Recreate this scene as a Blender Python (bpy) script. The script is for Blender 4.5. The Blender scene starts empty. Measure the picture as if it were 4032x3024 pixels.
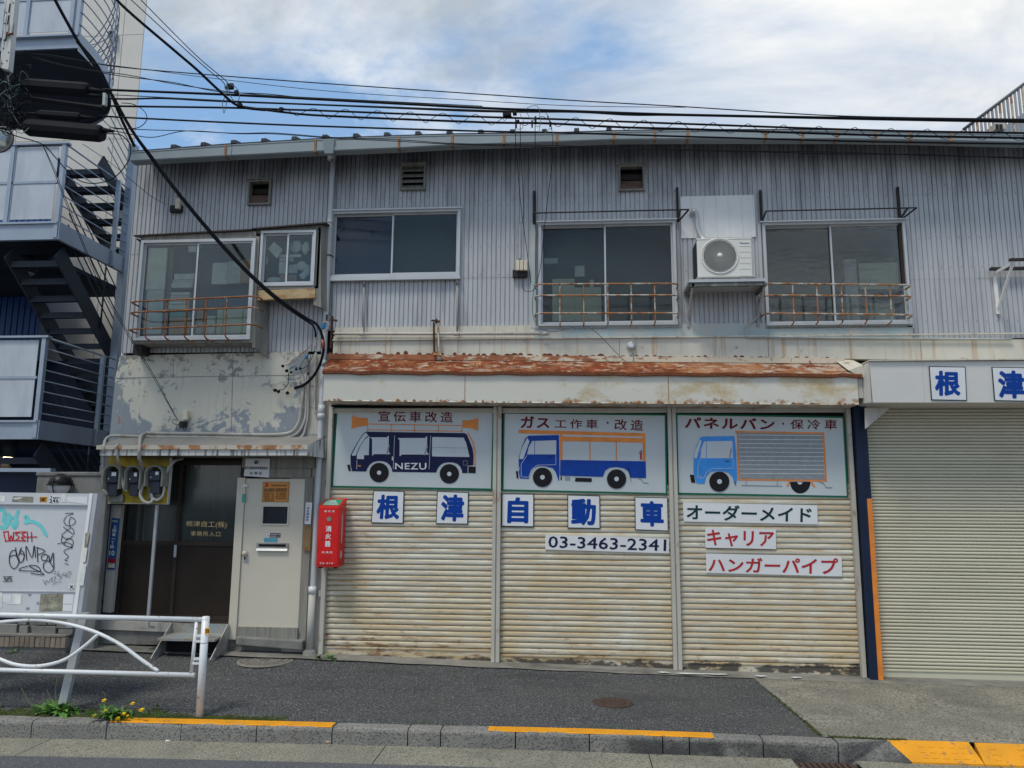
import bpy, math, random
from mathutils import Vector, Matrix
random.seed(7)
R = math.radians
scene = bpy.context.scene
COL = scene.collection
# ---------------------------------------------------------------- camera
FPX, CH = 3030.0, 1.92
YAW, TILT, ROLL = R(4.5), R(8.9), R(0.4)
fw = Vector((-math.sin(YAW)*math.cos(TILT), math.cos(YAW)*math.cos(TILT), math.sin(TILT)))
rt0 = Vector((math.cos(YAW), math.sin(YAW), 0)); up0 = rt0.cross(fw)
rt = rt0*math.cos(ROLL)+up0*math.sin(ROLL); up = -rt0*math.sin(ROLL)+up0*math.cos(ROLL)
camd = bpy.data.cameras.new('camera'); cam = bpy.data.objects.new('camera', camd); COL.objects.link(cam)
cam.matrix_world = Matrix(((rt.x, up.x, -fw.x, 0), (rt.y, up.y, -fw.y, 0), (rt.z, up.z, -fw.z, CH), (0, 0, 0, 1)))
camd.sensor_width = 36; camd.lens = FPX/4032*36; camd.clip_end = 2000; camd.clip_start = 0.05
scene.camera = cam
# ---------------------------------------------------------------- sky, sun, exposure
SUN_EL, SUN_AZ = R(62), R(212)      # azimuth clockwise from +Y: behind the camera, to the left
world = bpy.data.worlds.new('World'); scene.world = world; world.use_nodes = True
wn = world.node_tree; wn.nodes.clear()
def WN(t, **k):
    n = wn.nodes.new(t)
    for a, b in k.items(): setattr(n, a, b)
    return n
wout = WN('ShaderNodeOutputWorld'); wbg = WN('ShaderNodeBackground'); wbg.inputs[1].default_value = 0.1
sky = WN('ShaderNodeTexSky', sky_type='NISHITA', sun_disc=False, sun_elevation=SUN_EL, sun_rotation=SUN_AZ)
sky.air_density = 1.0; sky.dust_density = 0.6; sky.ozone_density = 2.0
tc = WN('ShaderNodeTexCoord'); sep = WN('ShaderNodeSeparateXYZ'); wn.links.new(tc.outputs['Generated'], sep.inputs[0])
def wmath(op, a, b=0.0, clamp=False):
    n = WN('ShaderNodeMath', operation=op, use_clamp=clamp)
    for i, v in enumerate((a, b)):
        if hasattr(v, 'links') or hasattr(v, 'is_linked'): wn.links.new(v, n.inputs[i])
        else: n.inputs[i].default_value = v
    return n.outputs[0]
zc = wmath('ADD', wmath('MAXIMUM', sep.outputs[2], 0.0), 0.35)
cmb = WN('ShaderNodeCombineXYZ')
wn.links.new(wmath('DIVIDE', sep.outputs[0], zc), cmb.inputs[0]); wn.links.new(wmath('DIVIDE', sep.outputs[1], zc), cmb.inputs[1])
def wnoise(scale, detail, rough, off, dist=0.0):
    mp = WN('ShaderNodeMapping'); mp.inputs['Location'].default_value = off
    mp.inputs['Rotation'].default_value = (0, 0, R(-20)); mp.inputs['Scale'].default_value = (1.0, 1.35, 1)
    wn.links.new(cmb.outputs[0], mp.inputs[0])
    n = WN('ShaderNodeTexNoise'); n.inputs['Scale'].default_value = scale; n.inputs['Detail'].default_value = detail
    n.inputs['Roughness'].default_value = rough; n.inputs['Distortion'].default_value = dist
    wn.links.new(mp.outputs[0], n.inputs['Vector']); return n.outputs[0]
def wramp(v, pts):
    r = WN('ShaderNodeValToRGB'); wn.links.new(v, r.inputs[0]); e = r.color_ramp.elements
    while len(e) < len(pts): e.new(0.5)
    for el, (p, c) in zip(e, pts): el.position = p; el.color = (*c, 1) if len(c) == 3 else c
    return r.outputs[0]
c1 = wnoise(1.05, 8, 0.58, (-7.203, 6.451, -4.476), 0.45)
cover = wramp(c1, [(0.41, (.04, .04, .04)), (0.49, (.70, .70, .70)), (0.56, (1, 1, 1))])
c2 = wnoise(1.8, 7, 0.6, (5.318, 4.938, 8.626), 0.5)
ccol = wramp(c2, [(0.39, (3.5, 3.95, 4.45)), (0.50, (5.1, 5.45, 5.9)), (0.62, (7.25, 7.27, 7.12))])
skb = WN('ShaderNodeMix', data_type='RGBA', blend_type='MIX'); skb.inputs[0].default_value = 0.45
wn.links.new(sky.outputs[0], skb.inputs[6]); skb.inputs[7].default_value = (2.3, 4.5, 7.6, 1)
mx = WN('ShaderNodeMix', data_type='RGBA'); wn.links.new(cover, mx.inputs[0])
wn.links.new(skb.outputs[2], mx.inputs[6]); wn.links.new(ccol, mx.inputs[7])
wn.links.new(mx.outputs[2], wbg.inputs[0]); wn.links.new(wbg.outputs[0], wout.inputs[0])
sund = bpy.data.lights.new('sun', 'SUN'); sund.energy = 1.5; sund.angle = R(14); sund.color = (1, 0.97, 0.87)
sun = bpy.data.objects.new('sun', sund); COL.objects.link(sun)
sdir = Vector((math.sin(SUN_AZ)*math.cos(SUN_EL), math.cos(SUN_AZ)*math.cos(SUN_EL), math.sin(SUN_EL)))
sun.rotation_euler = sdir.to_track_quat('Z', 'Y').to_euler(); sun.location = (-6, -8, 14)
scene.view_settings.view_transform = 'Standard'; scene.view_settings.look = 'None'
scene.view_settings.exposure = 0.47; scene.view_settings.gamma = 1; scene.view_settings.use_curve_mapping = False
# ---------------------------------------------------------------- survey: measured image points cast onto real planes
ZM = {'1': (0, 0, .5426), '2': (0, 900, .603), '3': (0, 1750, .5124), '4': (0, 2350, .6329), '5': (450, 500, .5425),
      '6': (380, 1250, .4611), '7': (380, 1700, .5727), '8': (1250, 450, .5725), '9': (2000, 450, .6028),
      '10': (2900, 300, .6932), '11': (1200, 1250, .6555), '12': (2500, 1250, .6926), '13': (1200, 1900, .6781),
      '14': (2600, 1900, .6474), '15': (1200, 2500, 1.2803), 'a': (0, 200, .2532), 'b': (500, 200, .3617),
      'c': (1900, 380, .3617), 'd': (1250, 1580, .33), 'e': (380, 1750, .1808), 'f': (860, 1780, .3135),
      'g': (2700, 850, .3015), 'F': (0, 0, 1.8228), 'P': (0, 0, 1.0)}
def px(k, x, y): o = ZM[k]; return o[0]+x*o[2], o[1]+y*o[2]
def at(k, x, y, Y):
    X, Z = px(k, x, y); d = fw + rt*((X-2016)/FPX) - up*((Z-1512)/FPX); s = Y/d.y
    return Vector((d.x*s, Y, CH+d.z*s))
def ax(k, x, y, Y): return at(k, x, y, Y).x
def az(k, x, y, Y): return at(k, x, y, Y).z
def lerp(tab, x):
    if x <= tab[0][0]: return tab[0][1]
    for (a, b), (c, d) in zip(tab, tab[1:]):
        if x <= c: return b+(d-b)*(x-a)/(c-a)
    return tab[-1][1]
ZB = [(-14, .26), (-6, .215), (-4.3, .183), (-3, .165), (-.93, .118), (1.08, .082), (3.13, .05), (5, .04), (14, .0)]
ZK = [(-14, -.05), (-5.2, -.009), (-3.4, .008), (-2.1, .014), (-.9, .02), (.1, .025), (1.16, .021), (2.2, .011), (3.7, .0), (14, -.04)]
ZR = [(-14, -.2), (-5, -.158), (-3.4, -.137), (-2, -.124), (-.9, -.118), (2.1, -.124), (14, -.16)]
def zg(x, y):      # pavement surface between kerb line (7.0) and building line (9.1)
    t = min(max((y-7.0)/2.1, 0), 1.0); return lerp(ZK, x)*(1-t)+lerp(ZB, x)*t
# ---------------------------------------------------------------- materials
MATS = {}
def mat(name, col, rough=.6, metal=0.0, var=.12, vs=3.0, st=(1, 1, 1), stains=(), bump=0, bs=80, bst=(1, 1, 1), spec=.5,
        rnd=0.0, alpha=1.0, emit=0, coat=0, speck=None):
    def sat(c, k=1.14):
        l = .3*c[0]+.59*c[1]+.11*c[2]; return tuple(max(0, l+(v-l)*k) for v in c)
    col = sat(col); stains = [dict(q, col=sat(q['col'])) for q in stains]
    if name.startswith(('paint_', 'letter_')) and max(col) < .4: spec = .2
    if max(col) < .09 and spec == .5 and not metal: spec = .22
    m = bpy.data.materials.new(name); m.use_nodes = True; t = m.node_tree; N = t.nodes; L = t.links
    b = N['Principled BSDF']; out = N['Material Output']
    geo = N.new('ShaderNodeNewGeometry'); pos = geo.outputs['Position']
    tcn = N.new('ShaderNodeTexCoord')
    def noise(scale, stv, det=5, rg=.6, off=0, dist=0):
        mp = N.new('ShaderNodeMapping'); mp.inputs['Scale'].default_value = stv; mp.inputs['Location'].default_value = (off, off*.7, off*1.3)
        L.new(pos, mp.inputs[0]); n = N.new('ShaderNodeTexNoise'); n.inputs['Scale'].default_value = scale
        n.inputs['Detail'].default_value = det; n.inputs['Roughness'].default_value = rg; n.inputs['Distortion'].default_value = dist
        L.new(mp.outputs[0], n.inputs['Vector']); return n.outputs[0]
    def mr(v, a, c, lo=0.0, hi=1.0):
        n = N.new('ShaderNodeMapRange'); L.new(v, n.inputs[0]); n.inputs[1].default_value = a; n.inputs[2].default_value = c
        n.inputs[3].default_value = lo; n.inputs[4].default_value = hi; return n.outputs[0]
    def mul(a, c, op='MULTIPLY'):
        n = N.new('ShaderNodeMath'); n.operation = op
        for i, v in enumerate((a, c)):
            if isinstance(v, (int, float)): n.inputs[i].default_value = v
            else: L.new(v, n.inputs[i])
        return n.outputs[0]
    f = mr(noise(vs, st), .3, .7, 1-var, 1+var)
    if rnd:
        oi = N.new('ShaderNodeObjectInfo'); f = mul(f, mr(oi.outputs['Random'], 0, 1, 1-rnd, 1+rnd))
    cmbn = N.new('ShaderNodeVectorMath'); cmbn.operation = 'SCALE'; cmbn.inputs[0].default_value = col; L.new(f, cmbn.inputs['Scale'])
    cur = cmbn.outputs[0]
    if speck:   # (colour, scale, lo, hi): fine grains
        v = N.new('ShaderNodeTexNoise'); v.inputs['Scale'].default_value = speck[1]; v.inputs['Detail'].default_value = 2
        L.new(pos, v.inputs['Vector']); mxn = N.new('ShaderNodeMix'); mxn.data_type = 'RGBA'
        L.new(mr(v.outputs[0], speck[2], speck[3]), mxn.inputs[0]); L.new(cur, mxn.inputs[6]); mxn.inputs[7].default_value = (*speck[0], 1)
        cur = mxn.outputs[2]
    for i, s in enumerate(stains):
        # dict: col, sc, st, lo, hi, amt, masks=[(space, axis, a, b)]
        v = mr(noise(s.get('sc', 3), s.get('st', (1, 1, 1)), s.get('det', 6), s.get('rg', .65), 3.1*i+s.get('off', 1), s.get('dist', 0)), s['lo'], s['hi'])
        for (spc, axis, a, c) in s.get('masks', ()):
            sp = N.new('ShaderNodeSeparateXYZ'); L.new(pos if spc == 'W' else tcn.outputs['Object'], sp.inputs[0])
            v = mul(v, mr(sp.outputs[axis], a, c))
        bias = s.get('bias')
        if bias:    # (axis,a,b,strength): threshold shifts with position
            sp = N.new('ShaderNodeSeparateXYZ'); L.new(pos, sp.inputs[0])
            nz = noise(s.get('sc', 3), s.get('st', (1, 1, 1)), s.get('det', 6), s.get('rg', .65), 3.1*i+s.get('off', 1), s.get('dist', 0))
            acc = nz
            for (axis, a, c, k) in bias: acc = mul(acc, mr(sp.outputs[axis], a, c, 0, k), 'ADD')
            v = mr(acc, s['lo'], s['hi'])
        v = mul(v, s.get('amt', 1.0))
        mxn = N.new('ShaderNodeMix'); mxn.data_type = 'RGBA'
        L.new(v, mxn.inputs[0]); L.new(cur, mxn.inputs[6]); mxn.inputs[7].default_value = (*s['col'], 1); cur = mxn.outputs[2]
    L.new(cur, b.inputs['Base Color']); b.inputs['Roughness'].default_value = rough; b.inputs['Metallic'].default_value = metal
    b.inputs['Specular IOR Level'].default_value = spec
    if coat: b.inputs['Coat Weight'].default_value = coat
    if bump:
        bn = N.new('ShaderNodeBump'); bn.inputs['Strength'].default_value = bump; bn.inputs['Distance'].default_value = .01
        L.new(noise(bs, bst, 3), bn.inputs['Height']); L.new(bn.outputs[0], b.inputs['Normal'])
    if emit:
        b.inputs['Emission Color'].default_value = (*col, 1); b.inputs['Emission Strength'].default_value = emit
    if alpha < 1:
        tr = N.new('ShaderNodeBsdfTransparent'); tr.inputs[0].default_value = (.9, .95, .93, 1); ms = N.new('ShaderNodeMixShader'); ms.inputs[0].default_value = alpha
        L.new(tr.outputs[0], ms.inputs[1]); L.new(b.outputs[0], ms.inputs[2]); b.inputs['Specular IOR Level'].default_value = .1
        fn = N.new('ShaderNodeFresnel'); fn.inputs[0].default_value = 1.35+.35*spec; gl = N.new('ShaderNodeBsdfGlossy'); gl.inputs['Roughness'].default_value = rough
        if bump: L.new(bn.outputs[0], gl.inputs['Normal'])
        m2 = N.new('ShaderNodeMixShader'); L.new(fn.outputs[0], m2.inputs[0]); L.new(ms.outputs[0], m2.inputs[1]); L.new(gl.outputs[0], m2.inputs[2]); L.new(m2.outputs[0], out.inputs[0])
    MATS[name] = m; return m
RUST = (.17, .055, .02); DIRT = (.035, .033, .03)
M = {}
def D(k, *a, **kw): M[k] = mat(k, *a, **kw)
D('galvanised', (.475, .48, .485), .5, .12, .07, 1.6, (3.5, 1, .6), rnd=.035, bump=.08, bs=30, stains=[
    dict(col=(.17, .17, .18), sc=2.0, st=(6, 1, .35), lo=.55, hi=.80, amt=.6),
    dict(col=(.085, .088, .095), sc=1.6, st=(4, 1, .6), lo=.56, hi=.96, amt=.85, bias=[(2, 5.5, 6.5, .36)]),  # soot near the top, deepened to paint in eave shade as well
    dict(col=(.22, .13, .08), sc=3, st=(7, 1, .5), lo=.68, hi=.82, amt=.35)])
D('galvanised_weathered', (.37, .365, .37), .6, .08, .15, 1.6, (3.5, 1, .6), bump=.12, bs=30, stains=[
    dict(col=(.12, .11, .10), sc=2.2, st=(9, 1, .35), lo=.46, hi=.7, amt=.8)])
D('wall_backing', (.10, .10, .10), .9)
D('soffit_board', (.045, .05, .062), .85, var=.25)
D('gutter_paint', (.28, .315, .325), .5, var=.08, vs=2, bump=.04, stains=[dict(col=(.2, .13, .08), sc=2, st=(4, 1, 1), lo=.68, hi=.8, amt=.5)])
D('gutter_rust', (.30, .16, .08), .8, var=.4, vs=20)
D('roof_metal', (.05, .055, .065), .6, var=.2)
D('pvc_pipe', (.52, .54, .55), .45, var=.07, stains=[dict(col=(.25, .2, .15), sc=2, st=(2, 2, .5), lo=.6, hi=.85, amt=.4)])
D('pvc_dark', (.09, .09, .09), .6)
D('aluminium', (.52, .53, .53), .4, .25, .06, stains=[dict(col=(.3, .28, .25), sc=3, st=(1, 1, 1), lo=.6, hi=.8, amt=.4)])
D('white_paint', (.80, .79, .76), .4, var=.06, stains=[dict(col=(.35, .28, .2), sc=4, lo=.64, hi=.8, amt=.4)])
D('ac_plastic', (.72, .70, .65), .45, var=.03)
D('black_void', (.012, .012, .014), .8)
D('cream_band', (.60, .57, .49), .5, var=.05, vs=1.5, bump=.03, bs=15, stains=[
    dict(col=(.40, .22, .08), sc=1.6, st=(7, 1, .30), lo=.53, hi=.72, amt=.8),
    dict(col=RUST, sc=7, lo=.62, hi=.72, amt=.8),
    dict(col=(.28, .27, .24), sc=1.2, st=(1, 1, 1), lo=.5, hi=.8, amt=.4)])
D('cream_fascia', (.66, .63, .55), .5, var=.04, vs=1.2, bump=.03, bs=12, stains=[
    dict(col=(.46, .32, .12), sc=1.9, st=(1, 1, 1.6), lo=.60, hi=.78, amt=.85, off=4.2, bias=[(0, -.8, .4, .10)]),
    dict(col=(.32, .14, .045), sc=9, st=(1, 1, 1), lo=.70, hi=.84, amt=.85, bias=[(2, 3.165, 3.105, .22)]),
    dict(col=(.2, .35, .35), sc=9, lo=.7, hi=.76, amt=.4)])
D('white_fascia', (.64, .62, .58), .5, var=.04, vs=1.2, bump=.03, bs=12)
D('blue_green_paint', (.42, .50, .50), .5, var=.1, vs=3, stains=[dict(col=(.33, .17, .07), sc=3, st=(4, 1, .6), lo=.6, hi=.75, amt=.7),
    dict(col=(.55, .52, .46), sc=3, lo=.45, hi=.6, amt=.8)])
D('rusty_roof', (.19, .055, .026), .85, var=.35, vs=6, st=(1, 1, 2), bump=.3, bs=25, spec=.2, stains=[
    dict(col=(.09, .028, .016), sc=9, st=(1, 1, 2), lo=.48, hi=.65, amt=.75),
    dict(col=(.55, .43, .31), sc=6, st=(1, 2, 2.4), lo=.54, hi=.63, amt=.85, dist=1.4),
    dict(col=(.38, .19, .10), sc=3, st=(1, 1, 1), lo=.52, hi=.68, amt=.7, bias=[(0, .4, 2.6, .12)]),
    dict(col=(.45, .39, .32), sc=4, st=(1, 2, 2), lo=.56, hi=.68, amt=.85, dist=1, bias=[(0, .8, 3.0, .10)])])
D('rust', (.15, .05, .022), .85, var=.4, vs=30, bump=.4, bs=60)
D('railing_rust', (.46, .45, .40), .6, var=.1, vs=10, bump=.2, bs=90, stains=[
    dict(col=(.33, .14, .05), sc=9, lo=.44, hi=.52, amt=.95), dict(col=(.07, .035, .02), sc=14, lo=.57, hi=.65, amt=.9)])
D('railing_rust_heavy', (.28, .11, .045), .75, var=.3, vs=12, bump=.3, bs=90, stains=[
    dict(col=(.45, .40, .34), sc=11, lo=.58, hi=.66, amt=.85), dict(col=(.06, .03, .02), sc=13, lo=.56, hi=.66, amt=.9)])
D('dark_steel', (.035, .03, .03), .6, var=.3, vs=10)
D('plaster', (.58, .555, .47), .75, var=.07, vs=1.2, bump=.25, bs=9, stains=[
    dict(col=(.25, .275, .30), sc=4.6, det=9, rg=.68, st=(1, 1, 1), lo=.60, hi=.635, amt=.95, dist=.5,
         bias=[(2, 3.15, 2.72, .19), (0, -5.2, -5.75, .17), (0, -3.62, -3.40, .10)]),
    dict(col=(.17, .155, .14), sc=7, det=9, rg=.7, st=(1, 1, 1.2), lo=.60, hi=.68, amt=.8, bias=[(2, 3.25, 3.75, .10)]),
    dict(col=(.33, .14, .06), sc=5, st=(2.2, 1, .8), lo=.60, hi=.66, amt=.9, masks=[('W', 0, -5.30, -5.58)]),
    dict(col=(.12, .10, .09), sc=2.5, st=(5, 1, .6), lo=.55, hi=.8, amt=.4)])
D('cream_wall', (.50, .475, .43), .7, var=.06, bump=.1, bs=20, stains=[dict(col=(.2, .18, .15), sc=2, st=(4, 1, .6), lo=.52, hi=.8, amt=.6)])
D('shutter_cream', (.67, .65, .56), .5, var=.06, vs=2, st=(.7, 1, 6), rnd=.04, stains=[
    dict(col=(.40, .27, .13), sc=3.5, st=(.6, 1, 4), lo=.36, hi=.62, amt=.85, masks=[('O', 2, .022, .052)]),
    dict(col=(.56, .44, .26), sc=1.1, st=(1.4, 1, 1.0), lo=.48, hi=.76, amt=.65, bias=[(2, 1.6, .5, .10)]),
    dict(col=(.33, .17, .06), sc=9, st=(.35, 1, 7), lo=.55, hi=.70, amt=.75, masks=[('O', 2, .0, .04)]),
    dict(col=(.20, .085, .035), sc=3.4, st=(2, 1, 7), lo=.66, hi=.80, amt=.8, bias=[(2, .62, .28, .11), (0, -1.0, -2.2, .07)]),
    dict(col=DIRT, sc=4.2, st=(1, 1, 2), lo=.66, hi=.74, amt=.9, bias=[(2, .215, .15, .24)])])
D('shutter_khaki', (.57, .54, .425), .5, var=.04, vs=1.2, st=(.7, 1, 1), rnd=.05, bump=.06, bs=3, stains=[dict(col=(.40, .36, .26), sc=1.3, st=(1, 1, .8), lo=.55, hi=.85, amt=.5), dict(col=(.3, .25, .17), sc=7, lo=.70, hi=.78, amt=.5)])
D('shutter_frame', (.50, .47, .41), .55, var=.08, stains=[dict(col=(.25, .14, .07), sc=8, st=(1, 1, .5), lo=.6, hi=.7, amt=.7)])
D('sign_white', (.74, .74, .74), .4, var=.04, vs=2, stains=[dict(col=(.45, .42, .36), sc=5, st=(3, 1, .6), lo=.62, hi=.82, amt=.4)])
D('mural_ground', (.52, .555, .555), .45, var=.06, vs=1.2, bump=.05, bs=4, stains=[dict(col=(.33, .33, .30), sc=14, det=8, lo=.64, hi=.74, amt=.4), dict(col=(.36, .37, .38), sc=3, st=(3, 1, 1), lo=.62, hi=.8, amt=.4)])
D('paint_green', (.012, .13, .075), .45, var=.16, vs=7)
D('paint_navy', (.008, .011, .05), .4, var=.16, vs=7)
D('paint_blue', (.012, .055, .30), .4, var=.16, vs=7)
D('letter_blue', (.005, .048, .27), .4, var=.08)
D('paint_sky', (.05, .26, .66), .4, var=.16, vs=7)
D('paint_orange', (.72, .25, .07), .45, var=.16, vs=7)
D('paint_black', (.01, .01, .012), .4)
D('paint_teal_black', (.008, .035, .035), .4)
D('paint_maroon', (.14, .010, .018), .45, var=.16, vs=7)
D('paint_red', (.40, .025, .03), .45, var=.16, vs=7)
D('paint_glass', (.55, .58, .60), .4, var=.05)
D('paint_white', (.75, .75, .75), .4)
D('paint_grey', (.28, .30, .31), .5, var=.12, vs=20)
D('paint_dark_letter', (.012, .015, .05), .4)
D('fire_red', (.60, .012, .015), .36, var=.10, vs=5, stains=[dict(col=(.30, .02, .02), sc=9, det=8, lo=.62, hi=.72, amt=.6), dict(col=(.7, .10, .08), sc=3, st=(1, 1, .4), off=3, lo=.5, hi=.75, amt=.35)])
D('label_green', (.03, .30, .16), .4)
D('pane_dark', (.012, .016, .024), .07, var=.2, spec=.75, bump=.05, bs=7, bst=(1, 1, 3), alpha=.9)
D('pane_pattern', (.014, .026, .027), .10, var=.4, vs=2.5, spec=.45, bump=.22, bs=16, bst=(.5, 1, 2.6), alpha=.16, stains=[
    dict(col=(.012, .05, .032), sc=1.5, st=(1, 1, 1.6), lo=.5, hi=.7, amt=.6)])
D('pane_clear', (.05, .06, .06), .05, var=.1, spec=.6, bump=.05, bs=3, alpha=.08)
D('pane_ripple', (.02, .027, .030), .08, var=.5, vs=2, st=(.5, 1, 1.6), spec=1.0, bump=.55, bs=9, bst=(.35, 1, 2.2), alpha=.15)
D('pane_door', (.03, .034, .036), .18, var=.1, spec=.7, alpha=.36)
D('room_dark', (.10, .11, .11), .9)
D('curtain', (.50, .51, .50), .9, var=.2, vs=3, st=(6, 1, .3))
D('paper', (.88, .86, .78), .8, var=.12, vs=12)
D('cardboard', (.60, .36, .22), .8, var=.15)
D('cabinet', (.80, .78, .62), .6)
D('cloth_grey', (.72, .72, .68), .9, var=.2, vs=9)
D('brown_door', (.026, .020, .016), .5, var=.2, vs=2)
D('brown_frame', (.045, .032, .027), .5, var=.2, vs=2)
D('door_beige', (.63, .585, .485), .5, var=.04, vs=1, stains=[dict(col=(.2, .19, .17), sc=7, st=(1, 1, 1.4), lo=.66, hi=.75, amt=.5)])
D('door_window', (.02, .025, .033), .15, bump=.2, bs=60)
D('old_wood', (.25, .24, .21), .85, var=.3, vs=4, st=(6, 1, .5), bump=.3, bs=20, bst=(5, 1, .4))
D('canopy_white', (.58, .57, .54), .55, var=.07, stains=[dict(col=DIRT, sc=8, st=(3.5, 1, .22), lo=.53, hi=.62, amt=.85)])
D('canopy_rust', (.36, .18, .09), .8, var=.25, vs=5, stains=[dict(col=(.58, .53, .45), sc=5, st=(1.4, 1, 1), lo=.44, hi=.52, amt=.9), dict(col=RUST, sc=4, off=3, lo=.58, hi=.7, amt=.7)])
D('canopy_top', (.24, .23, .21), .8, var=.15)
D('yellow_board', (.56, .40, .02), .6, var=.12, stains=[dict(col=(.13, .10, .03), sc=2.5, lo=.44, hi=.66, amt=.8), dict(col=(.09, .075, .03), sc=4, off=5, lo=.55, hi=.8, amt=.8, bias=[(2, 2.2, 2.75, .35)])])  # grime, plus canopy shade painted darker into the upper part
D('meter_hood', (.20, .20, .17), .65, var=.3, vs=6, stains=[dict(col=(.1, .09, .07), sc=5, lo=.5, hi=.7, amt=.6)])
D('meter_body', (.035, .04, .055), .4)
D('conduit', (.42, .40, .36), .6, var=.15, stains=[dict(col=(.16, .13, .10), sc=4, lo=.52, hi=.7, amt=.6)])
D('cream_plastic', (.66, .60, .47), .5, var=.06)
D('blue_plate', (.02, .075, .21), .4, var=.1)
D('orange_plate', (.62, .27, .08), .5, var=.1)
D('brown_plate', (.24, .14, .055), .6, var=.25, vs=12)
D('plate_text', (.12, .06, .03), .5)
D('gold_letter', (.60, .45, .24), .4)
D('tape_blue', (.12, .33, .42), .4)
D('tape_green', (.08, .33, .30), .4)
D('steel_plate', (.38, .38, .36), .45, .3, .12, stains=[dict(col=(.2, .12, .07), sc=4, lo=.5, hi=.66, amt=.7), dict(col=(.25, .38, .48), sc=3, off=2, lo=.55, hi=.62, amt=.6)])
D('concrete', (.24, .235, .22), .85, var=.15, vs=2, bump=.5, bs=40, stains=[dict(col=(.07, .065, .055), sc=2, det=8, lo=.48, hi=.7, amt=.75), dict(col=(.07, .09, .04), sc=3, off=5, lo=.6, hi=.72, amt=.4)])
D('concrete_apron', (.27, .25, .205), .9, var=.2, vs=1.5, bump=1, bs=40, speck=((.10, .095, .08), 48, .48, .62), stains=[dict(col=(.36, .33, .26), sc=50, off=4, lo=.58, hi=.68, amt=.6, det=2), dict(col=(.10, .095, .08), sc=1.6, det=8, st=(.6, 1, 1), lo=.45, hi=.70, amt=.75), dict(col=(.10, .095, .085), sc=6, off=7, lo=.52, hi=.72, amt=.5)])
D('concrete_strip', (.22, .21, .185), .9, var=.2, vs=5, bump=.5, bs=40, stains=[dict(col=(.07, .065, .06), sc=3, st=(.5, 1, 1), lo=.48, hi=.66, amt=.7)])
D('asphalt', (.068, .069, .072), .85, var=.14, vs=.9, bump=1, bs=45, speck=((.27, .27, .255), 75, .55, .66), stains=[
    dict(col=(.022, .023, .026), sc=55, lo=.5, hi=.62, amt=.8, det=2), dict(col=(.11, .105, .095), sc=.7, st=(.5, 1, 1), lo=.5, hi=.75, amt=.5),
    dict(col=(.035, .036, .038), sc=1.9, off=6, st=(.4, 1, 1), lo=.52, hi=.72, amt=.5)])
D('road_asphalt', (.10, .103, .112), .85, var=.12, vs=.9, bump=1, bs=60, speck=((.24, .24, .25), 75, .58, .70), stains=[dict(col=(.05, .05, .056), sc=70, lo=.5, hi=.62, amt=.7, det=2)])
D('gutter_concrete', (.27, .255, .20), .9, var=.15, vs=4, bump=.8, bs=55, speck=((.10, .098, .09), 70, .5, .62), stains=[dict(col=(.33, .30, .24), sc=60, lo=.58, hi=.68, amt=.6), dict(col=(.13, .125, .115), sc=1.3, off=3, lo=.5, hi=.7, amt=.6)])
D('kerb_stone', (.25, .238, .215), .9, var=.15, vs=3, bump=.9, bs=60, rnd=.08, speck=((.11, .105, .105), 60, .50, .64), stains=[
    dict(col=(.045, .045, .045), sc=2.6, lo=.36, hi=.58, amt=.9, masks=[('W', 0, -.4, .6), ('W', 2, .03, -.03)]), dict(col=(.10, .10, .095), sc=3, off=4, lo=.5, hi=.7, amt=.5)])
D('yellow_paint', (.74, .33, .03), .65, var=.1, vs=6, bump=.5, bs=60, stains=[dict(col=(.28, .19, .09), sc=14, det=8, lo=.57, hi=.65, amt=.8), dict(col=(.5, .24, .05), sc=3, off=3, lo=.5, hi=.75, amt=.5)])
D('iron_cover', (.27, .25, .21), .8, var=.15, vs=20, bump=.5, bs=70)
D('iron_lid', (.15, .14, .12), .8, var=.2, vs=20, bump=.5, bs=70)
D('iron_rusty', (.08, .055, .045), .8, var=.2, vs=20, bump=.5, bs=70)
D('rail_white', (.74, .75, .75), .35, var=.04, vs=3, stains=[dict(col=(.20, .14, .09), sc=13, st=(1, 1, 2), lo=.64, hi=.67, amt=.9), dict(col=(.5, .5, .47), sc=2, off=3, lo=.5, hi=.7, amt=.5)])
D('board_white', (.60, .61, .62), .35, var=.04, stains=[dict(col=(.42, .42, .41), sc=1.4, lo=.5, hi=.75, amt=.5)])
D('board_grey', (.22, .21, .16), .7, var=.3, vs=20, stains=[dict(col=(.48, .46, .36), sc=7, lo=.5, hi=.62, amt=.7)])
D('galv_post', (.46, .47, .48), .45, .2, .1)
D('spray_cyan', (.20, .60, .60), .5)
D('spray_red', (.50, .02, .03), .5)
D('marker_black', (.02, .02, .025), .5)
D('sticker_orange', (.80, .42, .04), .5)
D('leaf', (.055, .13, .028), .6, var=.35, vs=25)
D('leaf_light', (.12, .24, .06), .6, var=.35, vs=25)
D('stem', (.17, .17, .07), .6)
D('petal', (.80, .56, .01), .6, var=.1, vs=80)
D('moss', (.045, .055, .018), .95, var=.5, vs=9, bump=.6, bs=80)
D('stair_steel', (.33, .38, .45), .45, .1, .06, stains=[dict(col=(.22, .25, .3), sc=2, lo=.5, hi=.75, amt=.4)])
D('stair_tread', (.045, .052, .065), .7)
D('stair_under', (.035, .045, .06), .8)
D('perforated', (.50, .53, .57), .45, .05, .05, stains=[dict(col=(.33, .36, .41), sc=1.5, st=(3, 1, .7), lo=.45, hi=.7, amt=.6)])
D('perforated_hole', (.30, .32, .36), .7, var=.1)
D('white_cladding', (.62, .59, .54), .6, var=.03, rnd=.025, stains=[dict(col=(.45, .42, .37), sc=1, st=(5, 1, .3), lo=.58, hi=.8, amt=.4)])
D('navy_wall', (.012, .02, .045), .5)
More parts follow.
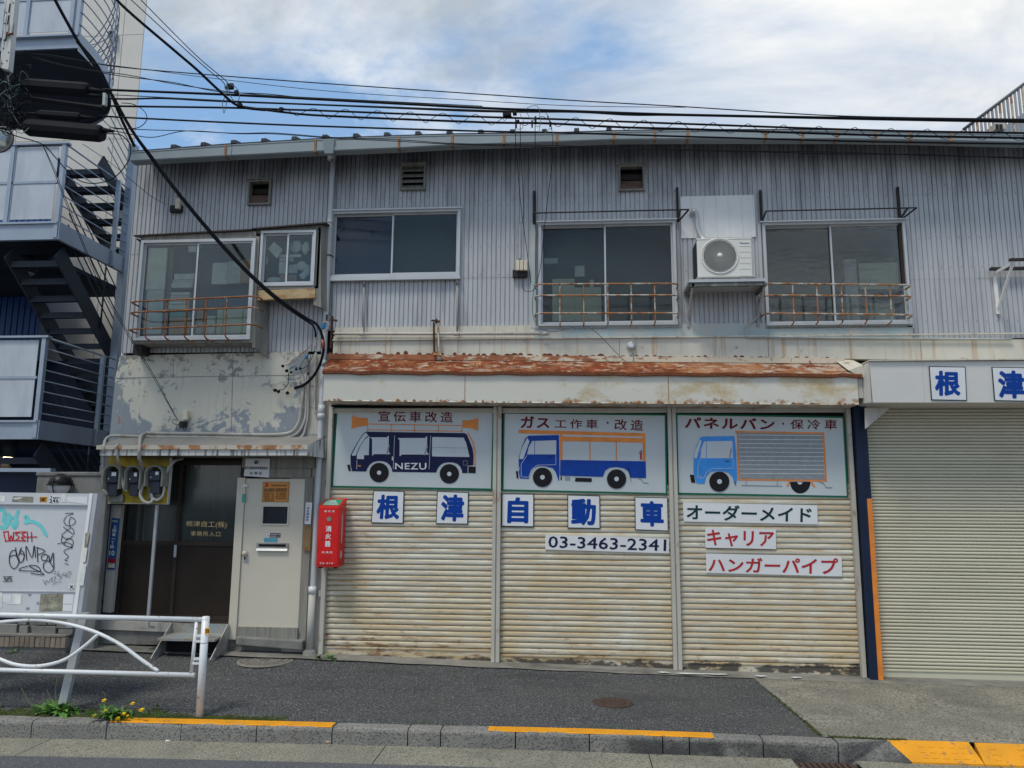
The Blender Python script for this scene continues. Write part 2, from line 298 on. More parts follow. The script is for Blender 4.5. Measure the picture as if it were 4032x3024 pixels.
D('blue_wall', (.02, .07, .24), .5, var=.2, st=(8, 1, 1))
D('cable', (.007, .008, .011), .6, spec=.12)
D('cable_grey', (.10, .13, .14), .5)
D('cable_pale', (.42, .44, .42), .5)
D('closure', (.012, .012, .015), .7, var=.15, spec=.12)
D('pole_concrete', (.30, .30, .29), .85, var=.1)
D('tape_redwhite', (.35, .08, .06), .5)
D('insulator_blue', (.03, .18, .4), .3)
D('foil', (.62, .64, .66), .3, .6, .2, bump=.6, bs=40)
D('lamp_glow', (1, .80, .48), .5, emit=14)
D('globe_white', (.60, .60, .58), .3)
D('globe_cage', (.012, .012, .012), .4)
D('brick_edge', (.24, .20, .16), .85, var=.2, rnd=.2, bump=.4, bs=50)
D('crushed_white', (.62, .63, .63), .7)
D('tile_grey', (.20, .19, .175), .8, var=.15, rnd=.1, bump=.3)
# ---------------------------------------------------------------- mesh building
ORG = {}
class MB:
    def __init__(s): s.v = []; s.f = []; s.sm = []
    def add(s, vs, fs, smooth=False):
        n = len(s.v); s.v += [Vector(v) for v in vs]; s.f += [tuple(i+n for i in f) for f in fs]; s.sm += [smooth]*len(fs); return s
    def box(s, x0, x1, y0, y1, z0, z1):
        return s.add([(x0, y0, z0), (x1, y0, z0), (x1, y1, z0), (x0, y1, z0), (x0, y0, z1), (x1, y0, z1), (x1, y1, z1), (x0, y1, z1)],
                     [(0, 3, 2, 1), (4, 5, 6, 7), (0, 1, 5, 4), (1, 2, 6, 5), (2, 3, 7, 6), (3, 0, 4, 7)])
    def hexa(s, front, back):      # two quads tl,tr,br,bl
        return s.add(list(front)+list(back), [(3, 2, 1, 0), (4, 5, 6, 7), (0, 1, 5, 4), (1, 2, 6, 5), (2, 3, 7, 6), (3, 0, 4, 7)])
    def quadpx(s, k, pts, Y, dep):  # image quad on plane Y, given depth
        fr = [at(k, *p, Y) for p in pts]; return s.hexa(fr, [p+Vector((0, dep, 0)) for p in fr])
    def poly(s, k, pts, Y, dep=.003):
        fr = [at(k, *p, Y) for p in pts]; n = len(fr); bk = [p+Vector((0, dep, 0)) for p in fr]
        a = sum(fr[i].x*fr[(i+1) % n].z-fr[(i+1) % n].x*fr[i].z for i in range(n))
        if a < 0: fr.reverse(); bk.reverse()
        return s.add(fr+bk, [tuple(range(n))]+[tuple(range(2*n-1, n-1, -1))]+[((i+1) % n, i, n+i, n+(i+1) % n) for i in range(n)])
    def tube(s, pts, r, n=6, smooth=True, cap=True, r2=None):
        pts = [Vector(p) for p in pts]; m = len(pts); vs = []; prev = None
        for i, p in enumerate(pts):
            t = (pts[min(i+1, m-1)]-pts[max(i-1, 0)]).normalized()
            a = prev if prev is not None else (Vector((0, 0, 1)) if abs(t.z) < .9 else Vector((0, 1, 0)))
            u = (a-t*a.dot(t)).normalized(); w = t.cross(u); prev = u
            rr = r if r2 is None else r+(r2-r)*i/(m-1)
            for j in range(n):
                an = 2*math.pi*(j+.5)/n; vs.append(p+u*(math.cos(an)*rr)+w*(math.sin(an)*rr))
        fs = [(i*n+j, i*n+(j+1) % n, (i+1)*n+(j+1) % n, (i+1)*n+j) for i in range(m-1) for j in range(n)]
        s.add(vs, fs, smooth)
        if cap: s.f += [tuple(len(s.v)-m*n+j for j in range(n-1, -1, -1)), tuple(len(s.v)-n+j for j in range(n))]; s.sm += [False]*2
        return s
    def beam(s, p, q, w, h, side=None):    # rectangular bar from p to q; w along side, h across
        p = Vector(p); q = Vector(q); t = (q-p).normalized(); sd = Vector(side) if side else Vector((0, 1, 0))
        if abs(t.dot(sd)) > .95: sd = Vector((1, 0, 0))
        u = (sd-t*sd.dot(t)).normalized()*w/2; v = t.cross(u).normalized()*h/2
        return s.hexa([p-u+v, p+u+v, p+u-v, p-u-v], [q-u+v, q+u+v, q+u-v, q-u-v])
    def lathe(s, c, prof, n=20, axis='z', smooth=True):
        vs = []; c = Vector(c)
        for (r, h) in prof:
            for j in range(n):
                a = 2*math.pi*j/n; ca, sa = math.cos(a)*r, math.sin(a)*r
                vs.append(c+(Vector((ca, sa, h)) if axis == 'z' else Vector((ca, h, sa)) if axis == 'y' else Vector((h, ca, sa))))
        fs = [(i*n+j, i*n+(j+1) % n, (i+1)*n+(j+1) % n, (i+1)*n+j) for i in range(len(prof)-1) for j in range(n)]
        s.add(vs, fs, smooth)
        b = len(s.v)-len(vs)
        if prof[0][0] > 0: s.f.append(tuple(b+j for j in range(n))); s.sm.append(False)
        if prof[-1][0] > 0: s.f.append(tuple(b+(len(prof)-1)*n+j for j in range(n))); s.sm.append(False)
        return s
    def build(s, name, m, parent=None, label=None, cat=None, group=None, kind=None, bevel=0):
        if parent is None:
            xs = [v.x for v in s.v]; ys = [v.y for v in s.v]; zs = [v.z for v in s.v]
            o = Vector(((min(xs)+max(xs))/2, (min(ys)+max(ys))/2, min(zs))) if kind != 'structure' else Vector((0, 0, 0))
        else: o = ORG[parent.name]
        me = bpy.data.meshes.new(name); me.from_pydata([v-o for v in s.v], [], s.f)
        me.materials.append(M[m] if isinstance(m, str) else m); me.polygons.foreach_set('use_smooth', s.sm); me.update()
        ob = bpy.data.objects.new(name, me); COL.objects.link(ob)
        if parent is None: ob.location = o
        else: ob.parent = parent
        ORG[ob.name] = o
        if bevel:
            bm = ob.modifiers.new('bevel', 'BEVEL'); bm.width = bevel; bm.segments = 2; bm.limit_method = 'ANGLE'
        tag(ob, label, cat, group, kind); return ob
def tag(o, label=None, cat=None, group=None, kind=None):
    if label: o['label'] = label
    if cat: o['category'] = cat
    if group: o['group'] = group
    if kind: o['kind'] = kind
    return o
def thing(name, label, cat, loc, group=None):
    o = bpy.data.objects.new(name, None); COL.objects.link(o); o.location = loc; o.empty_display_size = .1
    ORG[o.name] = Vector(loc); return tag(o, label, cat, group)
def Bx(x0, x1, y0, y1, z0, z1): return MB().box(x0, x1, y0, y1, z0, z1)
def rectpx(k, x0, y0, x1, y1, Y):   # world rectangle (X0,X1,Z0,Z1) from an image box
    xm, ym = (x0+x1)/2, (y0+y1)/2
    return ax(k, x0, ym, Y), ax(k, x1, ym, Y), az(k, xm, y1, Y), az(k, xm, y0, Y)
def bpx(k, x0, y0, x1, y1, Y, dep):
    a, b, c, d = rectpx(k, x0, y0, x1, y1, Y); return Bx(a, b, Y, Y+dep, c, d)
def text(s, k, quad, Y, m, parent, bold=0.0, sp=1.0, name='lettering', vert=False):
    quad = [at(k, *p, Y) for p in (quad if len(quad) == 4 else [(quad[0][0], quad[0][1]), (quad[1][0], quad[0][1]), (quad[1][0], quad[1][1]), (quad[0][0], quad[1][1])])]
    cu = bpy.data.curves.new('t', 'FONT'); cu.body = '\n'.join(s) if vert else s; bd = bold if bold >= .01 else 0; cu.resolution_u = 2; cu.offset = 0 if bd else bold
    cu.space_character = sp; cu.space_line = sp if vert else 1
    if vert: cu.align_x = 'CENTER'
    ob = bpy.data.objects.new('t', cu); COL.objects.link(ob)
    me = bpy.data.meshes.new_from_object(ob.evaluated_get(bpy.context.evaluated_depsgraph_get()))
    bpy.data.objects.remove(ob); bpy.data.curves.remove(cu)
    xs = [v.co.x for v in me.vertices]; ys = [v.co.y for v in me.vertices]
    x0, x1, y0, y1 = min(xs), max(xs), min(ys), max(ys); tl, tr, br, bl = quad; o = ORG[parent.name]
    fs = [tuple(p.vertices) for p in me.polygons]; co = [v.co.copy() for v in me.vertices]; bpy.data.meshes.remove(me)
    x0 -= bd; x1 += bd; y0 -= bd; y1 += bd; vs2 = []; fs2 = []
    for c_, (dx, dy) in enumerate([(0, 0)]+([(bd*math.cos(a*math.pi/5), bd*math.sin(a*math.pi/5)) for a in range(10)] if bd else [])):
        n0 = len(vs2)
        for q in co:
            u = (q.x+dx-x0)/(x1-x0); w = (y1-q.y-dy)/(y1-y0); vs2.append(tl.lerp(tr, u).lerp(bl.lerp(br, u), w)-o-Vector((0, .00006*c_, 0)))
        fs2 += [tuple(i+n0 for i in f) for f in fs]
    me = bpy.data.meshes.new(name); me.from_pydata(vs2, [], fs2)
    me.materials.clear(); me.materials.append(M[m]); me.name = name
    r = bpy.data.objects.new(name, me); COL.objects.link(r); r.parent = parent; ORG[r.name] = o; return r
def smoothpts(p, n=6):     # Catmull-Rom
    p = [Vector(a) for a in p]; out = []
    for i in range(len(p)-1):
        a, b, c, d = p[max(i-1, 0)], p[i], p[i+1], p[min(i+2, len(p)-1)]
        for j in range(n):
            t = j/n; out.append(.5*((2*b)+(c-a)*t+(2*a-5*b+4*c-d)*t*t+(3*b-a-3*c+d)*t**3))
    return out+[p[-1]]
def dup(o, loc=None, parent='same'):
    c = o.copy(); COL.objects.link(c)
    if parent != 'same': c.parent = parent
    if loc is not None: c.location = loc
    ORG[c.name] = ORG.get(o.name, Vector((0, 0, 0))); return c
# ================================================================ GROUND
def surf(name, m, xs, ys, zf, label=None, parent=None, kind='structure'):
    mb = MB(); nx, ny = len(xs), len(ys)
    mb.add([(x, y, zf(x, y)) for y in ys for x in xs], [(j*nx+i, j*nx+i+1, (j+1)*nx+i+1, (j+1)*nx+i) for j in range(ny-1) for i in range(nx-1)])
    return mb.build(name, m, parent, kind=kind)
def fr(a, b, n): return [a+(b-a)*i/n for i in range(n+1)]
surf('ground', 'road_asphalt', fr(-300, 300, 6), fr(-300, 400, 6), lambda x, y: -.45)
def zr(x, y): return lerp(ZR, x)-.02*max(0, min(6.4-y, 1))*0.5
surf('road', 'road_asphalt', fr(-14, 14, 56), [-14, -4, 0, 3, 5, 6.41], lambda x, y: zr(x, 6.4)-.004)
# gutter strip of concrete slabs beside the kerb
gs = tag(Bx(-14, 14, 6.36, 6.9, -.40, -.26).build('gutter_strip', 'gutter_concrete', kind='structure'))
gj = [-14, -7.6, -4.6, -1.6, .62, 1.78, 2.28, 3.4, 5.2, 9, 14]
for a, b in zip(gj, gj[1:]):
    if a == 1.78: continue
    mb = MB(); n = 6; xs = fr(a+.004, b-.004, n)
    for i in range(n):
        x0, x1 = xs[i], xs[i+1]; z0, z1 = lerp(ZR, x0), lerp(ZR, x1)
        mb.add([(x0, 6.40, z0-.006), (x1, 6.40, z1-.006), (x1, 6.87, z1), (x0, 6.87, z0), (x0, 6.40, -.3), (x1, 6.40, -.3)],
               [(0, 1, 2, 3), (4, 5, 1, 0)])
    mb.build('slab', 'gutter_concrete', gs)
dz = lerp(ZR, 2)
dr = thing('drain_grate', 'rusty iron drain cover set in the gutter below the dark kerb', 'drain cover', (2.03, 6.6, dz-.02))
Bx(1.79, 2.27, 6.41, 6.86, dz-.05, dz-.025).build('plate', 'iron_rusty', dr)
for i in range(9): Bx(1.82+i*.048, 1.845+i*.048, 6.44, 6.83, dz-.0249, dz-.008).build('bar', 'iron_rusty', dr)
Bx(1.78, 2.28, 6.40, 6.409, dz-.06, dz-.004).build('frame', 'iron_rusty', dr)
# pavement
PX = fr(-14, 14, 112); PY = fr(7.0, 9.1, 14)
surf('pavement', 'asphalt', PX, PY+[9.8], zg)
# concrete apron in front of the khaki shutter: its own sheet with a slanting edge
e0 = at('15', 1375, 145, 9.0); e0 = ax('15', 1375, 145, 9.02); e1 = ax('15', 1592, 302, 7.02)
mb = MB(); cols = 24
for j in range(15):
    y = 7.0+2.1*j/14; xe = e1+(e0-e1)*(y-7.0)/2.02
    for i in range(cols+1):
        x = xe+(14-xe)*(i/cols)**1.5; mb.v.append(Vector((x, y, zg(x, y)+.006)))
for j in range(14):
    for i in range(cols): a = j*(cols+1)+i; mb.f.append((a, a+1, a+cols+2, a+cols+1)); mb.sm.append(False)
mb.build('concrete_apron', 'concrete_apron', kind='structure')
# moss in the slanting joint and along the kerb
mb = MB(); rr = random.Random(3)
def clump(mb, x, y, z, r, h):
    n = 6; vs = [(x+math.cos(k*1.047+r)*r*rr.uniform(.7, 1.2), y+math.sin(k*1.047)*r*.6*rr.uniform(.7, 1.2), z) for k in range(n)]
    mb.add(vs+[(x, y, z+h)], [(k, (k+1) % n, n) for k in range(n)])
for i in range(150):
    t = rr.random(); y = 7.05+2.0*t**1.3*.7; x = e1+(e0-e1)*(y-7.0)/2.02+rr.gauss(0, .008); clump(mb, x, y, zg(x, y)+.004, rr.uniform(.008, .02), .008)
for i in range(900):
    x = rr.uniform(-5.6, -2.55); w = .17 if x < -3.6 else .09
    y = 7.0+abs(rr.gauss(0, w*.6)); clump(mb, x, y, zg(x, y), rr.uniform(.012, .035), rr.uniform(.006, .018))
for i in range(170):
    x = rr.uniform(e1+.05, 2.75); y = 7.0+abs(rr.gauss(0, .012)); clump(mb, x, y, zg(x, y)+.005, rr.uniform(.008, .018), .009)
mb.build('moss', 'moss', kind='stuff')
# raised concrete footing strip along the building
mb = MB(); xs = fr(-6.2, 12, 90)
for a, b in zip(xs, xs[1:]):
    def P(x, f): r2 = math.sin(x*7.3)*.012+math.sin(x*23)*.006; return Vector((x, 8.93+r2 if f else 9.2, zg(x, 9.1)+(.004 if f else .022)))
    mb.add([P(a, 1), P(b, 1), P(b, 0), P(a, 0)], [(0, 1, 2, 3)])
fs = mb.build('footing_strip', 'concrete_strip', kind='structure')
mb = MB()
for (x, y, r) in ((1.28, 8.98, .17), (1.0, 8.99, .07), (1.55, 9.0, .12), (2.05, 9.0, .06), (2.42, 9.0, .05)):
    n = 14; z = zg(x, 9.1)+.02
    mb.add([(x+math.cos(2*math.pi*k/n)*r*rr.uniform(.7, 1.3), y-.01+math.sin(2*math.pi*k/n)*.035*rr.uniform(.6, 1.3), z+.003*rr.random()) for k in range(n)], [tuple(range(n))])
mb.build('white_paint_spill', 'crushed_white', kind='structure')
# kerb stones
kerb = Bx(-14, 14, 6.9, 6.99, -.42, -.3).build('kerb', 'kerb_stone', kind='structure')
kj = [-14, -12.8, -11.6, -10.4, -9.2, -8, -6.75, -5.45] + [ax('4', x, 785, 6.87) for x in (200, 665, 1130, 1600, 2070)] + \
     [ax('15', x, 300, 6.87) for x in (317, 418, 648, 875, 1100, 1182, 1408, 1637)]
ramp_x = ax('15', 1865, 387, 6.86)
def kstone(a, b, za, zb, name='kerbstone', g=.005):
    a += g; b -= g; mb = MB(); jit = rr.uniform(-.004, .004)
    prof = lambda zt: [(6.87+jit, -.30), (6.862+jit, zt-.03), (6.868+jit, zt-.012), (6.885+jit, zt-.001), (6.90+jit, zt), (7.0, zt+.002), (7.0, -.30)]
    pa, pb = prof(za), prof(zb); n = len(pa); k = 5
    for i in range(k+1):
        t = i/k; edge = .0 if 0 < i < k else .004
        for (p, q) in zip(pa, pb): mb.v.append(Vector((a+(b-a)*t, p[0]+(edge if p[0] < 6.89 else 0), p[1]+(q[1]-p[1])*t-edge)))
    for i in range(k):
        for j in range(n-1): c = i*n+j; mb.f.append((c, c+n, c+n+1, c+1)); mb.sm.append(False)
    mb.f += [tuple(range(n)), tuple(k*n+j for j in range(n-1, -1, -1))]; mb.sm += [False]*2
    return mb.build(name, 'kerb_stone', kerb)
for a, b in zip(kj, kj[1:]): kstone(a, b, lerp(ZK, a), lerp(ZK, b))
xr0 = kj[-1]
mb = MB()   # sloping end block beside the driveway
z0, z1 = lerp(ZK, xr0), lerp(ZR, ramp_x)+.01
mb.hexa([(xr0+.006, 6.86, z0), (ramp_x-.11, 7.0, lerp(ZK, 2.7)), (ramp_x, 6.85, z1), (xr0+.006, 6.86, -.2)], [(xr0+.006, 7.0, z0+.002), (ramp_x-.1, 7.01, lerp(ZK, 2.7)), (ramp_x, 6.9, -.3), (xr0+.006, 7.0, -.3)])
mb.build('ramp_block', 'kerb_stone', kerb)
xx = [ramp_x, ax('15', 2090, 385, 6.85), 4.55, 5.4, 6.3]
for a, b in zip(xx, xx[1:]):
    off = (.13 if a == ramp_x else 0); zt = lerp(ZK, a)+.004; zb = lerp(ZR, a)+.012
    mb = MB(); mb.hexa([(a+.003-off, 7.0, zt), (b-.003-(.04 if 1 else 0), 7.0, zt), (b-.003, 6.85, zb), (a+.003, 6.85, zb)],
                       [(a+.003-off, 7.0, zt-.05), (b-.043, 7.0, zt-.05), (b-.003, 6.85, zb-.05), (a+.003, 6.85, zb-.05)])
    for i in range(5):
        for j in range(3):
            x = a+.10+i*(b-a-.16)/5; y = 6.875+j*.038; z = zb+(zt-zb)*(y-6.85)/.15; mb.hexa([(x, y, z+.005), (x+.045, y, z+.005), (x+.045, y, z), (x, y, z)], [(x, y+.010, z+.011), (x+.045, y+.010, z+.011), (x+.045, y+.015, z), (x, y+.015, z)])
    mb.build('driveway_plate', 'yellow_paint', kerb)
def strip(a, b, name='yellow_strip'):
    mb = MB(); xs = fr(a, b, max(2, int((b-a)/.08)))
    for p, q in zip(xs, xs[1:]):
        for (ya, yb, da, db) in ((6.894, 6.996, .0035, .0055), (6.876, 6.894, -.004, .0035)):
            w = rr.uniform(-.003, .003)
            mb.add([(p, ya+w, lerp(ZK, p)+da), (q, ya+w, lerp(ZK, q)+da), (q, yb, lerp(ZK, q)+db), (p, yb, lerp(ZK, p)+db)], [(0, 1, 2, 3)])
    return mb.build(name, 'yellow_paint', kerb)
strip(ax('4', 700, 770, 6.93), ax('4', 2075, 800, 6.93)); strip(ax('15', 565, 288, 6.93), ax('15', 1256, 308, 6.93))
mb = MB()     # straggling grass along the back of the kerb
for i in range(260):
    x = rr.choice((-4.95, -4.6, -4.35, -3.95, -3.8, -3.1, -2.7, -1.3, .4, 2.3))+rr.gauss(0, .16); y = 7.02+abs(rr.gauss(0, .035)); z = zg(x, y); a = rr.uniform(0, 6.28); h = rr.uniform(.015, .075) if x < -3.6 else rr.uniform(.01, .03)
    dx, dy = math.cos(a)*h*.6, math.sin(a)*h*.5; mb.add([(x-.003, y, z), (x+.003, y, z), (x+dx*.5+.002, y+dy*.5, z+h*.7), (x+dx, y+dy, z+h*.8)], [(0, 1, 2, 3)])
mb.build('kerb_grass', 'leaf', kind='stuff')
mb = MB()     # hairline cracks in the pavement
for pts in ([(-2.9, 8.85), (-2.6, 8.6), (-2.45, 8.2), (-2.1, 8.0), (-2.0, 7.6)], [(.9, 8.9), (1.1, 8.5), (1.05, 8.1), (1.35, 7.7), (1.3, 7.1)], [(3.2, 9.0), (3.5, 8.5), (3.45, 8.0), (3.8, 7.4)], [(-5, 8.1), (-4.4, 8.15), (-3.9, 8.0), (-3.4, 8.1)]):
    P_ = smoothpts([Vector((x+rr.gauss(0, .02), y, 0)) for x, y in pts], 6)
    for p, q in zip(P_, P_[1:]): j = rr.uniform(-.012, .012); mb.add([(p.x, p.y, zg(p.x, p.y)+.0075), (p.x+.005, p.y, zg(p.x, p.y)+.0075), (q.x+.004+0*j, q.y, zg(q.x, q.y)+.0075), (q.x, q.y, zg(q.x, q.y)+.0075)], [(0, 1, 2, 3)])
mb.build('pavement_cracks', 'wall_backing', kind='stuff')
# covers in the pavement
def cover(k, x, y, rx, m, label, name):
    # intersect the image ray with the pavement
    Y = 8.3
    for _ in range(12):
        p = at(k, x, y, Y); Y += (p.z-zg(p.x, Y))*3.2
    p = at(k, x, y, Y); z = zg(p.x, Y); r = abs(ax(k, x+rx, y, Y)-p.x)
    t = thing(name, label, 'manhole cover', (p.x, Y, z))
    mb = MB().lathe((p.x, Y, z), [(r*1.09, -.01), (r*1.08, .005), (r*1.0, .006), (r*.99, -.004)], 36, smooth=False); mb.build('rim', m, t)
    mb = MB().lathe((p.x, Y, z), [(r*.97, -.02), (r*.97, .007), (r*.72, .007), (r*.71, .002), (r*.66, .002), (r*.65, .007), (r*.20, .008), (r*.19, .002), (0, .002)], 36, smooth=False)
    mb.build('lid', 'iron_lid' if m == 'iron_cover' else m, t)
    mb = MB()
    for i in range(14):
        a = i*2*math.pi/14
        for q in (.3, .45, .58, .84): mb.box(p.x+math.cos(a)*r*q-.012, p.x+math.cos(a)*r*q+.012, Y+math.sin(a)*r*q-.008, Y+math.sin(a)*r*q+.008, z+.0071, z+.0105)
    mb.build('tread_pattern', m, t); return t
cover('4', 1650, 399, 150, 'iron_cover', 'round pale iron cover in the asphalt in front of the beige door', 'manhole_cover')
cover('15', 948, 208, 58, 'iron_rusty', 'small brown rusty cover in the middle of the asphalt pavement', 'manhole_cover')

# ================================================================ WORKSHOP BUILDING
WY = 9.2
WS = thing('workshop_building', 'two storey old workshop clad in grey ribbed metal sheets with roller shutters below', 'building', (0.5, WY, .05))
def part(mb, name, m, **k): return mb.build(name, m, WS, **k)
XL, XR = -5.72, 9.5
part(Bx(XL+.02, XR, WY+.30, 14.0, -.2, 6.45), 'inner_wall', 'wall_backing')
part(Bx(XL, XL+.05, WY+.03, WY+.299, 2.6, 6.45), 'side_wall', 'galvanised_weathered')
gB = [('5', 112, 248), ('5', 850, 208), ('5', 1530, 175), ('8', 560, 232), ('8', 930, 212), ('9', 320, 180), ('9', 690, 165), ('9', 1170, 161), ('10', 570, 357), ('10', 1000, 362), ('10', 1633, 378)]
gT = [('5', 112, 183), ('5', 805, 130), ('5', 1520, 88), ('8', 560, 152), ('8', 930, 140), ('9', 320, 125), ('9', 690, 112), ('9', 1170, 105), ('10', 570, 308), ('10', 1000, 315), ('10', 1633, 330)]
GY = 8.72
pB = [at(*p, GY) for p in gB]; pT = [at(*p, GY) for p in gT]
pB.append(pB[-1]+Vector((4, 0, -.03))); pT.append(pT[-1]+Vector((4, 0, -.03)))
def gz(P, x): return lerp([(p.x, p.z) for p in P], x)
# ribbed sheets
PITCH, RD = .0575, .013
def ribs(xa, xb, za, zb, y=WY, pitch=PITCH, rd=RD, taper=None, flip=False):
    pts = []; k = math.floor(xa/pitch)-1
    prof = ((0, 0), (.66, 0), (.72, rd), (.84, rd), (.90, 0)) if not flip else ((0, rd), (.82, rd), (.86, 0), (.95, 0), (.99, rd))
    while k*pitch < xb:
        for u, d in prof:
            x = (k+u)*pitch
            if xa < x < xb: pts.append((x, d))
        k += 1
    pts = [(xa, pts[0][1])]+pts+[(xb, pts[-1][1])]
    zA = za if callable(za) else (lambda x: za); zB = zb if callable(zb) else (lambda x: zb)
    mb = MB(); n = len(pts)
    mb.v = [Vector((x, y+d, zA(x))) for x, d in pts]+[Vector((x, y+d, zB(x))) for x, d in pts]
    mb.f = [(i, i+1, n+i+1, n+i) for i in range(n-1)]; mb.sm = [False]*(n-1); return mb
def clad(xa, xb, z0, z1, holes=(), joints=(), y=WY, m='galvanised', w=.80, off=0.0):
    xs = {xa, xb}; x = math.ceil((xa+.1)/w)*w+off
    while x < xb-.12: xs.add(round(x/PITCH)*PITCH); x += w
    for h in holes:
        for e in h[:2]:
            if xa < e < xb: xs.add(e)
    xs = sorted(xs); xs = [xs[0]]+[b for a, b in zip(xs, xs[1:]) if b-a > .012]
    for a, b in zip(xs, xs[1:]):
        mid = (a+b)/2; segs = [(z0, z1)]
        for (h0, h1, hz0, hz1) in holes:
            if h0 <= mid <= h1:
                segs = [s2 for s in segs for s2 in (((s[0], min(s[1], hz0)), (max(s[0], hz1), s[1])) if hz0 < s[1] and hz1 > s[0] else (s,)) if s2[1]-s2[0] > .02]
        for (s0, s1) in segs:
            cuts = [s0]+[j for j in joints if s0+.1 < j < s1-.1]+[s1]
            for i, (c0, c1) in enumerate(zip(cuts, cuts[1:])):
                part(ribs(a, b, c0-(.0 if i == 0 else .02), (lambda x: gz(pB, x)+.262) if c1 >= 6.44 else c1, y-.0035*i+random.uniform(-.0012, .0012)), 'metal_sheet', m)
# upper windows: measured openings
wA = rectpx('8', 95, 672, 985, 1125, WY); wB = rectpx('9', 200, 712, 1098, 1385, WY); wC = rectpx('10', 152, 836, 968, 1418, WY)
v1 = rectpx('5', 990, 405, 1130, 560, WY); v2 = rectpx('8', 585, 362, 735, 515, WY); v3 = rectpx('9', 733, 350, 880, 495, WY)
xP = ax('8', 85, 900, WY)          # the downpipe line
zj1 = az('9', 500, 527, WY); zj2 = az('8', 1200, 1112, WY)
zbL = az('6', 700, 300, WY); zb2 = az('8', 1200, 1475, WY); zb3 = az('10', 1300, 1490, WY)
topz = 6.44
zroofL = az('5', 800, 740, WY)
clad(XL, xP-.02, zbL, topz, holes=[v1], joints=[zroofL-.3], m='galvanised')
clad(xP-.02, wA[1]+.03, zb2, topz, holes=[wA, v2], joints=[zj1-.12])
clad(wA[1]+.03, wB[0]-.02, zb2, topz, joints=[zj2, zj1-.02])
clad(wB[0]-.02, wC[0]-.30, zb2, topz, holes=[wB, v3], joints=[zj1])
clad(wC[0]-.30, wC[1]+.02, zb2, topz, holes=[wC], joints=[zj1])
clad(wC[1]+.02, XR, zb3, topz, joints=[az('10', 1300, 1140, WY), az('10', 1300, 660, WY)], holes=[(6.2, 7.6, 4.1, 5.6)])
# roof, eaves, gutter
mbs = MB(); gutter = None
for i, (a, b, c, d) in enumerate(zip(pB, pB[1:], pT, pT[1:])):
    mb = MB(); h = Vector((0, .13, 0)); x0, x1 = a.x+.003, b.x-.003
    A = Vector((x0, GY, a.z)); B = Vector((x1, GY, b.z)); C = Vector((x1, GY, d.z)); Dd = Vector((x0, GY, c.z))
    mb.add([A+Vector((0, .012, 0)), B+Vector((0, .012, 0)), B+Vector((0, 0, .012)), A+Vector((0, 0, .012)), C-Vector((0, 0, .014)), Dd-Vector((0, 0, .014)), C+Vector((0, -.006, -.012)), Dd+Vector((0, -.006, -.012)), C+Vector((0, -.006, 0)), Dd+Vector((0, -.006, 0)), C+h, Dd+h, B+h, A+h],
           [(0, 1, 2, 3), (3, 2, 4, 5), (5, 4, 6, 7), (7, 6, 8, 9), (9, 8, 10, 11), (13, 12, 1, 0), (11, 10, 12, 13)])
    part(mb, 'gutter', 'gutter_paint')
for (k, x, y) in (('5', 808, 165), ('5', 1460, 125), ('8', 560, 190), ('8', 927, 175), ('8', 1283, 165), ('9', 320, 150), ('9', 692, 140), ('9', 960, 135), ('9', 1175, 132), ('10', 165, 335), ('10', 375, 335), ('10', 568, 335), ('10', 790, 338), ('10', 990, 340), ('10', 1215, 345)):
    p = at(k, x, y, GY); zb_, zt_ = gz(pB, p.x), gz(pT, p.x)
    mb = MB(); mb.box(p.x-.012, p.x+.012, GY-.012, GY+.10, zb_-.006, zt_+.002);     part(mb, 'gutter_bracket', 'gutter_rust')
xs = [p.x for p in pT]
mb = MB()
for a, b in zip(pT, pT[1:]):
    mb.hexa([(a.x, GY+.05, a.z+.045), (b.x, GY+.05, b.z+.045), (b.x, GY+.05, b.z+.01), (a.x, GY+.05, a.z+.01)],
            [(a.x, 14.2, a.z+1.6), (b.x, 14.2, b.z+1.6), (b.x, 14.2, b.z+1.55), (a.x, 14.2, a.z+1.55)])
part(mb, 'roof', 'roof_metal')
mb = MB()
for a, b in zip(pB, pB[1:]):
    mb.hexa([(a.x, GY+.14, a.z+.15), (b.x, GY+.14, b.z+.15), (b.x, GY+.14, b.z+.13), (a.x, GY+.14, a.z+.13)],
            [(a.x, WY+.3, a.z+.315), (b.x, WY+.3, b.z+.315), (b.x, WY+.3, b.z+.295), (a.x, WY+.3, a.z+.295)])
part(mb, 'soffit', 'soffit_board')
bx = [at('5', x, y, GY+.05).x for x, y in ((430, 150), (640, 130), (855, 113), (1075, 92), (1297, 70), (1530, 50))]
st = (bx[-1]-bx[0])/5; x = bx[0]
while x < at('c', 1400, 370, GY).x:
    z = gz(pT, x)+.045
    MB().hexa([(x-.028, GY+.035, z+.034), (x+.028, GY+.035, z+.034), (x+.034, GY+.035, z-.01), (x-.034, GY+.035, z-.01)],
              [(x-.028, 14.1, z+1.56), (x+.028, 14.1, z+1.56), (x+.034, 14.1, z+1.50), (x-.034, 14.1, z+1.50)]).build('roof_batten', 'roof_metal', WS)
    x += st*1.0
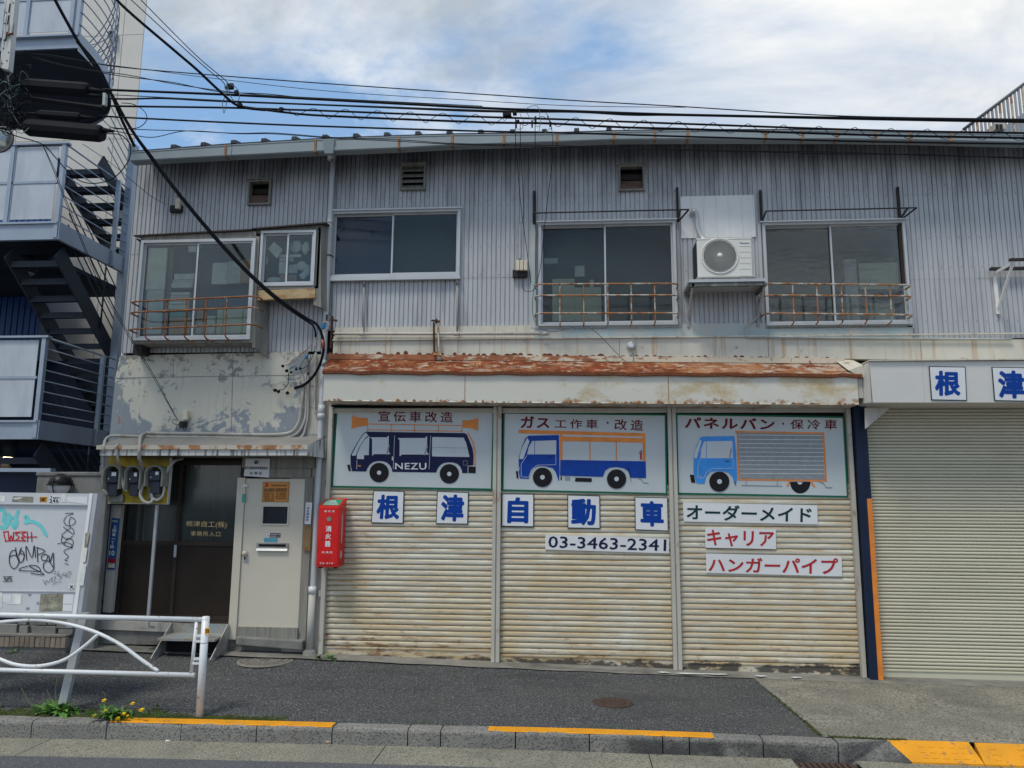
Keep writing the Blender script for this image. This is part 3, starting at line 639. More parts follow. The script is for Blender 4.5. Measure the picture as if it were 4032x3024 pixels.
# ---- vents
def vent(r, kind):
    x0, x1, z0, z1 = r; t = .022
    mb = MB(); Y0 = WY-.045
    for b in ((x0-t, x1+t, z1, z1+t), (x0-t, x1+t, z0-t, z0), (x0-t, x0, z0, z1), (x1, x1+t, z0, z1)): mb.box(b[0], b[1], Y0, WY+.05, b[2], b[3])
    mb.box(x0-t-.015, x1+t+.015, Y0-.03, WY, z1+t, z1+t+.008)
    v = part(mb, 'vent', 'old_wood' if kind != 1 else 'old_wood')
    Bx(x0, x1, WY+.12, WY+.13, z0, z1).build('vent_back', 'black_void', v)
    n = 4 if kind == 1 else 2; h = (z1-z0)/n
    for i in range(n):
        z = z0+h*i; 
        if kind != 1 and i == 1: MB().hexa([(x0, WY+.05, z+h*.55), (x1, WY+.05, z+h*.55), (x1, WY+.05, z+.01), (x0, WY+.05, z+.01)], [(x0, WY+.06, z+h*.55), (x1, WY+.06, z+h*.55), (x1, WY+.06, z+.01), (x0, WY+.06, z+.01)]).build('louvre', 'brown_door', v); continue
        MB().hexa([(x0, WY-.03, z+h*.08), (x1, WY-.03, z+h*.08), (x1, WY-.03, z+.0), (x0, WY-.03, z+.0)],
                  [(x0, WY+.03, z+h*.92), (x1, WY+.03, z+h*.92), (x1, WY+.03, z+h*.8), (x0, WY+.03, z+h*.8)]).build('louvre', 'old_wood' if kind == 1 else 'vent_brown', v)
D('vent_brown', (.13, .085, .065), .8, var=.35, vs=12)
vent(v1, 0); vent(v2, 1); vent(v3, 2)
# ---- main upper windows: frame > sash, pane
def window(r, split, pm=('pane_pattern', 'pane_pattern'), fr_w=.034, Y=WY, name='window', dep=.06, items=None):
    x0, x1, z0, z1 = r
    mb = MB(); f = fr_w
    for b in ((x0, x1, z1-f*.8, z1), (x0, x1, z0, z0+f*.9), (x0, x0+f, z0+f*.9, z1-f*.8), (x1-f, x1, z0+f*.9, z1-f*.8)): mb.box(b[0], b[1], Y-dep, Y+.05, b[2], b[3])
    w = part(mb, name, 'aluminium')
    s = .020
    for i, (a, b) in enumerate(((x0+f, split+.012), (split-.012, x1-f))):
        yy = Y-.012 if i == 1 else Y+.014; mb = MB(); zz0, zz1 = z0+f*.9, z1-f*.8
        for q in ((a, b, zz1-s, zz1), (a, b, zz0, zz0+s*1.6), (a, a+s, zz0+s*1.6, zz1-s), (b-s, b, zz0+s*1.6, zz1-s)): mb.box(q[0], q[1], yy, yy+.02, q[2], q[3])
        mb.build('sash', 'aluminium', w)
        Bx(a+s, b-s, yy+.008, yy+.012, zz0+s*1.6, zz1-s).build('pane', pm[i], w)
    mb = MB(); Yb = Y+.28
    mb.box(x0, x1, Yb, Yb+.01, z0, z1); mb.box(x0-.001, x0+.01, Y+.06, Yb, z0, z1); mb.box(x1-.01, x1+.001, Y+.06, Yb, z0, z1); mb.box(x0, x1, Y+.06, Yb, z1-.01, z1); mb.box(x0, x1, Y+.06, Yb, z0, z0+.01)
    mb.build('dark_room', 'room_dark', w); return w
W1 = window(wA, ax('8', 517, 900, WY), ('pane_dark', 'pane_pattern'))
xm = wA
Bx(wA[0]-.02, wA[1]+.03, WY-.085, WY-.061, wA[3]+.001, wA[3]+.022).build('drip_cap', 'aluminium', W1)
Bx(wA[0]-.02, wA[1]+.01, WY-.075, WY-.01, wA[2]-.045, wA[2]-.001).build('sill', 'aluminium', W1)
W2 = window(wB, ax('9', 636, 1000, WY))
def inside(w, k, x0, y0, x1, y1, m, Y=WY+.05, dep=.03): Y = min(Y, WY+.06)+.012*(Y-WY); bpx(k, x0, y0, x1, y1, Y, dep).build('stored_box', m, w)
inside(W2, '9', 290, 1075, 435, 1350, 'cabinet'); inside(W2, '9', 436, 1130, 610, 1350, 'cabinet', WY+.12); inside(W2, '9', 437, 990, 500, 1060, 'paper'); inside(W2, '9', 235, 940, 325, 975, 'cloth_grey', WY+.13); inside(W2, '9', 535, 1080, 560, 1128, 'paper')
W3 = window(wC, ax('10', 545, 1100, WY), ('pane_ripple', 'pane_ripple'))
inside(W3, '10', 620, 1040, 690, 1400, 'cloth_grey', WY+.16); inside(W3, '10', 700, 1060, 920, 1210, 'cabinet', WY+.13); inside(W3, '10', 760, 1290, 900, 1395, 'cabinet', WY+.09)
for (r, k) in ((wB, 0), (wC, 1)):
    part(Bx(r[0]-.03, r[1]+.02, WY-.09, WY-.061, r[3]+.002, r[3]+.018), 'drip_cap', 'aluminium')
# vertical trims beside windows B and C
def trim(k, x0, y0, x1, y1, m, Y=WY-.03, dep=.04, name='trim_board'): part(bpx(k, x0, y0, x1, y1, Y, dep), name, m)
trim('9', 150, 712, 182, 1395, 'blue_green_paint'); trim('9', 1102, 715, 1130, 1395, 'galvanised_weathered'); trim('9', 178, 1392, 1112, 1402, 'galvanised_weathered')
trim('10', 132, 836, 150, 1430, 'galvanised'); trim('10', 932, 835, 975, 1180, 'brown_frame', WY-.028); trim('10', 965, 1185, 1000, 1430, 'blue_green_paint'); trim('10', 165, 1421, 1000, 1430, 'old_wood')
trim('8', 962, 1140, 975, 1475, 'galvanised_weathered'); trim('8', 965, 690, 975, 1120, 'dark_steel', WY-.02)
# vertical vent pipes below window A
for x, y0, y1 in ((320, 1175, 1500), (961, 1165, 1500)):
    p0, p1 = at('8', x, y0, WY-.03), at('8', x, y1, WY-.08)
    v = part(MB().tube([p0, p1], .011), 'vent_pipe', 'galvanised_weathered')
    MB().tube([p0+Vector((0, -.005, -.01)), p0+Vector((0, -.005, .06)), p0+Vector((0, -.005, .075))], .02, r2=.008).build('pipe_cap', 'galvanised_weathered', v)
# horizontal pipe over the band
mb = MB(); p0 = at('11', 175, 98, WY-.11); p1 = at('11', 1470, 98, WY-.11); mb.tube([p0, p1], .019, 8)
hp = part(mb, 'horizontal_pipe', 'cream_wall')
for x in (345, 915, 1440):
    c = at('11', x, 98, WY-.11); MB().tube([c-Vector((.035, 0, 0)), c+Vector((.035, 0, 0))], .025, 8).build('pipe_joint', 'cream_wall', hp)
# blue-green board and cream band
def bandz(x, top): return 0
def band(xa, xb, ka, kb, m, Y, dep, name):     # ka/kb: (k,x,y) top and bottom samples
    zt, zb_ = [az(*p, Y) for p in ka], [az(*p, Y) for p in kb]
    part(MB().hexa([(xa, Y, zt[0]), (xb, Y, zt[1]), (xb, Y, zb_[1]), (xa, Y, zb_[0])], [(xa, Y+dep, zt[0]), (xb, Y+dep, zt[1]), (xb, Y+dep, zb_[1]), (xa, Y+dep, zb_[0])]), name, m)
YB = WY-.07
seam = [ax('11', 170, 160, YB)]+[ax('11', x, 160, YB) for x in (217, 920, 1052, 1890)]+[ax('12', 758, 170, YB), ax('12', 1625, 170, YB), 6.0, 7.6, 9.5]
def bz(x): return az('F', 0, 0, YB)
tT = [(at('11', 170, 113, YB)), at('11', 1052, 118, YB), at('11', 2212, 122, YB), at('12', 1400, 122, YB), at('12', 2212, 128, YB)]
tB = [(at('11', 170, 218, YB)), at('11', 1052, 226, YB), at('11', 2212, 236, YB), at('12', 1400, 238, YB), at('12', 2212, 243, YB)]
for a, b in zip(seam, seam[1:]):
    part(MB().hexa([(a+.0025, YB, gz(tT, a)), (b-.0025, YB, gz(tT, b)), (b-.0025, YB, gz(tB, b)), (a+.0025, YB, gz(tB, a))],
                   [(a+.0025, WY+.02, gz(tT, a)), (b-.0025, WY+.02, gz(tT, b)), (b-.0025, WY+.02, gz(tB, b)), (a+.0025, WY+.02, gz(tB, a))]), 'band_panel', 'cream_band')
YC = WY-.025
for (xa, xb) in ((seam[0], ax('11', 1380, 90, YC)), (ax('11', 1380, 90, YC)+.003, ax('12', 757, 90, YC)), (ax('12', 757, 90, YC)+.003, ax('12', 1582, 90, YC))):
    part(Bx(xa, xb, YC, WY+.02, gz(tT, xa)-.05, zb2+.03), 'lower_board', 'blue_green_paint' if xa > seam[0]+.5 else 'cream_band')
part(Bx(seam[0], 9.5, WY-.10, WY-.0701, gz(tT, 1)-.004, gz(tT, 1)+.012), 'band_flashing', 'cream_band')
# rusty lean-to roof strip + fascia box
FY = 8.84
xF0, xF1 = ax('11', 115, 400, FY), ax('12', 1300, 410, FY)
u0 = at('11', 150, 228, YB); u1 = at('12', 1185, 240, YB); l0 = at('11', 105, 322, FY-.03); l1 = at('12', 1293, 326, FY-.03)
nseg = 3; D('strip_rust', (.24, .09, .045), .8, var=.3, vs=8, bump=.2, bs=30, stains=[dict(col=(.56, .50, .40), sc=4, st=(1, 1, 3), lo=.56, hi=.64, amt=.9, bias=[(0, -1.6, 1.5, .22)]), dict(col=(.20, .07, .03), sc=9, off=3, st=(1.5, 1, 1), lo=.58, hi=.66, amt=.8)]); rs = [0, .345, .93, 1.0]
for i, (a, b) in enumerate(zip(rs, rs[1:])):
    k = 14; mb = MB()
    for j in range(k+1):
        t = a+(b-a)*j/k; U = u0.lerp(u1, t); Lw = l0.lerp(l1, t); U = Vector((U.x, U.y-.0, U.z)); wv = .006*math.sin(t*60)+.004*math.sin(t*151)
        Lw = Lw+Vector((0, 0, wv))
        mb.v += [U+Vector((0, 0, .02)), U+Vector((0, -.03, -.055)), U+Vector((0, -.045, -.06)), Lw+Vector((0, 0, .004*(i % 2))), Lw+Vector((0, .0, -.028)), Lw+Vector((0, .05, -.03))]
    for j in range(k):
        for q in range(5): c = j*6+q; mb.f.append((c+1, c+7, c+6, c)); mb.sm.append(False)
    part(mb, 'rusty_roof_sheet', 'rusty_roof')
    for j in range(k):
        Q = [l0.lerp(l1, a+(b-a)*(j+o_)/k)+Vector((0, -.004, .006*math.sin((a+(b-a)*(j+o_)/k)*60)+.004*math.sin((a+(b-a)*(j+o_)/k)*151))) for o_ in (0, 1)]
        part(MB().hexa([Q[0]+Vector((0, 0, .006)), Q[1]+Vector((0, 0, .006)), Q[1]-Vector((0, 0, .030)), Q[0]-Vector((0, 0, .030))], [Q[0]+Vector((0, .06, -.008)), Q[1]+Vector((0, .06, -.008)), Q[1]+Vector((0, .06, -.034)), Q[0]+Vector((0, .06, -.034))]), 'roof_lip', 'rust')
    part(MB().hexa([u0.lerp(u1, a)+Vector((0, -.034, .012)), u0.lerp(u1, b)+Vector((0, -.034, .012)), u0.lerp(u1, b)+Vector((0, -.048, -.055)), u0.lerp(u1, a)+Vector((0, -.048, -.055))], [u0.lerp(u1, a)+Vector((0, 0, .02)), u0.lerp(u1, b)+Vector((0, 0, .02)), u0.lerp(u1, b)+Vector((0, 0, -.05)), u0.lerp(u1, a)+Vector((0, 0, -.05))]), 'upper_flashing', 'strip_rust')
# ragged rust edge where roof meets the band
mb = MB()
for i in range(70):
    t = i/70+rr.uniform(-.004, .004); U = u0.lerp(u1, t); h = abs(rr.gauss(0, .022))+.006; w = rr.uniform(.02, .05)
    if t > .55: h *= .55
    mb.add([U+Vector((-w, -.004, .012)), U+Vector((w, -.004, .012)), U+Vector((w*.7, -.005, h*.8+.012)), U+Vector((0, -.008, h+.015)), U+Vector((-w*.6, -.005, h*.9+.01))], [(0, 1, 2, 3, 4)])
part(mb, 'flaking_edge', 'rust', kind='stuff')
fz = lambda k, x, y: az(k, x, y, FY)
fT = [at('11', 115, 330, FY), at('11', 1200, 338, FY), at('11', 2212, 345, FY), at('12', 1300, 335, FY)]
fB = [at('11', 115, 500, FY), at('11', 1200, 512, FY), at('11', 2212, 518, FY), at('12', 1260, 497, FY), at('12', 1300, 490, FY)]
sx = [xF0, ax('11', 962, 420, FY), ax('12', 190, 400, FY), xF1-.06]
for a, b in zip(sx, sx[1:]):
    n = 6; mb = MB()
    for j in range(n+1):
        x = a+.002+(b-a-.004)*j/n; mb.v += [Vector((x, FY, gz(fT, x)+.03)), Vector((x, FY, gz(fB, x)+.008)), Vector((x, FY-.006, gz(fB, x))), Vector((x, FY+.015, gz(fB, x)-.002)), Vector((x, WY+.02, gz(fB, x)-.002))]
    for j in range(n):
        for q in range(4): c = j*5+q; mb.f.append((c+1, c+6, c+5, c)); mb.sm.append(False)
    part(mb, 'fascia_panel', 'cream_fascia')
part(Bx(xF0-.002, xF0+.02, FY+.003, WY+.02, gz(fB, xF0)+.002, gz(fT, xF0)+.02), 'fascia_end', 'cream_fascia')
part(Bx(xF0+.02, xF1, FY+.02, WY+.25, gz(fB, 0)+.05, gz(fT, 0)+.0), 'fascia_core', 'cream_wall')
mb = MB()     # rust chips along the bottom edge of the cream fascia
for i in range(150):
    x = rr.uniform(xF0+.02, xF1-.05)
    if rr.random() < .6: x = round(x/.25)*.25+rr.gauss(0, .03)
    x = min(max(x, xF0+.03), xF1-.08); z = gz(fB, x)+.004; w, h = rr.uniform(.006, .03), abs(rr.gauss(0, .011))+.003
    mb.add([(x-w, FY-.0075, z), (x+w, FY-.0075, z), (x+w*.5, FY-.0065, z+h), (x-w*.3, FY-.0065, z+h*1.3), (x-w*.8, FY-.0065, z+h*.5)], [(0, 1, 2, 3, 4)])
for xs_ in sx[1:3]:
    for i in range(14): z = gz(fB, xs_)+.01+i*.03; mb.add([(xs_-.004, FY-.0012, z), (xs_+.005*rr.random()+.002, FY-.0012, z), (xs_+.004, FY-.0012, z+.028), (xs_-.003*rr.random()-.002, FY-.0012, z+.028)], [(0, 1, 2, 3)])
D('rust_orange', (.30, .13, .045), .85, var=.4, vs=20)
part(mb, 'rust_chips', 'rust_orange', kind='stuff')
mb = MB()     # fixing screws of the ribbed sheets
for zrow in (zj1-.12+.012, zj1+.018, zj2+.014, zb2+.03, zb2+1.05):
    x = XL+.1
    while x < 7.5:
        xx_ = (math.floor(x/PITCH)+.33)*PITCH; inw = any(h_[0]-.03 < xx_ < h_[1]+.03 and h_[2]-.03 < zrow < h_[3]+.03 for h_ in (wA, wB, wC, v1, v2, v3)) or (xx_ < xP and zrow < zroofL-.2)
        if not inw and rr.random() < .8: mb.add([(xx_-.0045, WY-.011, zrow+.0045), (xx_-.0045, WY-.011, zrow-.0045), (xx_+.0045, WY-.011, zrow-.0045), (xx_+.0045, WY-.011, zrow+.0045)], [(0, 1, 2, 3)])
        x += PITCH*2
part(mb, 'fixing_screws', 'rust', kind='stuff')
# right fascia with chamfered end
RY = 8.70
q = [at('12', 1332, 250, RY), at('12', 2212, 256, RY), at('12', 2212, 492, RY), at('12', 1347, 483, RY)]
ext = 5.0
sx = [q[0].x, ax('12', 1640, 370, RY), q[1].x+.5, 8.0]
for i, (a, b) in enumerate(zip(sx, sx[1:])):
    zt, zb_ = q[0].z-.003*i, q[3].z-.003*i
    mb = MB().hexa([(a+.001, RY, zt), (b-.001, RY, zt-.003), (b-.001, RY, zb_-.003), (a+.001+(.0 if i else .01), RY, zb_)], [(a+.001, WY+.2, zt), (b-.001, WY+.2, zt-.003), (b-.001, WY+.2, zb_-.003), (a+.001, WY+.2, zb_)])
    part(mb, 'fascia_panel', 'white_fascia')
part(Bx(q[0].x-.01, 8, RY-.03, WY-.08, q[0].z+.001, q[0].z+.014), 'fascia_cap', 'cream_band')
c0, c1, c2, c3 = at('12', 1300, 330, FY), q[0], Vector((q[3].x, RY, q[3].z)), at('12', 1305, 487, FY)
part(MB().hexa([c0+Vector((.0, .0, .06)), c1-Vector((.002, 0, 0)), c2-Vector((.002, 0, 0)), c3], [c0+Vector((.0, .2, .06)), c1+Vector((-.002, .34, 0)), c2+Vector((-.002, .34, 0)), c3+Vector((0, .2, 0))]), 'fascia_corner', 'white_fascia')
part(MB().hexa([c0+Vector((-.16, 0, .06)), c0+Vector((.0, 0, .12)), c0+Vector((.0, 0, -.02)), c0+Vector((-.02, 0, -.02))], [u1+Vector((-.1, 0, 0)), u1+Vector((.1, 0, .0)), u1+Vector((.1, 0, -.03)), u1+Vector((-.1, 0, -.03))]), 'roof_end_flashing', 'cream_band')
part(MB().hexa([at('12', 1305, 515, 8.95), at('12', 1450, 515, 8.95), at('12', 1440, 525, 8.95), at('12', 1308, 635, 8.95)], [at('12', 1305, 515, 8.97), at('12', 1450, 515, 8.97), at('12', 1440, 525, 8.97), at('12', 1308, 635, 8.97)]), 'corner_bracket', 'cream_wall')
# fine grit gathered along the wall and in the gutter
mb = MB()
for i in range(420):
    x = rr.uniform(-6, 5.5)
    if i % 3: y = 8.92-abs(rr.gauss(0, .07)); z = zg(x, y)+(.006 if x > 2.2 else 0)
    else: y = rr.uniform(6.45, 6.84); z = lerp(ZR, x)-.004
    s_ = rr.uniform(.003, .009); mb.add([(x-s_, y, z), (x+s_, y-s_*.5, z), (x+s_*.3, y+s_, z), (x, y, z+s_*1.2)], [(0, 1, 3), (1, 2, 3), (2, 0, 3)])
mb.build('grit', 'concrete_strip', kind='stuff')
# ---- ground floor: posts and shutters
SY = WY-.03
def xq(k, x, y): return ax(k, x, y, WY)
g1 = xq('13', 112, 500), xq('13', 135, 500); p12 = xq('13', 1090, 500), xq('13', 1137, 500); p23 = xq('13', 2124, 500), xq('13', 2172, 500)
gR = xq('14', 1180, 600), xq('14', 1205, 600)
ztop = gz(fB, 0)
for i, (a, b) in enumerate((g1, p12, p23, gR)):
    zb_ = zg(a, 9.1)+.02
    mb = MB(); w = (b-a)
    if i in (1, 2):
        mb.box(a, a+w*.42, SY-.05, WY+.06, zb_, ztop); mb.box(a+w*.42, a+w*.58, SY-.03, WY+.06, zb_, ztop); mb.box(a+w*.58, b, SY-.05, WY+.06, zb_, ztop)
    else: mb.box(a, b, SY-.05, WY+.06, zb_, ztop)
    part(mb, 'shutter_post', 'shutter_frame')
def slatmesh(L, pitch, m, depth=.013):
    h = pitch; g = h*.13; prof = [(.022, 0), (.022, g), (-depth*.45, g+.001), (-depth*.9, h*.35), (-depth, h*.6), (-depth*.8, h*.9), (-depth*.35, h-.001), (.022, h)]
    n = len(prof); vs = [(x, y, z) for x in (0, L) for (y, z) in prof]; fs = [(i, n+i, n+i+1, i+1) for i in range(n-1)]
    me = bpy.data.meshes.new('slat'); me.from_pydata(vs, [], fs); me.materials.append(M[m]); me.polygons.foreach_set('use_smooth', [1 <= i <= 4 for i in range(n-1)]); return me
def shutter(xa, xb, z1, pitch, m, label, base_dirty=True, Y=WY):
    zb0, zb1 = zg(xa, 9.1)+.015, zg(xb, 9.1)+.015; bar = .09
    zs = max(zb0, zb1)+bar
    mb = MB().hexa([(xa+.003, Y-.012, zs), (xb-.003, Y-.012, zs), (xb-.003, Y-.012, zb1), (xa+.003, Y-.012, zb0)], [(xa+.003, Y+.02, zs), (xb-.003, Y+.02, zs), (xb-.003, Y+.02, zb1), (xa+.003, Y+.02, zb0)])
    mb.box(xa+.01, xb-.01, Y-.022, Y-.012, zs-.02, zs-.008)
    s = part(mb, 'roller_shutter', m, label=label); me = slatmesh(xb-xa-.006, pitch, m); z = zs+.001; o = ORG[s.name]
    while z < z1:
        ob = bpy.data.objects.new('slat', me); COL.objects.link(ob); ob.parent = s; ob.location = Vector((xa+.003, Y+random.uniform(-.0015, .0015), z+random.uniform(-.0008, .0008)))-o; ob.rotation_euler = (random.uniform(-.02, .02), random.uniform(-.0006, .0006), random.uniform(-.0008, .0008)); z += pitch
    Bx(xa, xb, Y+.025, Y+.04, zb0-.05, z1+.9).build('shutter_back', 'black_void', s); return s
zmur = az('11', 165, 1040, WY)
s1 = shutter(g1[1], p12[0], az('11', 640, 1000, WY), .0625, 'shutter_cream', 'rusty cream roller shutter beside the red extinguisher box')
s2 = shutter(p12[1], p23[0], az('11', 1640, 1010, WY), .0625, 'shutter_cream', 'cream roller shutter carrying the phone number sign')
s3 = shutter(p23[1], gR[0], az('12', 700, 970, WY), .0625, 'shutter_cream', 'cream roller shutter with three katakana signs')
for a, b in ((g1[1], p12[0]), (p12[1], p23[0]), (p23[1], gR[0])):
    mb = MB(); mb.box(a, b, WY-.03, WY+.05, ztop-.075, ztop-.012); mb.box(a, b, WY-.045, WY-.03, ztop-.045, ztop-.025); part(mb, 'shutter_header', 'shutter_frame')
# navy column and orange jamb, then the khaki shutter
cx0, cx1, cx2 = xq('14', 1208, 500), xq('14', 1252, 500), xq('14', 1283, 500)
part(Bx(gR[1]+.002, cx0-.002, WY-.01, WY+.2, zg(3.4, 9.1), ztop), 'wall_strip', 'cream_wall')
col = part(Bx(cx0, cx1, SY-.12, WY+.2, zg(3.4, 9.1), ztop), 'navy_column', 'paint_navy_steel' if 0 else 'navy_wall', bevel=.006)
zo = az('14', 1255, 98, WY-.13)
part(Bx(cx1+.002, cx2, SY-.115, WY-.03, zg(3.4, 9.1), zo), 'orange_jamb', 'paint_orange')
part(Bx(cx1+.002, cx2-.002, SY-.11, WY-.03, zo+.001, ztop), 'upper_jamb', 'navy_wall')
s4 = shutter(cx1+.004, 8.0, 3.2, .0375, 'shutter_khaki', 'clean khaki roller shutter beyond the orange jamb')
# ---- left ground floor and plaster
pl = WY-.012
part(MB().poly('6', [(200, 326), (1395, 300), (1800, 285), (1800, 1085), (100, 1085), (118, 960), (160, 515)], pl, .05), 'plaster_wall', 'plaster')
for (y0, y1) in ((514, 492),):
    a, b = at('6', 165, y0+3, pl-.002), at('6', 1700, y1, pl-.002); part(MB().beam(a, b, .004, .007), 'sheet_seam', 'old_wood')
part(MB().beam(at('6', 1165, 330, pl-.002), at('6', 1150, 980, pl-.002), .004, .005), 'sheet_seam', 'old_wood')
part(MB().beam(at('6', 655, 345, pl-.002), at('6', 655, 512, pl-.002), .004, .004), 'sheet_seam', 'old_wood')
xdL = xP-.0
part(Bx(xdL-.36, g1[0]-.0, WY-.008, WY+.05, .1, 3.75), 'white_wall', 'cream_wall')
for y in (585, 770, 1000): part(MB().beam(at('6', 1810, y, WY-.01), at('6', 1890, y, WY-.01), .004, .005), 'wall_joint', 'old_wood')
# bay window boxes
def bay(k, quad, Y, name, zbot_extra, zt_extra, side):
    return None
BY = 8.92
b0 = rectpx('5', 195, 815, 1022, 1545, BY)    # large bay: X0,X1,Z0,Z1 (mean)
zt_b, zb_b = az('5', 640, 830, BY), az('5', 560, 1550, BY)
def hollow(mb, x0, x1, y0, y1, z0, z1, t=.03):
    mb.box(x0, x1, y0, y1, z0, z0+t); mb.box(x0, x1, y0, y1, z1-t, z1); mb.box(x0, x0+t, y0, y1, z0+t, z1-t); mb.box(x1-t, x1, y0, y1, z0+t, z1-t)
xb0, xb1 = ax('5', 175, 1200, BY), ax('5', 1012, 1200, BY)
mb = MB(); hollow(mb, xb0-.03, xb1+.03, BY, WY-.0135, zb_b-.03, zt_b+.05); mb.box(xb0, xb1, WY+.26, WY+.27, zb_b, zt_b)
bay1 = part(mb, 'bay_window', 'old_wood')
def sash2(parent, x0, x1, z0, z1, split, Y, pm, f=.035):
    mb = MB()
    for b in ((x0, x1, z1-f, z1), (x0, x1, z0, z0+f), (x0, x0+f, z0+f, z1-f), (x1-f, x1, z0+f, z1-f)): mb.box(b[0], b[1], Y-.03, Y+.035, b[2], b[3])
    mb.build('window_frame', 'aluminium', parent); s = .022
    for i, (a, b) in enumerate(((x0+f, split+.012), (split-.012, x1-f))):
        yy = Y-.008 if i else Y+.014; mb = MB()
        for q2 in ((a, b, z1-f-s, z1-f), (a, b, z0+f, z0+f+s*1.3), (a, a+s, z0+f+s*1.3, z1-f-s), (b-s, b, z0+f+s*1.3, z1-f-s)): mb.box(q2[0], q2[1], yy, yy+.018, q2[2], q2[3])
        mb.build('sash', 'aluminium', parent); Bx(a+s, b-s, yy+.007, yy+.011, z0+f+s*1.3, z1-f-s).build('pane', pm, parent)
sash2(bay1, xb0+.0, xb1-.0, zb_b+.002, zt_b+.018, ax('5', 590, 1200, BY), BY-.006, 'pane_clear')
# what stands behind the bay glass
def put(k, x0, y0, x1, y1, m, Y, dep=.05, name='stored_thing', par=None): bpx(k, x0, y0, x1, y1, Y, dep).build(name, m, par or bay1)
Bx(xb0, xb1, 9.15, 9.17, zb_b, zt_b).build('back_panel', 'room_dark', bay1)
put('5', 240, 880, 375, 1180, 'paper', 8.965, .02, 'curtain'); put('5', 225, 1185, 350, 1500, 'cloth_grey', 8.965, .02, 'curtain'); put('5', 380, 880, 410, 1500, 'old_wood', 9.05, .02, 'post')
for (y0, y1, x0, x1, m) in ((1065, 1105, 435, 580, 'paper'), (1108, 1130, 425, 575, 'cloth_grey'), (1132, 1165, 415, 565, 'paper'), (1200, 1218, 410, 548, 'paper'), (1222, 1240, 408, 545, 'cloth_grey'), (1244, 1262, 405, 548, 'paper'),
                         (1265, 1285, 400, 540, 'cloth_grey'), (1290, 1320, 395, 535, 'paper'), (1330, 1375, 395, 540, 'tape_green'), (1380, 1500, 400, 550, 'cardboard'), (1330, 1410, 600, 650, 'cardboard'), (1370, 1500, 670, 730, 'paper'), (1415, 1500, 590, 660, 'cloth_grey'), (1320, 1500, 745, 985, 'cabinet')):
    put('5', x0, y0, x1, y1, m, 8.97 if x0 < 600 else 9.0, .05, 'stacked_papers')
put('5', 710, 985, 820, 1140, 'paper', 9.0, .04, 'carton'); put('5', 824, 975, 915, 1135, 'cloth_grey', 9.0, .04, 'carton'); put('5', 918, 965, 1000, 1130, 'cardboard', 9.0, .04, 'carton')
put('5', 538, 862, 596, 908, 'sign_white', BY+.03, .002, 'paper_notice')
# small bay
SYb = 8.97
xs0, xs1 = ax('5', 1062, 960, SYb), ax('5', 1462, 960, SYb); zs0, zs1 = az('5', 1260, 1170, SYb), az('5', 1260, 768, SYb)
mb = MB(); hollow(mb, xs0-.02, xs1+.05, SYb, WY-.0135, zs0-.01, zs1+.06)
bay2 = part(mb, 'bay_window', 'cream_wall')
sash2(bay2, xs0, xs1, zs0+.022, zs1+.02, ax('5', 1258, 960, SYb), SYb-.006, 'pane_clear', .03)
Bx(xs0, xs1, 9.15, 9.17, zs0, zs1).build('back_panel', 'room_dark', bay2)
D('sill_rust', (.50, .38, .22), .7, var=.15, stains=[dict(col=(.30, .16, .07), sc=7, st=(1, 1, 2), lo=.48, hi=.62, amt=.8)])
MB().quadpx('5', [(1030, 1186), (1458, 1170), (1458, 1238), (1030, 1255)], SYb-.02, .06).build('sill_board', 'sill_rust', bay2)
def ball(mb, c, rx, ry, rz, seed, n=10, m=7):
    r3 = random.Random(seed); vs = []; 
    for i in range(m+1):
        th = math.pi*i/m
        for j in range(n):
            ph = 2*math.pi*j/n; k = 1+r3.uniform(-.14, .14); vs.append((c.x+rx*k*math.sin(th)*math.cos(ph), c.y+ry*math.sin(th)*math.sin(ph), c.z+rz*k*math.cos(th)))
    mb.add(vs, [(i*n+j, (i+1)*n+j, (i+1)*n+(j+1) % n, i*n+(j+1) % n) for i in range(m) for j in range(n)], True)
for i, (x, y, rx, rz, m) in enumerate(((1320, 870, 45, 45, 'cloth_grey'), (1390, 880, 30, 50, 'paper'), (1365, 1010, 45, 35, 'paper'), (1400, 1040, 30, 45, 'cloth_grey'), (1100, 970, 22, 30, 'paper'), (1370, 1080, 30, 30, 'paper'), (1160, 1115, 60, 28, 'cloth_grey'))):
    c = at('5', x, y, 9.07); mb = MB(); ball(mb, c, rx*.0017, .03, rz*.0017, i); mb.build('plastic_bag', m, bay2)
MB().quadpx('5', [(1160, 832), (1222, 890), (1180, 955), (1115, 885)], 9.05, .01).build('paper_sheet', 'paper', bay2)
for (x0, y0, x1, y1, m) in ((1120, 955, 1195, 1105, 'navy_wall'), (1195, 925, 1355, 945, 'paper'), (1195, 950, 1300, 975, 'cloth_grey'), (1190, 980, 1240, 1065, 'paper'), (1245, 1000, 1330, 1060, 'cloth_grey'), (1200, 1070, 1320, 1140, 'cardboard'), (1075, 1010, 1100, 1120, 'paint_maroon')):
    put('5', x0, y0, x1, y1, m, 9.08, .03, 'stored_thing', bay2)
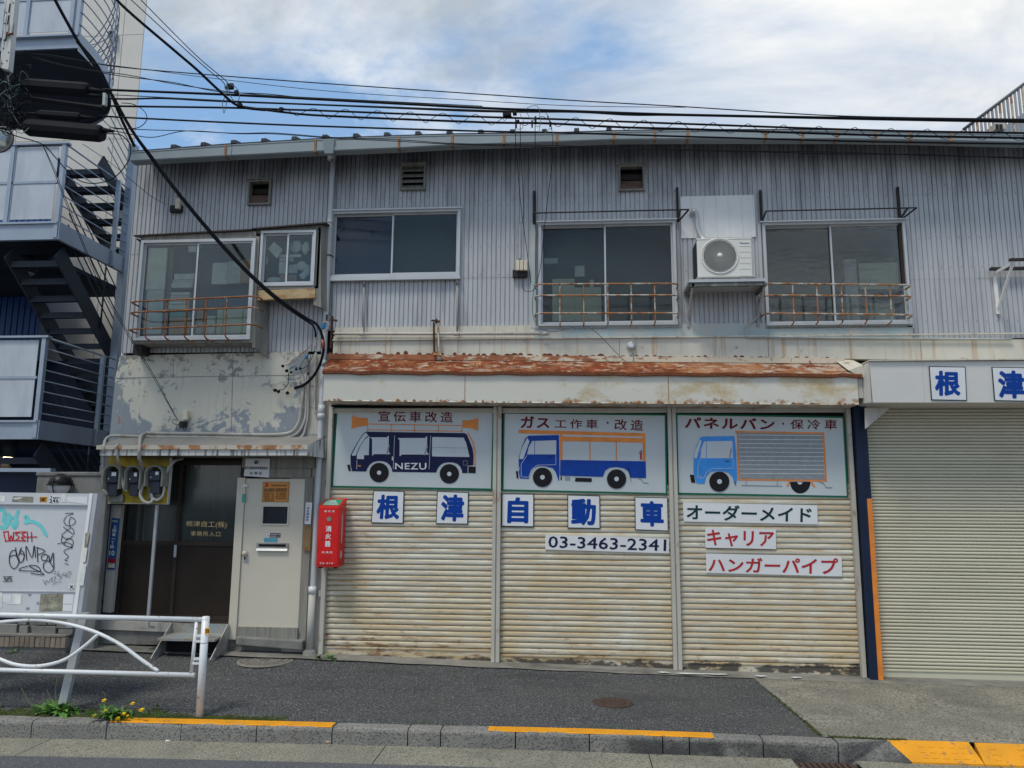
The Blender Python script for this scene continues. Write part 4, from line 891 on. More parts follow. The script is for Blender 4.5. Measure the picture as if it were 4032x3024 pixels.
# side board between the two bays and the sloping little roofs
part(MB().hexa([at('5', 1480, 700, SYb), at('5', 1500, 700, SYb), at('5', 1500, 1310, SYb), at('5', 1445, 1290, SYb)], [at('5', 1500, 700, SYb)+Vector((.07, .21, 0)), at('5', 1500, 700, SYb)+Vector((.09, .21, 0)), at('5', 1500, 1310, SYb)+Vector((.06, .21, -.03)), at('5', 1445, 1290, SYb)+Vector((.05, .21, -.02))]), 'bay_side_board', 'old_wood')
part(MB().hexa([at('5', 1000, 1240, BY+.01), at('5', 1028, 1240, BY+.01), at('5', 1020, 1600, BY+.01), at('5', 1000, 1600, BY+.01)], [at('5', 1000, 1240, BY+.01)+Vector((.06, .26, 0)), at('5', 1028, 1240, BY+.01)+Vector((.06, .26, 0)), at('5', 1028, 1640, BY+.01)+Vector((.06, .26, -.03)), at('5', 1000, 1600, BY+.01)+Vector((.05, .26, 0))]), 'bay_side_board', 'old_wood')
def eave(a, b, Y0, th=.018):
    A, B = at('5', *a, Y0), at('5', *b, Y0)
    part(MB().hexa([A, B, B-Vector((0, 0, th)), A-Vector((0, 0, th))], [Vector((A.x, WY-.0, A.z+.06)), Vector((B.x, WY, B.z+.06)), Vector((B.x, WY, B.z+.04)), Vector((A.x, WY, A.z+.04))]), 'bay_roof', 'brown_frame')
eave((140, 784), (1000, 738), 8.88); eave((1000, 732), (1528, 690), 8.9)
part(MB().quadpx('5', [(1030, 735), (1478, 705), (1478, 745), (1030, 773)], SYb-.005, .05), 'bay_header', 'old_wood')
part(MB().quadpx('5', [(205, 795), (1025, 755), (1025, 800), (205, 845)], BY-.004, .05), 'bay_header', 'old_wood')
part(MB().beam(at('5', 165, 812, 8.86), at('5', 215, 850, 8.95), .02, .02), 'bay_bracket', 'dark_steel')
# dark stub box left under bay
part(bpx('6', 310, 232, 385, 310, 9.0, .2), 'bay_support', 'dark_steel')
# entrance canopy
CY = 8.72
a0, a1, a2, a3 = at('6', 15, 1100, CY), at('6', 1800, 1100, CY), at('6', 1795, 1178, CY), at('6', 28, 1180, CY)
zc0, zc1 = a0.z, a1.z
mb = MB().hexa([(a0.x, CY, a0.z+.008), (a1.x, CY, a1.z+.008), (a1.x, CY, a1.z), (a0.x, CY, a0.z)], [(a0.x+.02, WY-.01, a0.z+.16), (a1.x+.06, WY-.01, a1.z+.16), (a1.x+.06, WY-.01, a1.z+.14), (a0.x+.02, WY-.01, a0.z+.14)])
cn = part(mb, 'entrance_canopy', 'canopy_top')
MB().hexa([(a0.x-.01, CY-.02, a0.z+.012), (a1.x+.01, CY-.02, a1.z+.012), (a1.x+.01, CY-.02, a1.z-.038), (a0.x-.01, CY-.02, a0.z-.038)], [(a0.x-.01, CY-.001, a0.z+.012), (a1.x+.01, CY-.001, a1.z+.012), (a1.x+.01, CY-.001, a1.z-.038), (a0.x-.01, CY-.001, a0.z-.038)]).build('canopy_edge', 'canopy_rust', cn)
MB().hexa([(a0.x+.02, CY, a0.z-.001), (a1.x, CY, a1.z-.001), (a2.x, CY, a2.z), (a3.x, CY, a3.z)], [(a0.x+.02, CY+.02, a0.z-.001), (a1.x, CY+.02, a1.z-.001), (a2.x, CY+.02, a2.z), (a3.x, CY+.02, a3.z)]).build('canopy_fascia', 'canopy_white', cn)
MB().hexa([(a1.x, CY, a1.z+.01), (a1.x+.10, WY-.02, a1.z+.15), (a1.x+.10, WY-.02, a2.z-.01), (a2.x, CY, a2.z)], [(a1.x-.02, CY+.01, a1.z), (a1.x+.08, WY-.02, a1.z+.13), (a1.x+.08, WY-.02, a2.z-.01), (a2.x-.02, CY+.01, a2.z)]).build('canopy_side', 'canopy_white', cn)
Bx(a0.x+.04, a1.x-.0, CY+.03, WY+.02, a3.z+.01, a3.z+.03).build('canopy_soffit', 'old_wood', cn)
# entrance recess, sliding doors
DY = WY+.06
zdt, zdb = az('7', 780, 205, DY), az('7', 700, 1300, DY)
xd0, xd1 = ax('7', 140, 900, DY), ax('7', 990, 700, DY); xdm = ax('7', 555, 700, DY)
zmid = az('7', 560, 765, DY)
for nm, xa, xb, yy in (('left', xd0, xdm+.03, DY+.03), ('right', xdm-.03, xd1, DY)):
    s = .045; mb = MB()
    mb.box(xa, xa+s, yy, yy+.03, zdb, zdt); mb.box(xb-s, xb, yy, yy+.03, zdb, zdt); mb.box(xa+s, xb-s, yy, yy+.03, zdt-s, zdt); mb.box(xa+s, xb-s, yy, yy+.03, zdb, zdb+.06); mb.box(xa+s, xb-s, yy, yy+.03, zmid-.03, zmid+.02)
    d = part(mb, 'sliding_door', 'brown_frame')
    Bx(xa+s, xb-s, yy+.012, yy+.02, zdb+.06, zmid-.03).build('door_panel', 'brown_door', d)
    Bx(xa+s, xb-s, yy+.010, yy+.014, zmid+.02, zdt-s).build('pane', 'pane_door', d)
    if nm == 'right': rdoor = d
    mb = MB(); nn = 40
    for j in range(nn+1):
        x = xa+s+(xb-xa-2*s)*j/nn; mb.v += [Vector((x, yy+.05+.018*math.sin(j*1.3)+.01*math.sin(j*.5), zmid)), Vector((x, yy+.05+.018*math.sin(j*1.3+.3), zdt))]
    for j in range(nn): mb.f.append((2*j, 2*j+2, 2*j+3, 2*j+1)); mb.sm.append(True)
    mb.build('curtain', 'curtain', d)
MB().poly('7', [(534, 778), (550, 779), (545, 862), (529, 862)], DY-.012, .012).build('door_handle', 'aluminium', rdoor)
text('根津自工(株)', '7', [(615, 612), (900, 617), (893, 668), (614, 655)], DY+.006, 'gold_letter', rdoor, .012)
text('事務所入口', '7', [(648, 683), (852, 686), (850, 722), (648, 715)], DY+.006, 'gold_letter', rdoor, .01, 1.2)
part(Bx(xd0-.10, xd1+.03, DY+.061, DY+.2, zdt+.001, zdt+.25), 'door_head', 'brown_frame')
part(Bx(xd0-.3, xd1+.02, WY+.02, DY+.2, zdb-.03, zdb-.002), 'door_track', 'brown_frame')
mb = MB(); mb.quadpx('7', [(15, 1297), (908, 1335), (880, 1392), (15, 1358)], WY-.05, .15); part(mb, 'sill_beam', 'cream_wall')
part(bpx('4', 600, 205, 1460, 300, WY-.02, .2), 'foundation_wall', 'concrete')
part(MB().quadpx('7', [(102, 505), (170, 505), (95, 1245), (40, 1240)], WY-.03, .08), 'door_post', 'cream_wall', bevel=.004)
# beige door
dq = [(1005, 325), (1440, 325), (1382, 1362), (968, 1345)]
EY = WY-.02
x0, x1 = ax('f', 335, 900, EY), ax('f', 1080, 900, EY); zd1, zd0 = az('f', 720, 335, EY), az('7', 1175, 1358, EY)
x0 = (ax('f', 350, 500, EY)+ax('7', 985, 1000, EY))/2; x1 = (ax('f', 1095, 500, EY)+ax('7', 1400, 1000, EY))/2
wf = [(540, 670), (885, 670), (875, 915), (537, 910)]
wr = rectpx('f', 560, 685, 870, 900, EY)
bd = part(MB().box(x0, wr[0], EY, EY+.04, zd0, zd1).box(wr[1], x1, EY, EY+.04, zd0, zd1).box(wr[0], wr[1], EY, EY+.04, zd0, wr[2]).box(wr[0], wr[1], EY, EY+.04, wr[3], zd1), 'entrance_door', 'door_beige', label='beige painted door with small dark window and mail slot')
mb = MB(); t = .018
for b in ((wr[0]-t, wr[1]+t, wr[3], wr[3]+t), (wr[0]-t, wr[1]+t, wr[2]-t, wr[2]), (wr[0]-t, wr[0], wr[2], wr[3]), (wr[1], wr[1]+t, wr[2], wr[3])): mb.box(b[0], b[1], EY-.012, EY+.001, b[2], b[3])
mb.build('window_trim', 'door_beige', bd); Bx(wr[0], wr[1], EY+.012, EY+.016, wr[2], wr[3]).build('pane', 'door_window', bd)
sl = rectpx('f', 484, 1140, 882, 1208, EY); fl_ = rectpx('f', 487, 1210, 875, 1238, EY)
Bx(sl[0], sl[1], EY-.018, EY-.002, sl[2], sl[3]).build('mail_slot', 'steel_plate', bd); Bx(sl[0]+.03, sl[1]-.03, EY-.021, EY-.018, sl[2]+.02, sl[3]-.015).build('slot_opening', 'black_void', bd)
MB().hexa([(fl_[0], EY-.02, fl_[3]), (fl_[1], EY-.02, fl_[3]), (fl_[1], EY-.035, fl_[2]), (fl_[0], EY-.035, fl_[2])], [(fl_[0], EY-.002, fl_[3]), (fl_[1], EY-.002, fl_[3]), (fl_[1], EY-.002, fl_[2]), (fl_[0], EY-.002, fl_[2])]).build('mail_flap', 'aluminium', bd)
kc = at('f', 328, 1272, EY-.03); MB().lathe(kc, [(0, -.03), (.022, -.026), (.032, -.008), (.026, .012), (.013, .022), (.013, .03)], 14, 'y').build('door_knob', 'cream_plastic', bd)
MB().lathe(at('f', 335, 1272, EY), [(.042, -.003), (.042, .0)], 16, 'y').build('knob_plate', 'aluminium', bd)
MB().poly('f', [(312, 1300), (355, 1298), (352, 1385), (310, 1385)], EY-.006, .006).build('lock_plate', 'aluminium', bd); MB().poly('f', [(322, 1318), (340, 1318), (338, 1350), (322, 1350)], EY-.008, .002).build('keyhole', 'black_void', bd)
MB().poly('f', [(570, 1078), (742, 1080), (742, 1132), (572, 1130)], EY-.003, .002).build('tape_patch', 'tape_blue', bd)
lb = MB().poly('f', [(648, 1018), (780, 1020), (778, 1072), (646, 1070)], EY-.003, .002).build('name_label', 'paint_black', bd)
text('根津自動車工業', 'f', [(655, 1028), (774, 1044)], EY-.0045, 'paint_white', bd, .01); text('事務所入口', 'f', [(655, 1052), (774, 1064)], EY-.0045, 'paint_white', bd, .01)
MB().lathe(at('f', 628, 1045, EY), [(.024, -.003), (.024, 0)], 16, 'y').build('round_sticker', 'sign_white', bd); text('公', 'f', [(616, 1032), (640, 1058)], EY-.0045, 'paint_black', bd, .02)
part(Bx(x1-.004, x1+.035, WY-.026, WY+.03, zd0-.05, zd1-.01), 'door_jamb', 'old_wood'); part(Bx(x1+.04, x1+.10, WY-.04, WY+.03, zd0-.2, zd1+.02), 'door_jamb', 'old_wood')
part(Bx(x0-.10, x0-.004, WY-.045, WY+.05, zd0-.12, zd1+.01), 'door_jamb', 'door_beige')
part(bpx('f', 640, 205, 1160, 322, WY-.06, .05), 'lintel_board', 'old_wood'); part(bpx('f', 300, 60, 1210, 200, WY-.05, .06), 'lintel_board', 'old_wood')
part(bpx('4', 1468, 190, 1850, 262, WY-.05, .1), 'threshold_beam', 'old_wood')
part(MB().quadpx('4', [(1465, 250), (1880, 275), (1880, 335), (1465, 300)], WY-.13, .12), 'door_step', 'concrete', bevel=.012)
part(Bx(x0-.15, g1[0], WY-.002, WY+.1, .0, zd0), 'foundation_wall', 'concrete')
# left stickers strip on jamb
MB().poly('f', [(302, 525), (342, 528), (335, 632), (292, 632)], WY-.05, .004).build('green_sticker', 'tape_green', WS); MB().poly('f', [(305, 458), (338, 460), (336, 522), (304, 520)], WY-.05, .004).build('door_bell', 'cream_plastic', WS)
MB().poly('f', [(302, 405), (362, 403), (362, 438), (304, 440)], WY-.05, .004).build('white_sticker', 'sign_white', WS)
text('シール', 'f', [(308, 540), (328, 620)], WY-.0515, 'paint_white', WS, .01, .95, 'lettering', True) if 0 else None
# downpipe: funnel, pipe, joints
PY_ = WY-.075
pt = at('5', 1570, 180, PY_+.0); xp = ax('5', 1565, 700, PY_)
zA = az('5', 1560, 185, PY_); zE = az('7', 1475, 1100, PY_)
dp = part(MB().tube([(xp, PY_, zA), (xp, PY_, zE)], .034, 12, cap=False), 'downpipe', 'pvc_pipe')
for (k, x, y, h, r) in (('5', 1555, 205, .06, .042), ('5', 1555, 690, .04, .039), ('6', 1930, 390, .07, .040), ('6', 1925, 790, .12, .042), ('6', 1920, 845, .07, .046)):
    z = az(k, x, y, PY_); MB().tube([(xp, PY_, z-h/2), (xp, PY_, z+h/2)], r, 12).build('pipe_joint', 'pvc_pipe', dp)
z = az('5', 1545, 935, PY_); MB().tube([(xp-.045, PY_+.06, z+.01), (xp-.04, PY_-.03, z), (xp, PY_-.042, z), (xp+.04, PY_-.03, z), (xp+.045, PY_+.06, z)], .007, 5).build('pipe_clamp', 'dark_steel', dp)
f0, f1 = at('5', 1515, 90, GY-.02), at('5', 1600, 90, GY-.02); zf1 = az('5', 1560, 175, GY-.02)
MB().hexa([(f0.x, GY-.03, f0.z), (f1.x, GY-.03, f0.z), (f1.x-.02, GY+.0, zf1-.02), (f0.x+.02, GY+.0, zf1-.02)], [(f0.x, GY+.12, f0.z), (f1.x, GY+.12, f0.z), (f1.x-.03, GY+.12, zf1-.02), (f0.x+.03, GY+.12, zf1-.02)]).build('rain_head', 'gutter_paint', dp)
MB().tube([((f0.x+f1.x)/2, GY+.06, zf1-.01), ((f0.x+f1.x)/2, GY+.07, zf1-.06), (xp, PY_, zA+.02), (xp, PY_, zA-.05)], .036, 10).build('offset_pipe', 'pvc_pipe', dp)
zg0 = zg(xp, 9.1); MB().tube([(xp-.01, PY_, zE+.03), (xp-.012, PY_, zg0+.02)], .043, 10).build('lower_pipe', 'cream_wall', dp)
MB().tube([(xp-.01, PY_, zE-.02), (xp-.01, PY_, zE+.06)], .048, 10).build('pipe_joint', 'sign_white', dp)
MB().lathe((xp-.012, PY_, zg0), [(.085, -.01), (.075, .05), (.05, .07)], 10).build('pipe_foot', 'concrete', dp)
# wall hinges beside shutter 1
for (k, x, y) in (('7', 1580, 350), ('7', 1537, 1112), ('d', 148, 370), ('d', 108, 975)):
    c = at(k, x, y, WY-.03); part(Bx(c.x-.012, c.x+.014, c.y-.02, c.y+.03, c.z-.035, c.z+.035), 'hinge', 'shutter_frame')
# distant right roof parts
# ================================================================ SIGNS ON THE SHUTTERS
def inset(pts, f):   # shrink a quad towards its centre by f (x) in image units
    cx = sum(p[0] for p in pts)/4; cy = sum(p[1] for p in pts)/4
    return [(p[0]+(f if p[0] < cx else -f), p[1]+(f if p[1] < cy else -f)) for p in pts]
def sign(k, quad, Y, label, edge, ground, border, name='sign_panel', group=None, dep=.012, cat='sign'):
    fr_ = [at(k, *p, Y) for p in quad]; c = sum(fr_, Vector())/4
    t = thing(name, label, cat, (c.x, Y, min(p.z for p in fr_)), group)
    MB().quadpx(k, quad, Y, dep).build('border' if edge != ground else 'plate', edge, t)
    if edge != ground: MB().quadpx(k, inset(quad, border), Y-.002, .004).build('plate', ground, t)
    return t
MY = WY-.027
L = [MY-.002-.0018*i for i in range(1, 9)]
def dec(t, k, name, m, pts, lay): return MB().poly(k, pts, L[lay], .0015).build(name, m, t)
def disc(t, k, name, m, x, y, r, lay, n=28, ry=None, a0=0, a1=360):
    ry = ry or r; return dec(t, k, name, m, [(x+r*math.cos(R(a0+(a1-a0)*i/n)), y-ry*math.sin(R(a0+(a1-a0)*i/n))) for i in range(n if a1-a0 == 360 else n+1)], lay)
def bar(t, k, name, m, x0, y0, x1, y1, w, lay):
    dx, dy = x1-x0, y1-y0; l = math.hypot(dx, dy); nx, ny = -dy/l*w/2, dx/l*w/2
    return dec(t, k, name, m, [(x0+nx, y0+ny), (x1+nx, y1+ny), (x1-nx, y1-ny), (x0-nx, y0-ny)], lay)
def rrect(x0, y0, x1, y1, r, sk=0):
    pts = []
    for cx, cy, a in ((x1-r, y0+r, 90), (x0+r, y0+r, 180), (x0+r, y1-r, 270), (x1-r, y1-r, 0)):
        for i in range(4):
            an = R(a - 0 + (i*30 if True else 0)); pts.append((cx+r*math.cos(an), cy-r*math.sin(an)))
    return pts
def quadfix(pts, w=0): return pts
# --- panel 1: loudspeaker van
Q1 = [(220, 72), (2112, 108), (2090, 1062), (166, 1028)]
m1 = sign('d', Q1, MY, 'painted sign of a navy van with orange loudspeakers on the leftmost shutter', 'paint_green', 'mural_ground', 21)
text('宣伝車改造', 'd', [(728, 115), (1615, 125), (1615, 255), (728, 242)], L[1], 'paint_maroon', m1, .012, 1.42)
k = 'd'
body = [(572, 362), (1755, 380), (1785, 400), (1850, 560), (1862, 640), (1862, 700), (1858, 765), (1800, 768), (1798, 857), (1728, 857), (1722, 820), (1700, 775), (1665, 745), (1620, 730), (1560, 728), (1510, 735), (1465, 762), (1435, 800), (1415, 850), (893, 842),
        (885, 800), (862, 760), (825, 730), (780, 715), (720, 713), (670, 722), (630, 750), (600, 790), (580, 838), (412, 834), (396, 760), (393, 650), (410, 610), (470, 500), (530, 405)]
dec(m1, k, 'van_body', 'paint_navy', body, 1)
dec(m1, k, 'windscreen', 'paint_glass', [(576, 370), (604, 408), (560, 450), (500, 545), (453, 650), (410, 648), (418, 620), (480, 500), (530, 420)], 2)
dec(m1, k, 'quarter_window', 'paint_glass', [(620, 412), (612, 642), (556, 642), (553, 690), (470, 688), (470, 635), (510, 540), (560, 460)], 2)
dec(m1, k, 'van_window', 'paint_glass', rrect(634, 412, 868, 648, 18), 2)
dec(m1, k, 'van_window', 'paint_glass', rrect(960, 418, 1328, 655, 20), 2)
dec(m1, k, 'van_window', 'paint_glass', [(1380, 426), (1745, 434), (1775, 500), (1815, 665), (1375, 658), (1366, 645), (1368, 436)], 2)
bar(m1, k, 'window_line', 'paint_grey', 1376, 552, 1780, 558, 5, 3)
for x0, y0, x1, y1 in ((855, 522, 825, 640), (1312, 532, 1275, 645)): bar(m1, k, 'seat', 'paint_grey', x0, y0, x1, y1, 16, 3)
for x0, x1, y0, y1 in ((920, 904, 408, 808), (1350, 1332, 412, 810)): bar(m1, k, 'door_line', 'paint_glass', x0, y0, x1, y1, 5, 3)
bar(m1, k, 'door_line', 'paint_glass', 470, 700, 468, 810, 5, 3)
bar(m1, k, 'door_handle', 'paint_white', 895, 660, 893, 706, 12, 3); bar(m1, k, 'indicator', 'paint_orange', 482, 770, 518, 772, 12, 3)
for b in ((1738, 710, 1788, 712), (1740, 762, 1788, 764), (1741, 710, 1739, 764), (1787, 712, 1786, 764)): bar(m1, k, 'fuel_cap', 'paint_grey', *b, 4, 3)
text('NEZU', k, [(926, 736), (1300, 736), (1300, 816), (926, 812)], L[3], 'paint_white', m1, .012, 1.08)
dec(m1, k, 'front_bumper', 'paint_black', [(353, 757), (388, 757), (400, 832), (372, 830)], 2)
dec(m1, k, 'rear_bumper', 'paint_black', [(1802, 776), (1888, 780), (1886, 858), (1800, 855)], 2)
bar(m1, k, 'bumper_line', 'paint_white', 1795, 768, 1795, 860, 5, 2)
for cx, cy in ((735, 850), (1573, 865)):
    disc(m1, k, 'wheel', 'paint_black', cx, cy, 115, 3, ry=116); disc(m1, k, 'hub', 'paint_glass', cx, cy+2, 26, 4, 16)
dec(m1, k, 'loudspeaker', 'paint_orange', [(415, 162), (450, 182), (520, 198), (600, 200), (600, 293), (530, 298), (460, 312), (405, 330)], 1)
dec(m1, k, 'loudspeaker', 'paint_orange', [(1921, 196), (1880, 212), (1800, 228), (1732, 226), (1728, 315), (1800, 318), (1860, 330), (1916, 352)], 1)
for b in ((600, 270, 1725, 290), (600, 338, 1725, 358)): bar(m1, k, 'roof_rack', 'paint_orange', *b, 10, 1)
for x, y in ((600, 293), (880, 275), (1160, 280), (1443, 285), (1725, 315)): bar(m1, k, 'roof_rack', 'paint_orange', x, y, x-3, 362+(x-600)*.014, 9, 1)
for a, b in (((1798, 376), (1860, 500)), ((1860, 500), (1880, 600)), ((1880, 600), (1880, 768))): bar(m1, k, 'ladder', 'paint_orange', *a, *b, 14, 1)
bar(m1, k, 'ladder', 'paint_orange', 1862, 750, 1885, 745, 8, 1)
# --- panel 2: open truck
k = '11'
m2 = sign('11', [(1192, 568), (2172, 580), (2178, 1064), (1184, 1042)], MY, 'painted sign of a blue truck with orange rack on the middle shutter', 'paint_green', 'mural_ground', 10)
text('ガス', k, [(1298, 590), (1470, 598), (1470, 665), (1296, 665)], L[1], 'paint_maroon', m2, .03, 1.15)
text('工作車', k, [(1503, 612), (1760, 612), (1760, 670), (1500, 665)], L[1], 'paint_maroon', m2, .012, 1.45)
disc(m2, k, 'lettering_dot', 'paint_maroon', 1820, 633, 6, 1, 10)
text('改造', k, [(1862, 610), (2035, 615), (2032, 682), (1860, 675)], L[1], 'paint_maroon', m2, .012, 1.45)
dec(m2, k, 'truck_rack', 'paint_orange', [(1285, 674), (2045, 695), (2048, 868), (2032, 868), (2030, 752), (1549, 742), (1547, 858), (1533, 858), (1533, 702), (1285, 695)], 1)
dec(m2, k, 'rack_gap', 'mural_ground', [(1549, 703), (2030, 716), (2030, 724), (1549, 714)], 2)
for x in (1713, 1871): bar(m2, k, 'rack_post', 'paint_orange', x, 745, x+1, 862, 6, 1)
dec(m2, k, 'truck_bed', 'paint_blue', [(1535, 855), (2048, 864), (2050, 965), (1955, 962), (1945, 925), (1915, 905), (1870, 898), (1830, 903), (1805, 920), (1790, 957), (1533, 950)], 2)
cab = [(1345, 710), (1527, 706), (1530, 930), (1526, 985), (1508, 930), (1490, 905), (1440, 893), (1400, 893), (1372, 905), (1358, 925), (1345, 968), (1292, 966), (1286, 930), (1285, 850), (1300, 790), (1325, 725)]
dec(m2, k, 'cab', 'paint_blue', cab, 2)
dec(m2, k, 'windscreen', 'paint_glass', [(1336, 722), (1350, 745), (1312, 850), (1289, 850), (1300, 795)], 3)
dec(m2, k, 'cab_window', 'paint_glass', [(1366, 742), (1508, 738), (1508, 822), (1336, 822), (1345, 780)], 3)
bar(m2, k, 'window_line', 'paint_blue', 1381, 740, 1381, 823, 3, 4)
for b in ((1336, 826, 1300, 880), (1300, 880, 1300, 958), (1300, 957, 1346, 960), (1346, 960, 1360, 915), (1360, 915, 1395, 887), (1395, 887, 1508, 884), (1508, 884, 1510, 740)): bar(m2, k, 'door_line', 'paint_glass', *b, 2.5, 3)
bar(m2, k, 'door_handle', 'paint_black', 1466, 838, 1484, 838, 5, 3); bar(m2, k, 'indicator', 'paint_orange', 1290, 898, 1289, 918, 4, 3)
dec(m2, k, 'front_bumper', 'paint_black', [(1268, 923), (1281, 923), (1284, 968), (1273, 966)], 2)
for cx, cy in ((1428, 960), (1873, 970)):
    disc(m2, k, 'wheel', 'paint_black', cx, cy, 58, 4); disc(m2, k, 'hub', 'paint_glass', cx, cy, 14, 5, 14)
for q4 in ([(1537, 955), (1545, 955), (1544, 978), (1537, 975)], [(1625, 962), (1724, 965), (1723, 988), (1623, 985)]): dec(m2, k, 'tool_box', 'paint_black', q4, 2)
dec(m2, k, 'grille_box', 'paint_grey', [(1563, 955), (1594, 957), (1594, 978), (1563, 976)], 2)
for b in ((1945, 900, 1960, 988), (2003, 968, 2020, 972), (2020, 972, 2035, 992), (2035, 992, 2065, 994)): bar(m2, k, 'mud_flap', 'paint_grey', *b, 4, 2)
dec(m2, k, 'extinguisher', 'paint_red', rrect(2008, 805, 2031, 857, 6), 2); bar(m2, k, 'extinguisher_hose', 'paint_black', 2012, 806, 2028, 798, 4, 3)
# --- panel 3: panel van
k = '12'
m3 = sign('12', [(232, 546), (1190, 562), (1214, 1024), (240, 1006)], MY, 'painted sign of a light blue box truck on the shutter beside the navy column', 'paint_green', 'mural_ground', 10)
text('パネルバン', k, [(285, 565), (795, 575), (795, 640), (283, 630)], L[1], 'paint_maroon', m3, .03, 1.15)
disc(m3, k, 'lettering_dot', 'paint_maroon', 843, 604, 6, 1, 10)
text('保冷車', k, [(885, 580), (1150, 580), (1148, 638), (884, 635)], L[1], 'paint_maroon', m3, .012, 1.5)
dec(m3, k, 'cargo_frame', 'paint_orange', [(570, 644), (1076, 654), (1092, 932), (585, 926), (580, 660), (570, 655)], 1)
dec(m3, k, 'cargo_box', 'paint_grey', [(587, 654), (1064, 664), (1080, 922), (594, 918)], 2)
for i in range(10):
    y = 668+i*24.2; bar(m3, k, 'cargo_line', 'paint_white', 590+i*.7, y, 1066+i*1.6, y+3, 2.5, 3)
dec(m3, k, 'cab', 'paint_sky', [(372, 682), (385, 677), (565, 674), (575, 760), (582, 915), (572, 958), (555, 905), (530, 880), (480, 872), (430, 876), (405, 905), (395, 945), (350, 942), (333, 880), (335, 790), (350, 730)], 2)
dec(m3, k, 'windscreen', 'paint_glass', [(366, 698), (380, 700), (352, 800), (336, 800), (342, 760)], 3)
dec(m3, k, 'cab_window', 'paint_glass', [(395, 704), (553, 702), (555, 800), (372, 800), (378, 750)], 3)
bar(m3, k, 'window_line', 'paint_sky', 406, 704, 407, 800, 3, 4); bar(m3, k, 'seat', 'paint_grey', 548, 745, 539, 798, 8, 4)
for b in ((395, 704, 372, 760), (372, 800, 358, 850), (358, 850, 358, 912), (358, 912, 392, 912), (392, 912, 408, 878), (408, 878, 440, 858), (440, 858, 558, 858), (558, 858, 556, 705)): bar(m3, k, 'door_line', 'paint_glass', *b, 2, 3)
bar(m3, k, 'door_handle', 'paint_black', 515, 818, 535, 818, 5, 3); bar(m3, k, 'indicator', 'paint_orange', 368, 903, 378, 903, 5, 3)
dec(m3, k, 'front_bumper', 'paint_black', [(312, 893), (336, 895), (344, 940), (320, 938)], 2)
disc(m3, k, 'wheel', 'paint_black', 480, 933, 57, 4); disc(m3, k, 'hub', 'paint_glass', 481, 933, 14, 5, 14)
disc(m3, k, 'wheel', 'paint_black', 940, 934, 58, 1, a0=180, a1=360, ry=66); disc(m3, k, 'hub', 'paint_glass', 938, 936, 14, 4, 14, a0=180, a1=360)
for b in ((880, 930, 866, 960), (1000, 932, 1022, 962)): bar(m3, k, 'mud_guard', 'paint_orange', *b, 10, 2)
for b in ((606, 954, 836, 958), (633, 928, 633, 955), (809, 930, 810, 956), (565, 930, 574, 956), (1045, 935, 1070, 940), (1070, 940, 1088, 966), (1088, 966, 1122, 967)): bar(m3, k, 'chassis_rail', 'paint_grey', *b, 4, 2)
# --- company name plates
def plate(k, quad, ch, cq, label, Y=MY, group=None, bw=4.5, bold=.042, m='letter_blue', edge='paint_teal_black'):
    t = sign(k, quad, Y, label, edge, 'sign_white', bw, 'square_sign', dep=.01); text(ch, k, cq, Y-.0036, m, t, bold); return t
plate('13', [(398, 46), (578, 50), (572, 238), (385, 235)], '根', [(425, 70), (552, 70), (548, 215), (412, 212)], 'white square sign with blue tree-radical character under the left half of the van painting')
plate('13', [(768, 50), (952, 56), (947, 243), (761, 240)], '津', [(795, 68), (928, 70), (922, 228), (786, 224)], 'white square sign with blue water-radical character under the right half of the van painting')
plate('13', [(1144, 64), (1331, 66), (1330, 258), (1142, 255)], '自', [(1180, 84), (1300, 86), (1298, 238), (1174, 236)], 'white square sign with box shaped blue character at the left edge of the middle shutter')
plate('13', [(1525, 71), (1714, 76), (1716, 268), (1526, 265)], '動', [(1548, 92), (1692, 96), (1690, 250), (1546, 246)], 'white square sign with dense blue character centred on the middle shutter')
plate('13', [(1915, 83), (2108, 87), (2112, 283), (1918, 276)], '車', [(1946, 106), (2084, 110), (2086, 258), (1950, 254)], 'white square sign with symmetrical blue character just above the phone number sign')
plate('12', [(1672, 277), (1880, 280), (1888, 473), (1686, 470)], '根', [(1705, 302), (1848, 304), (1852, 446), (1706, 446)], 'uncut white square sign on the white fascia over the khaki shutter', RY-.012)
plate('12', [(2029, 281), (2237, 284), (2247, 478), (2045, 474)], '津', [(2062, 300), (2210, 302), (2220, 462), (2066, 460)], 'white square sign on the fascia cut by the right edge of the photo', RY-.012)
def strip_sign(k, quad, s, sq, m, label, bold, sp=1.0):
    t = sign(k, quad, MY-.002, label, 'sign_white', 'sign_white', 0, 'strip_sign', dep=.012); text(s, k, sq, MY-.0045, m, t, bold, sp); return t
strip_sign('13', [(1397, 303), (2116, 325), (2114, 411), (1396, 389)], '03-3463-2341', [(1415, 310), (2100, 330), (2098, 398), (1413, 378)], 'paint_dark_letter', 'white sign with the phone number in dark digits under the square signs', .012, 1.02)
strip_sign('14', [(137, 121), (955, 138), (957, 254), (142, 237)], 'オーダーメイド', [(160, 130), (922, 150), (920, 244), (160, 226)], 'paint_teal_black', 'white katakana sign in dark green letters, top of the three', .022)
strip_sign('14', [(273, 276), (703, 285), (704, 405), (275, 396)], 'キャリア', [(284, 286), (692, 294), (690, 394), (284, 386)], 'paint_red', 'short white katakana sign in red letters, middle of the three', .022)
strip_sign('14', [(277, 432), (1103, 450), (1106, 571), (280, 549)], 'ハンガーパイプ', [(294, 456), (1082, 460), (1080, 558), (293, 542)], 'paint_red', 'long white katakana sign in red letters, lowest of the three', .022)
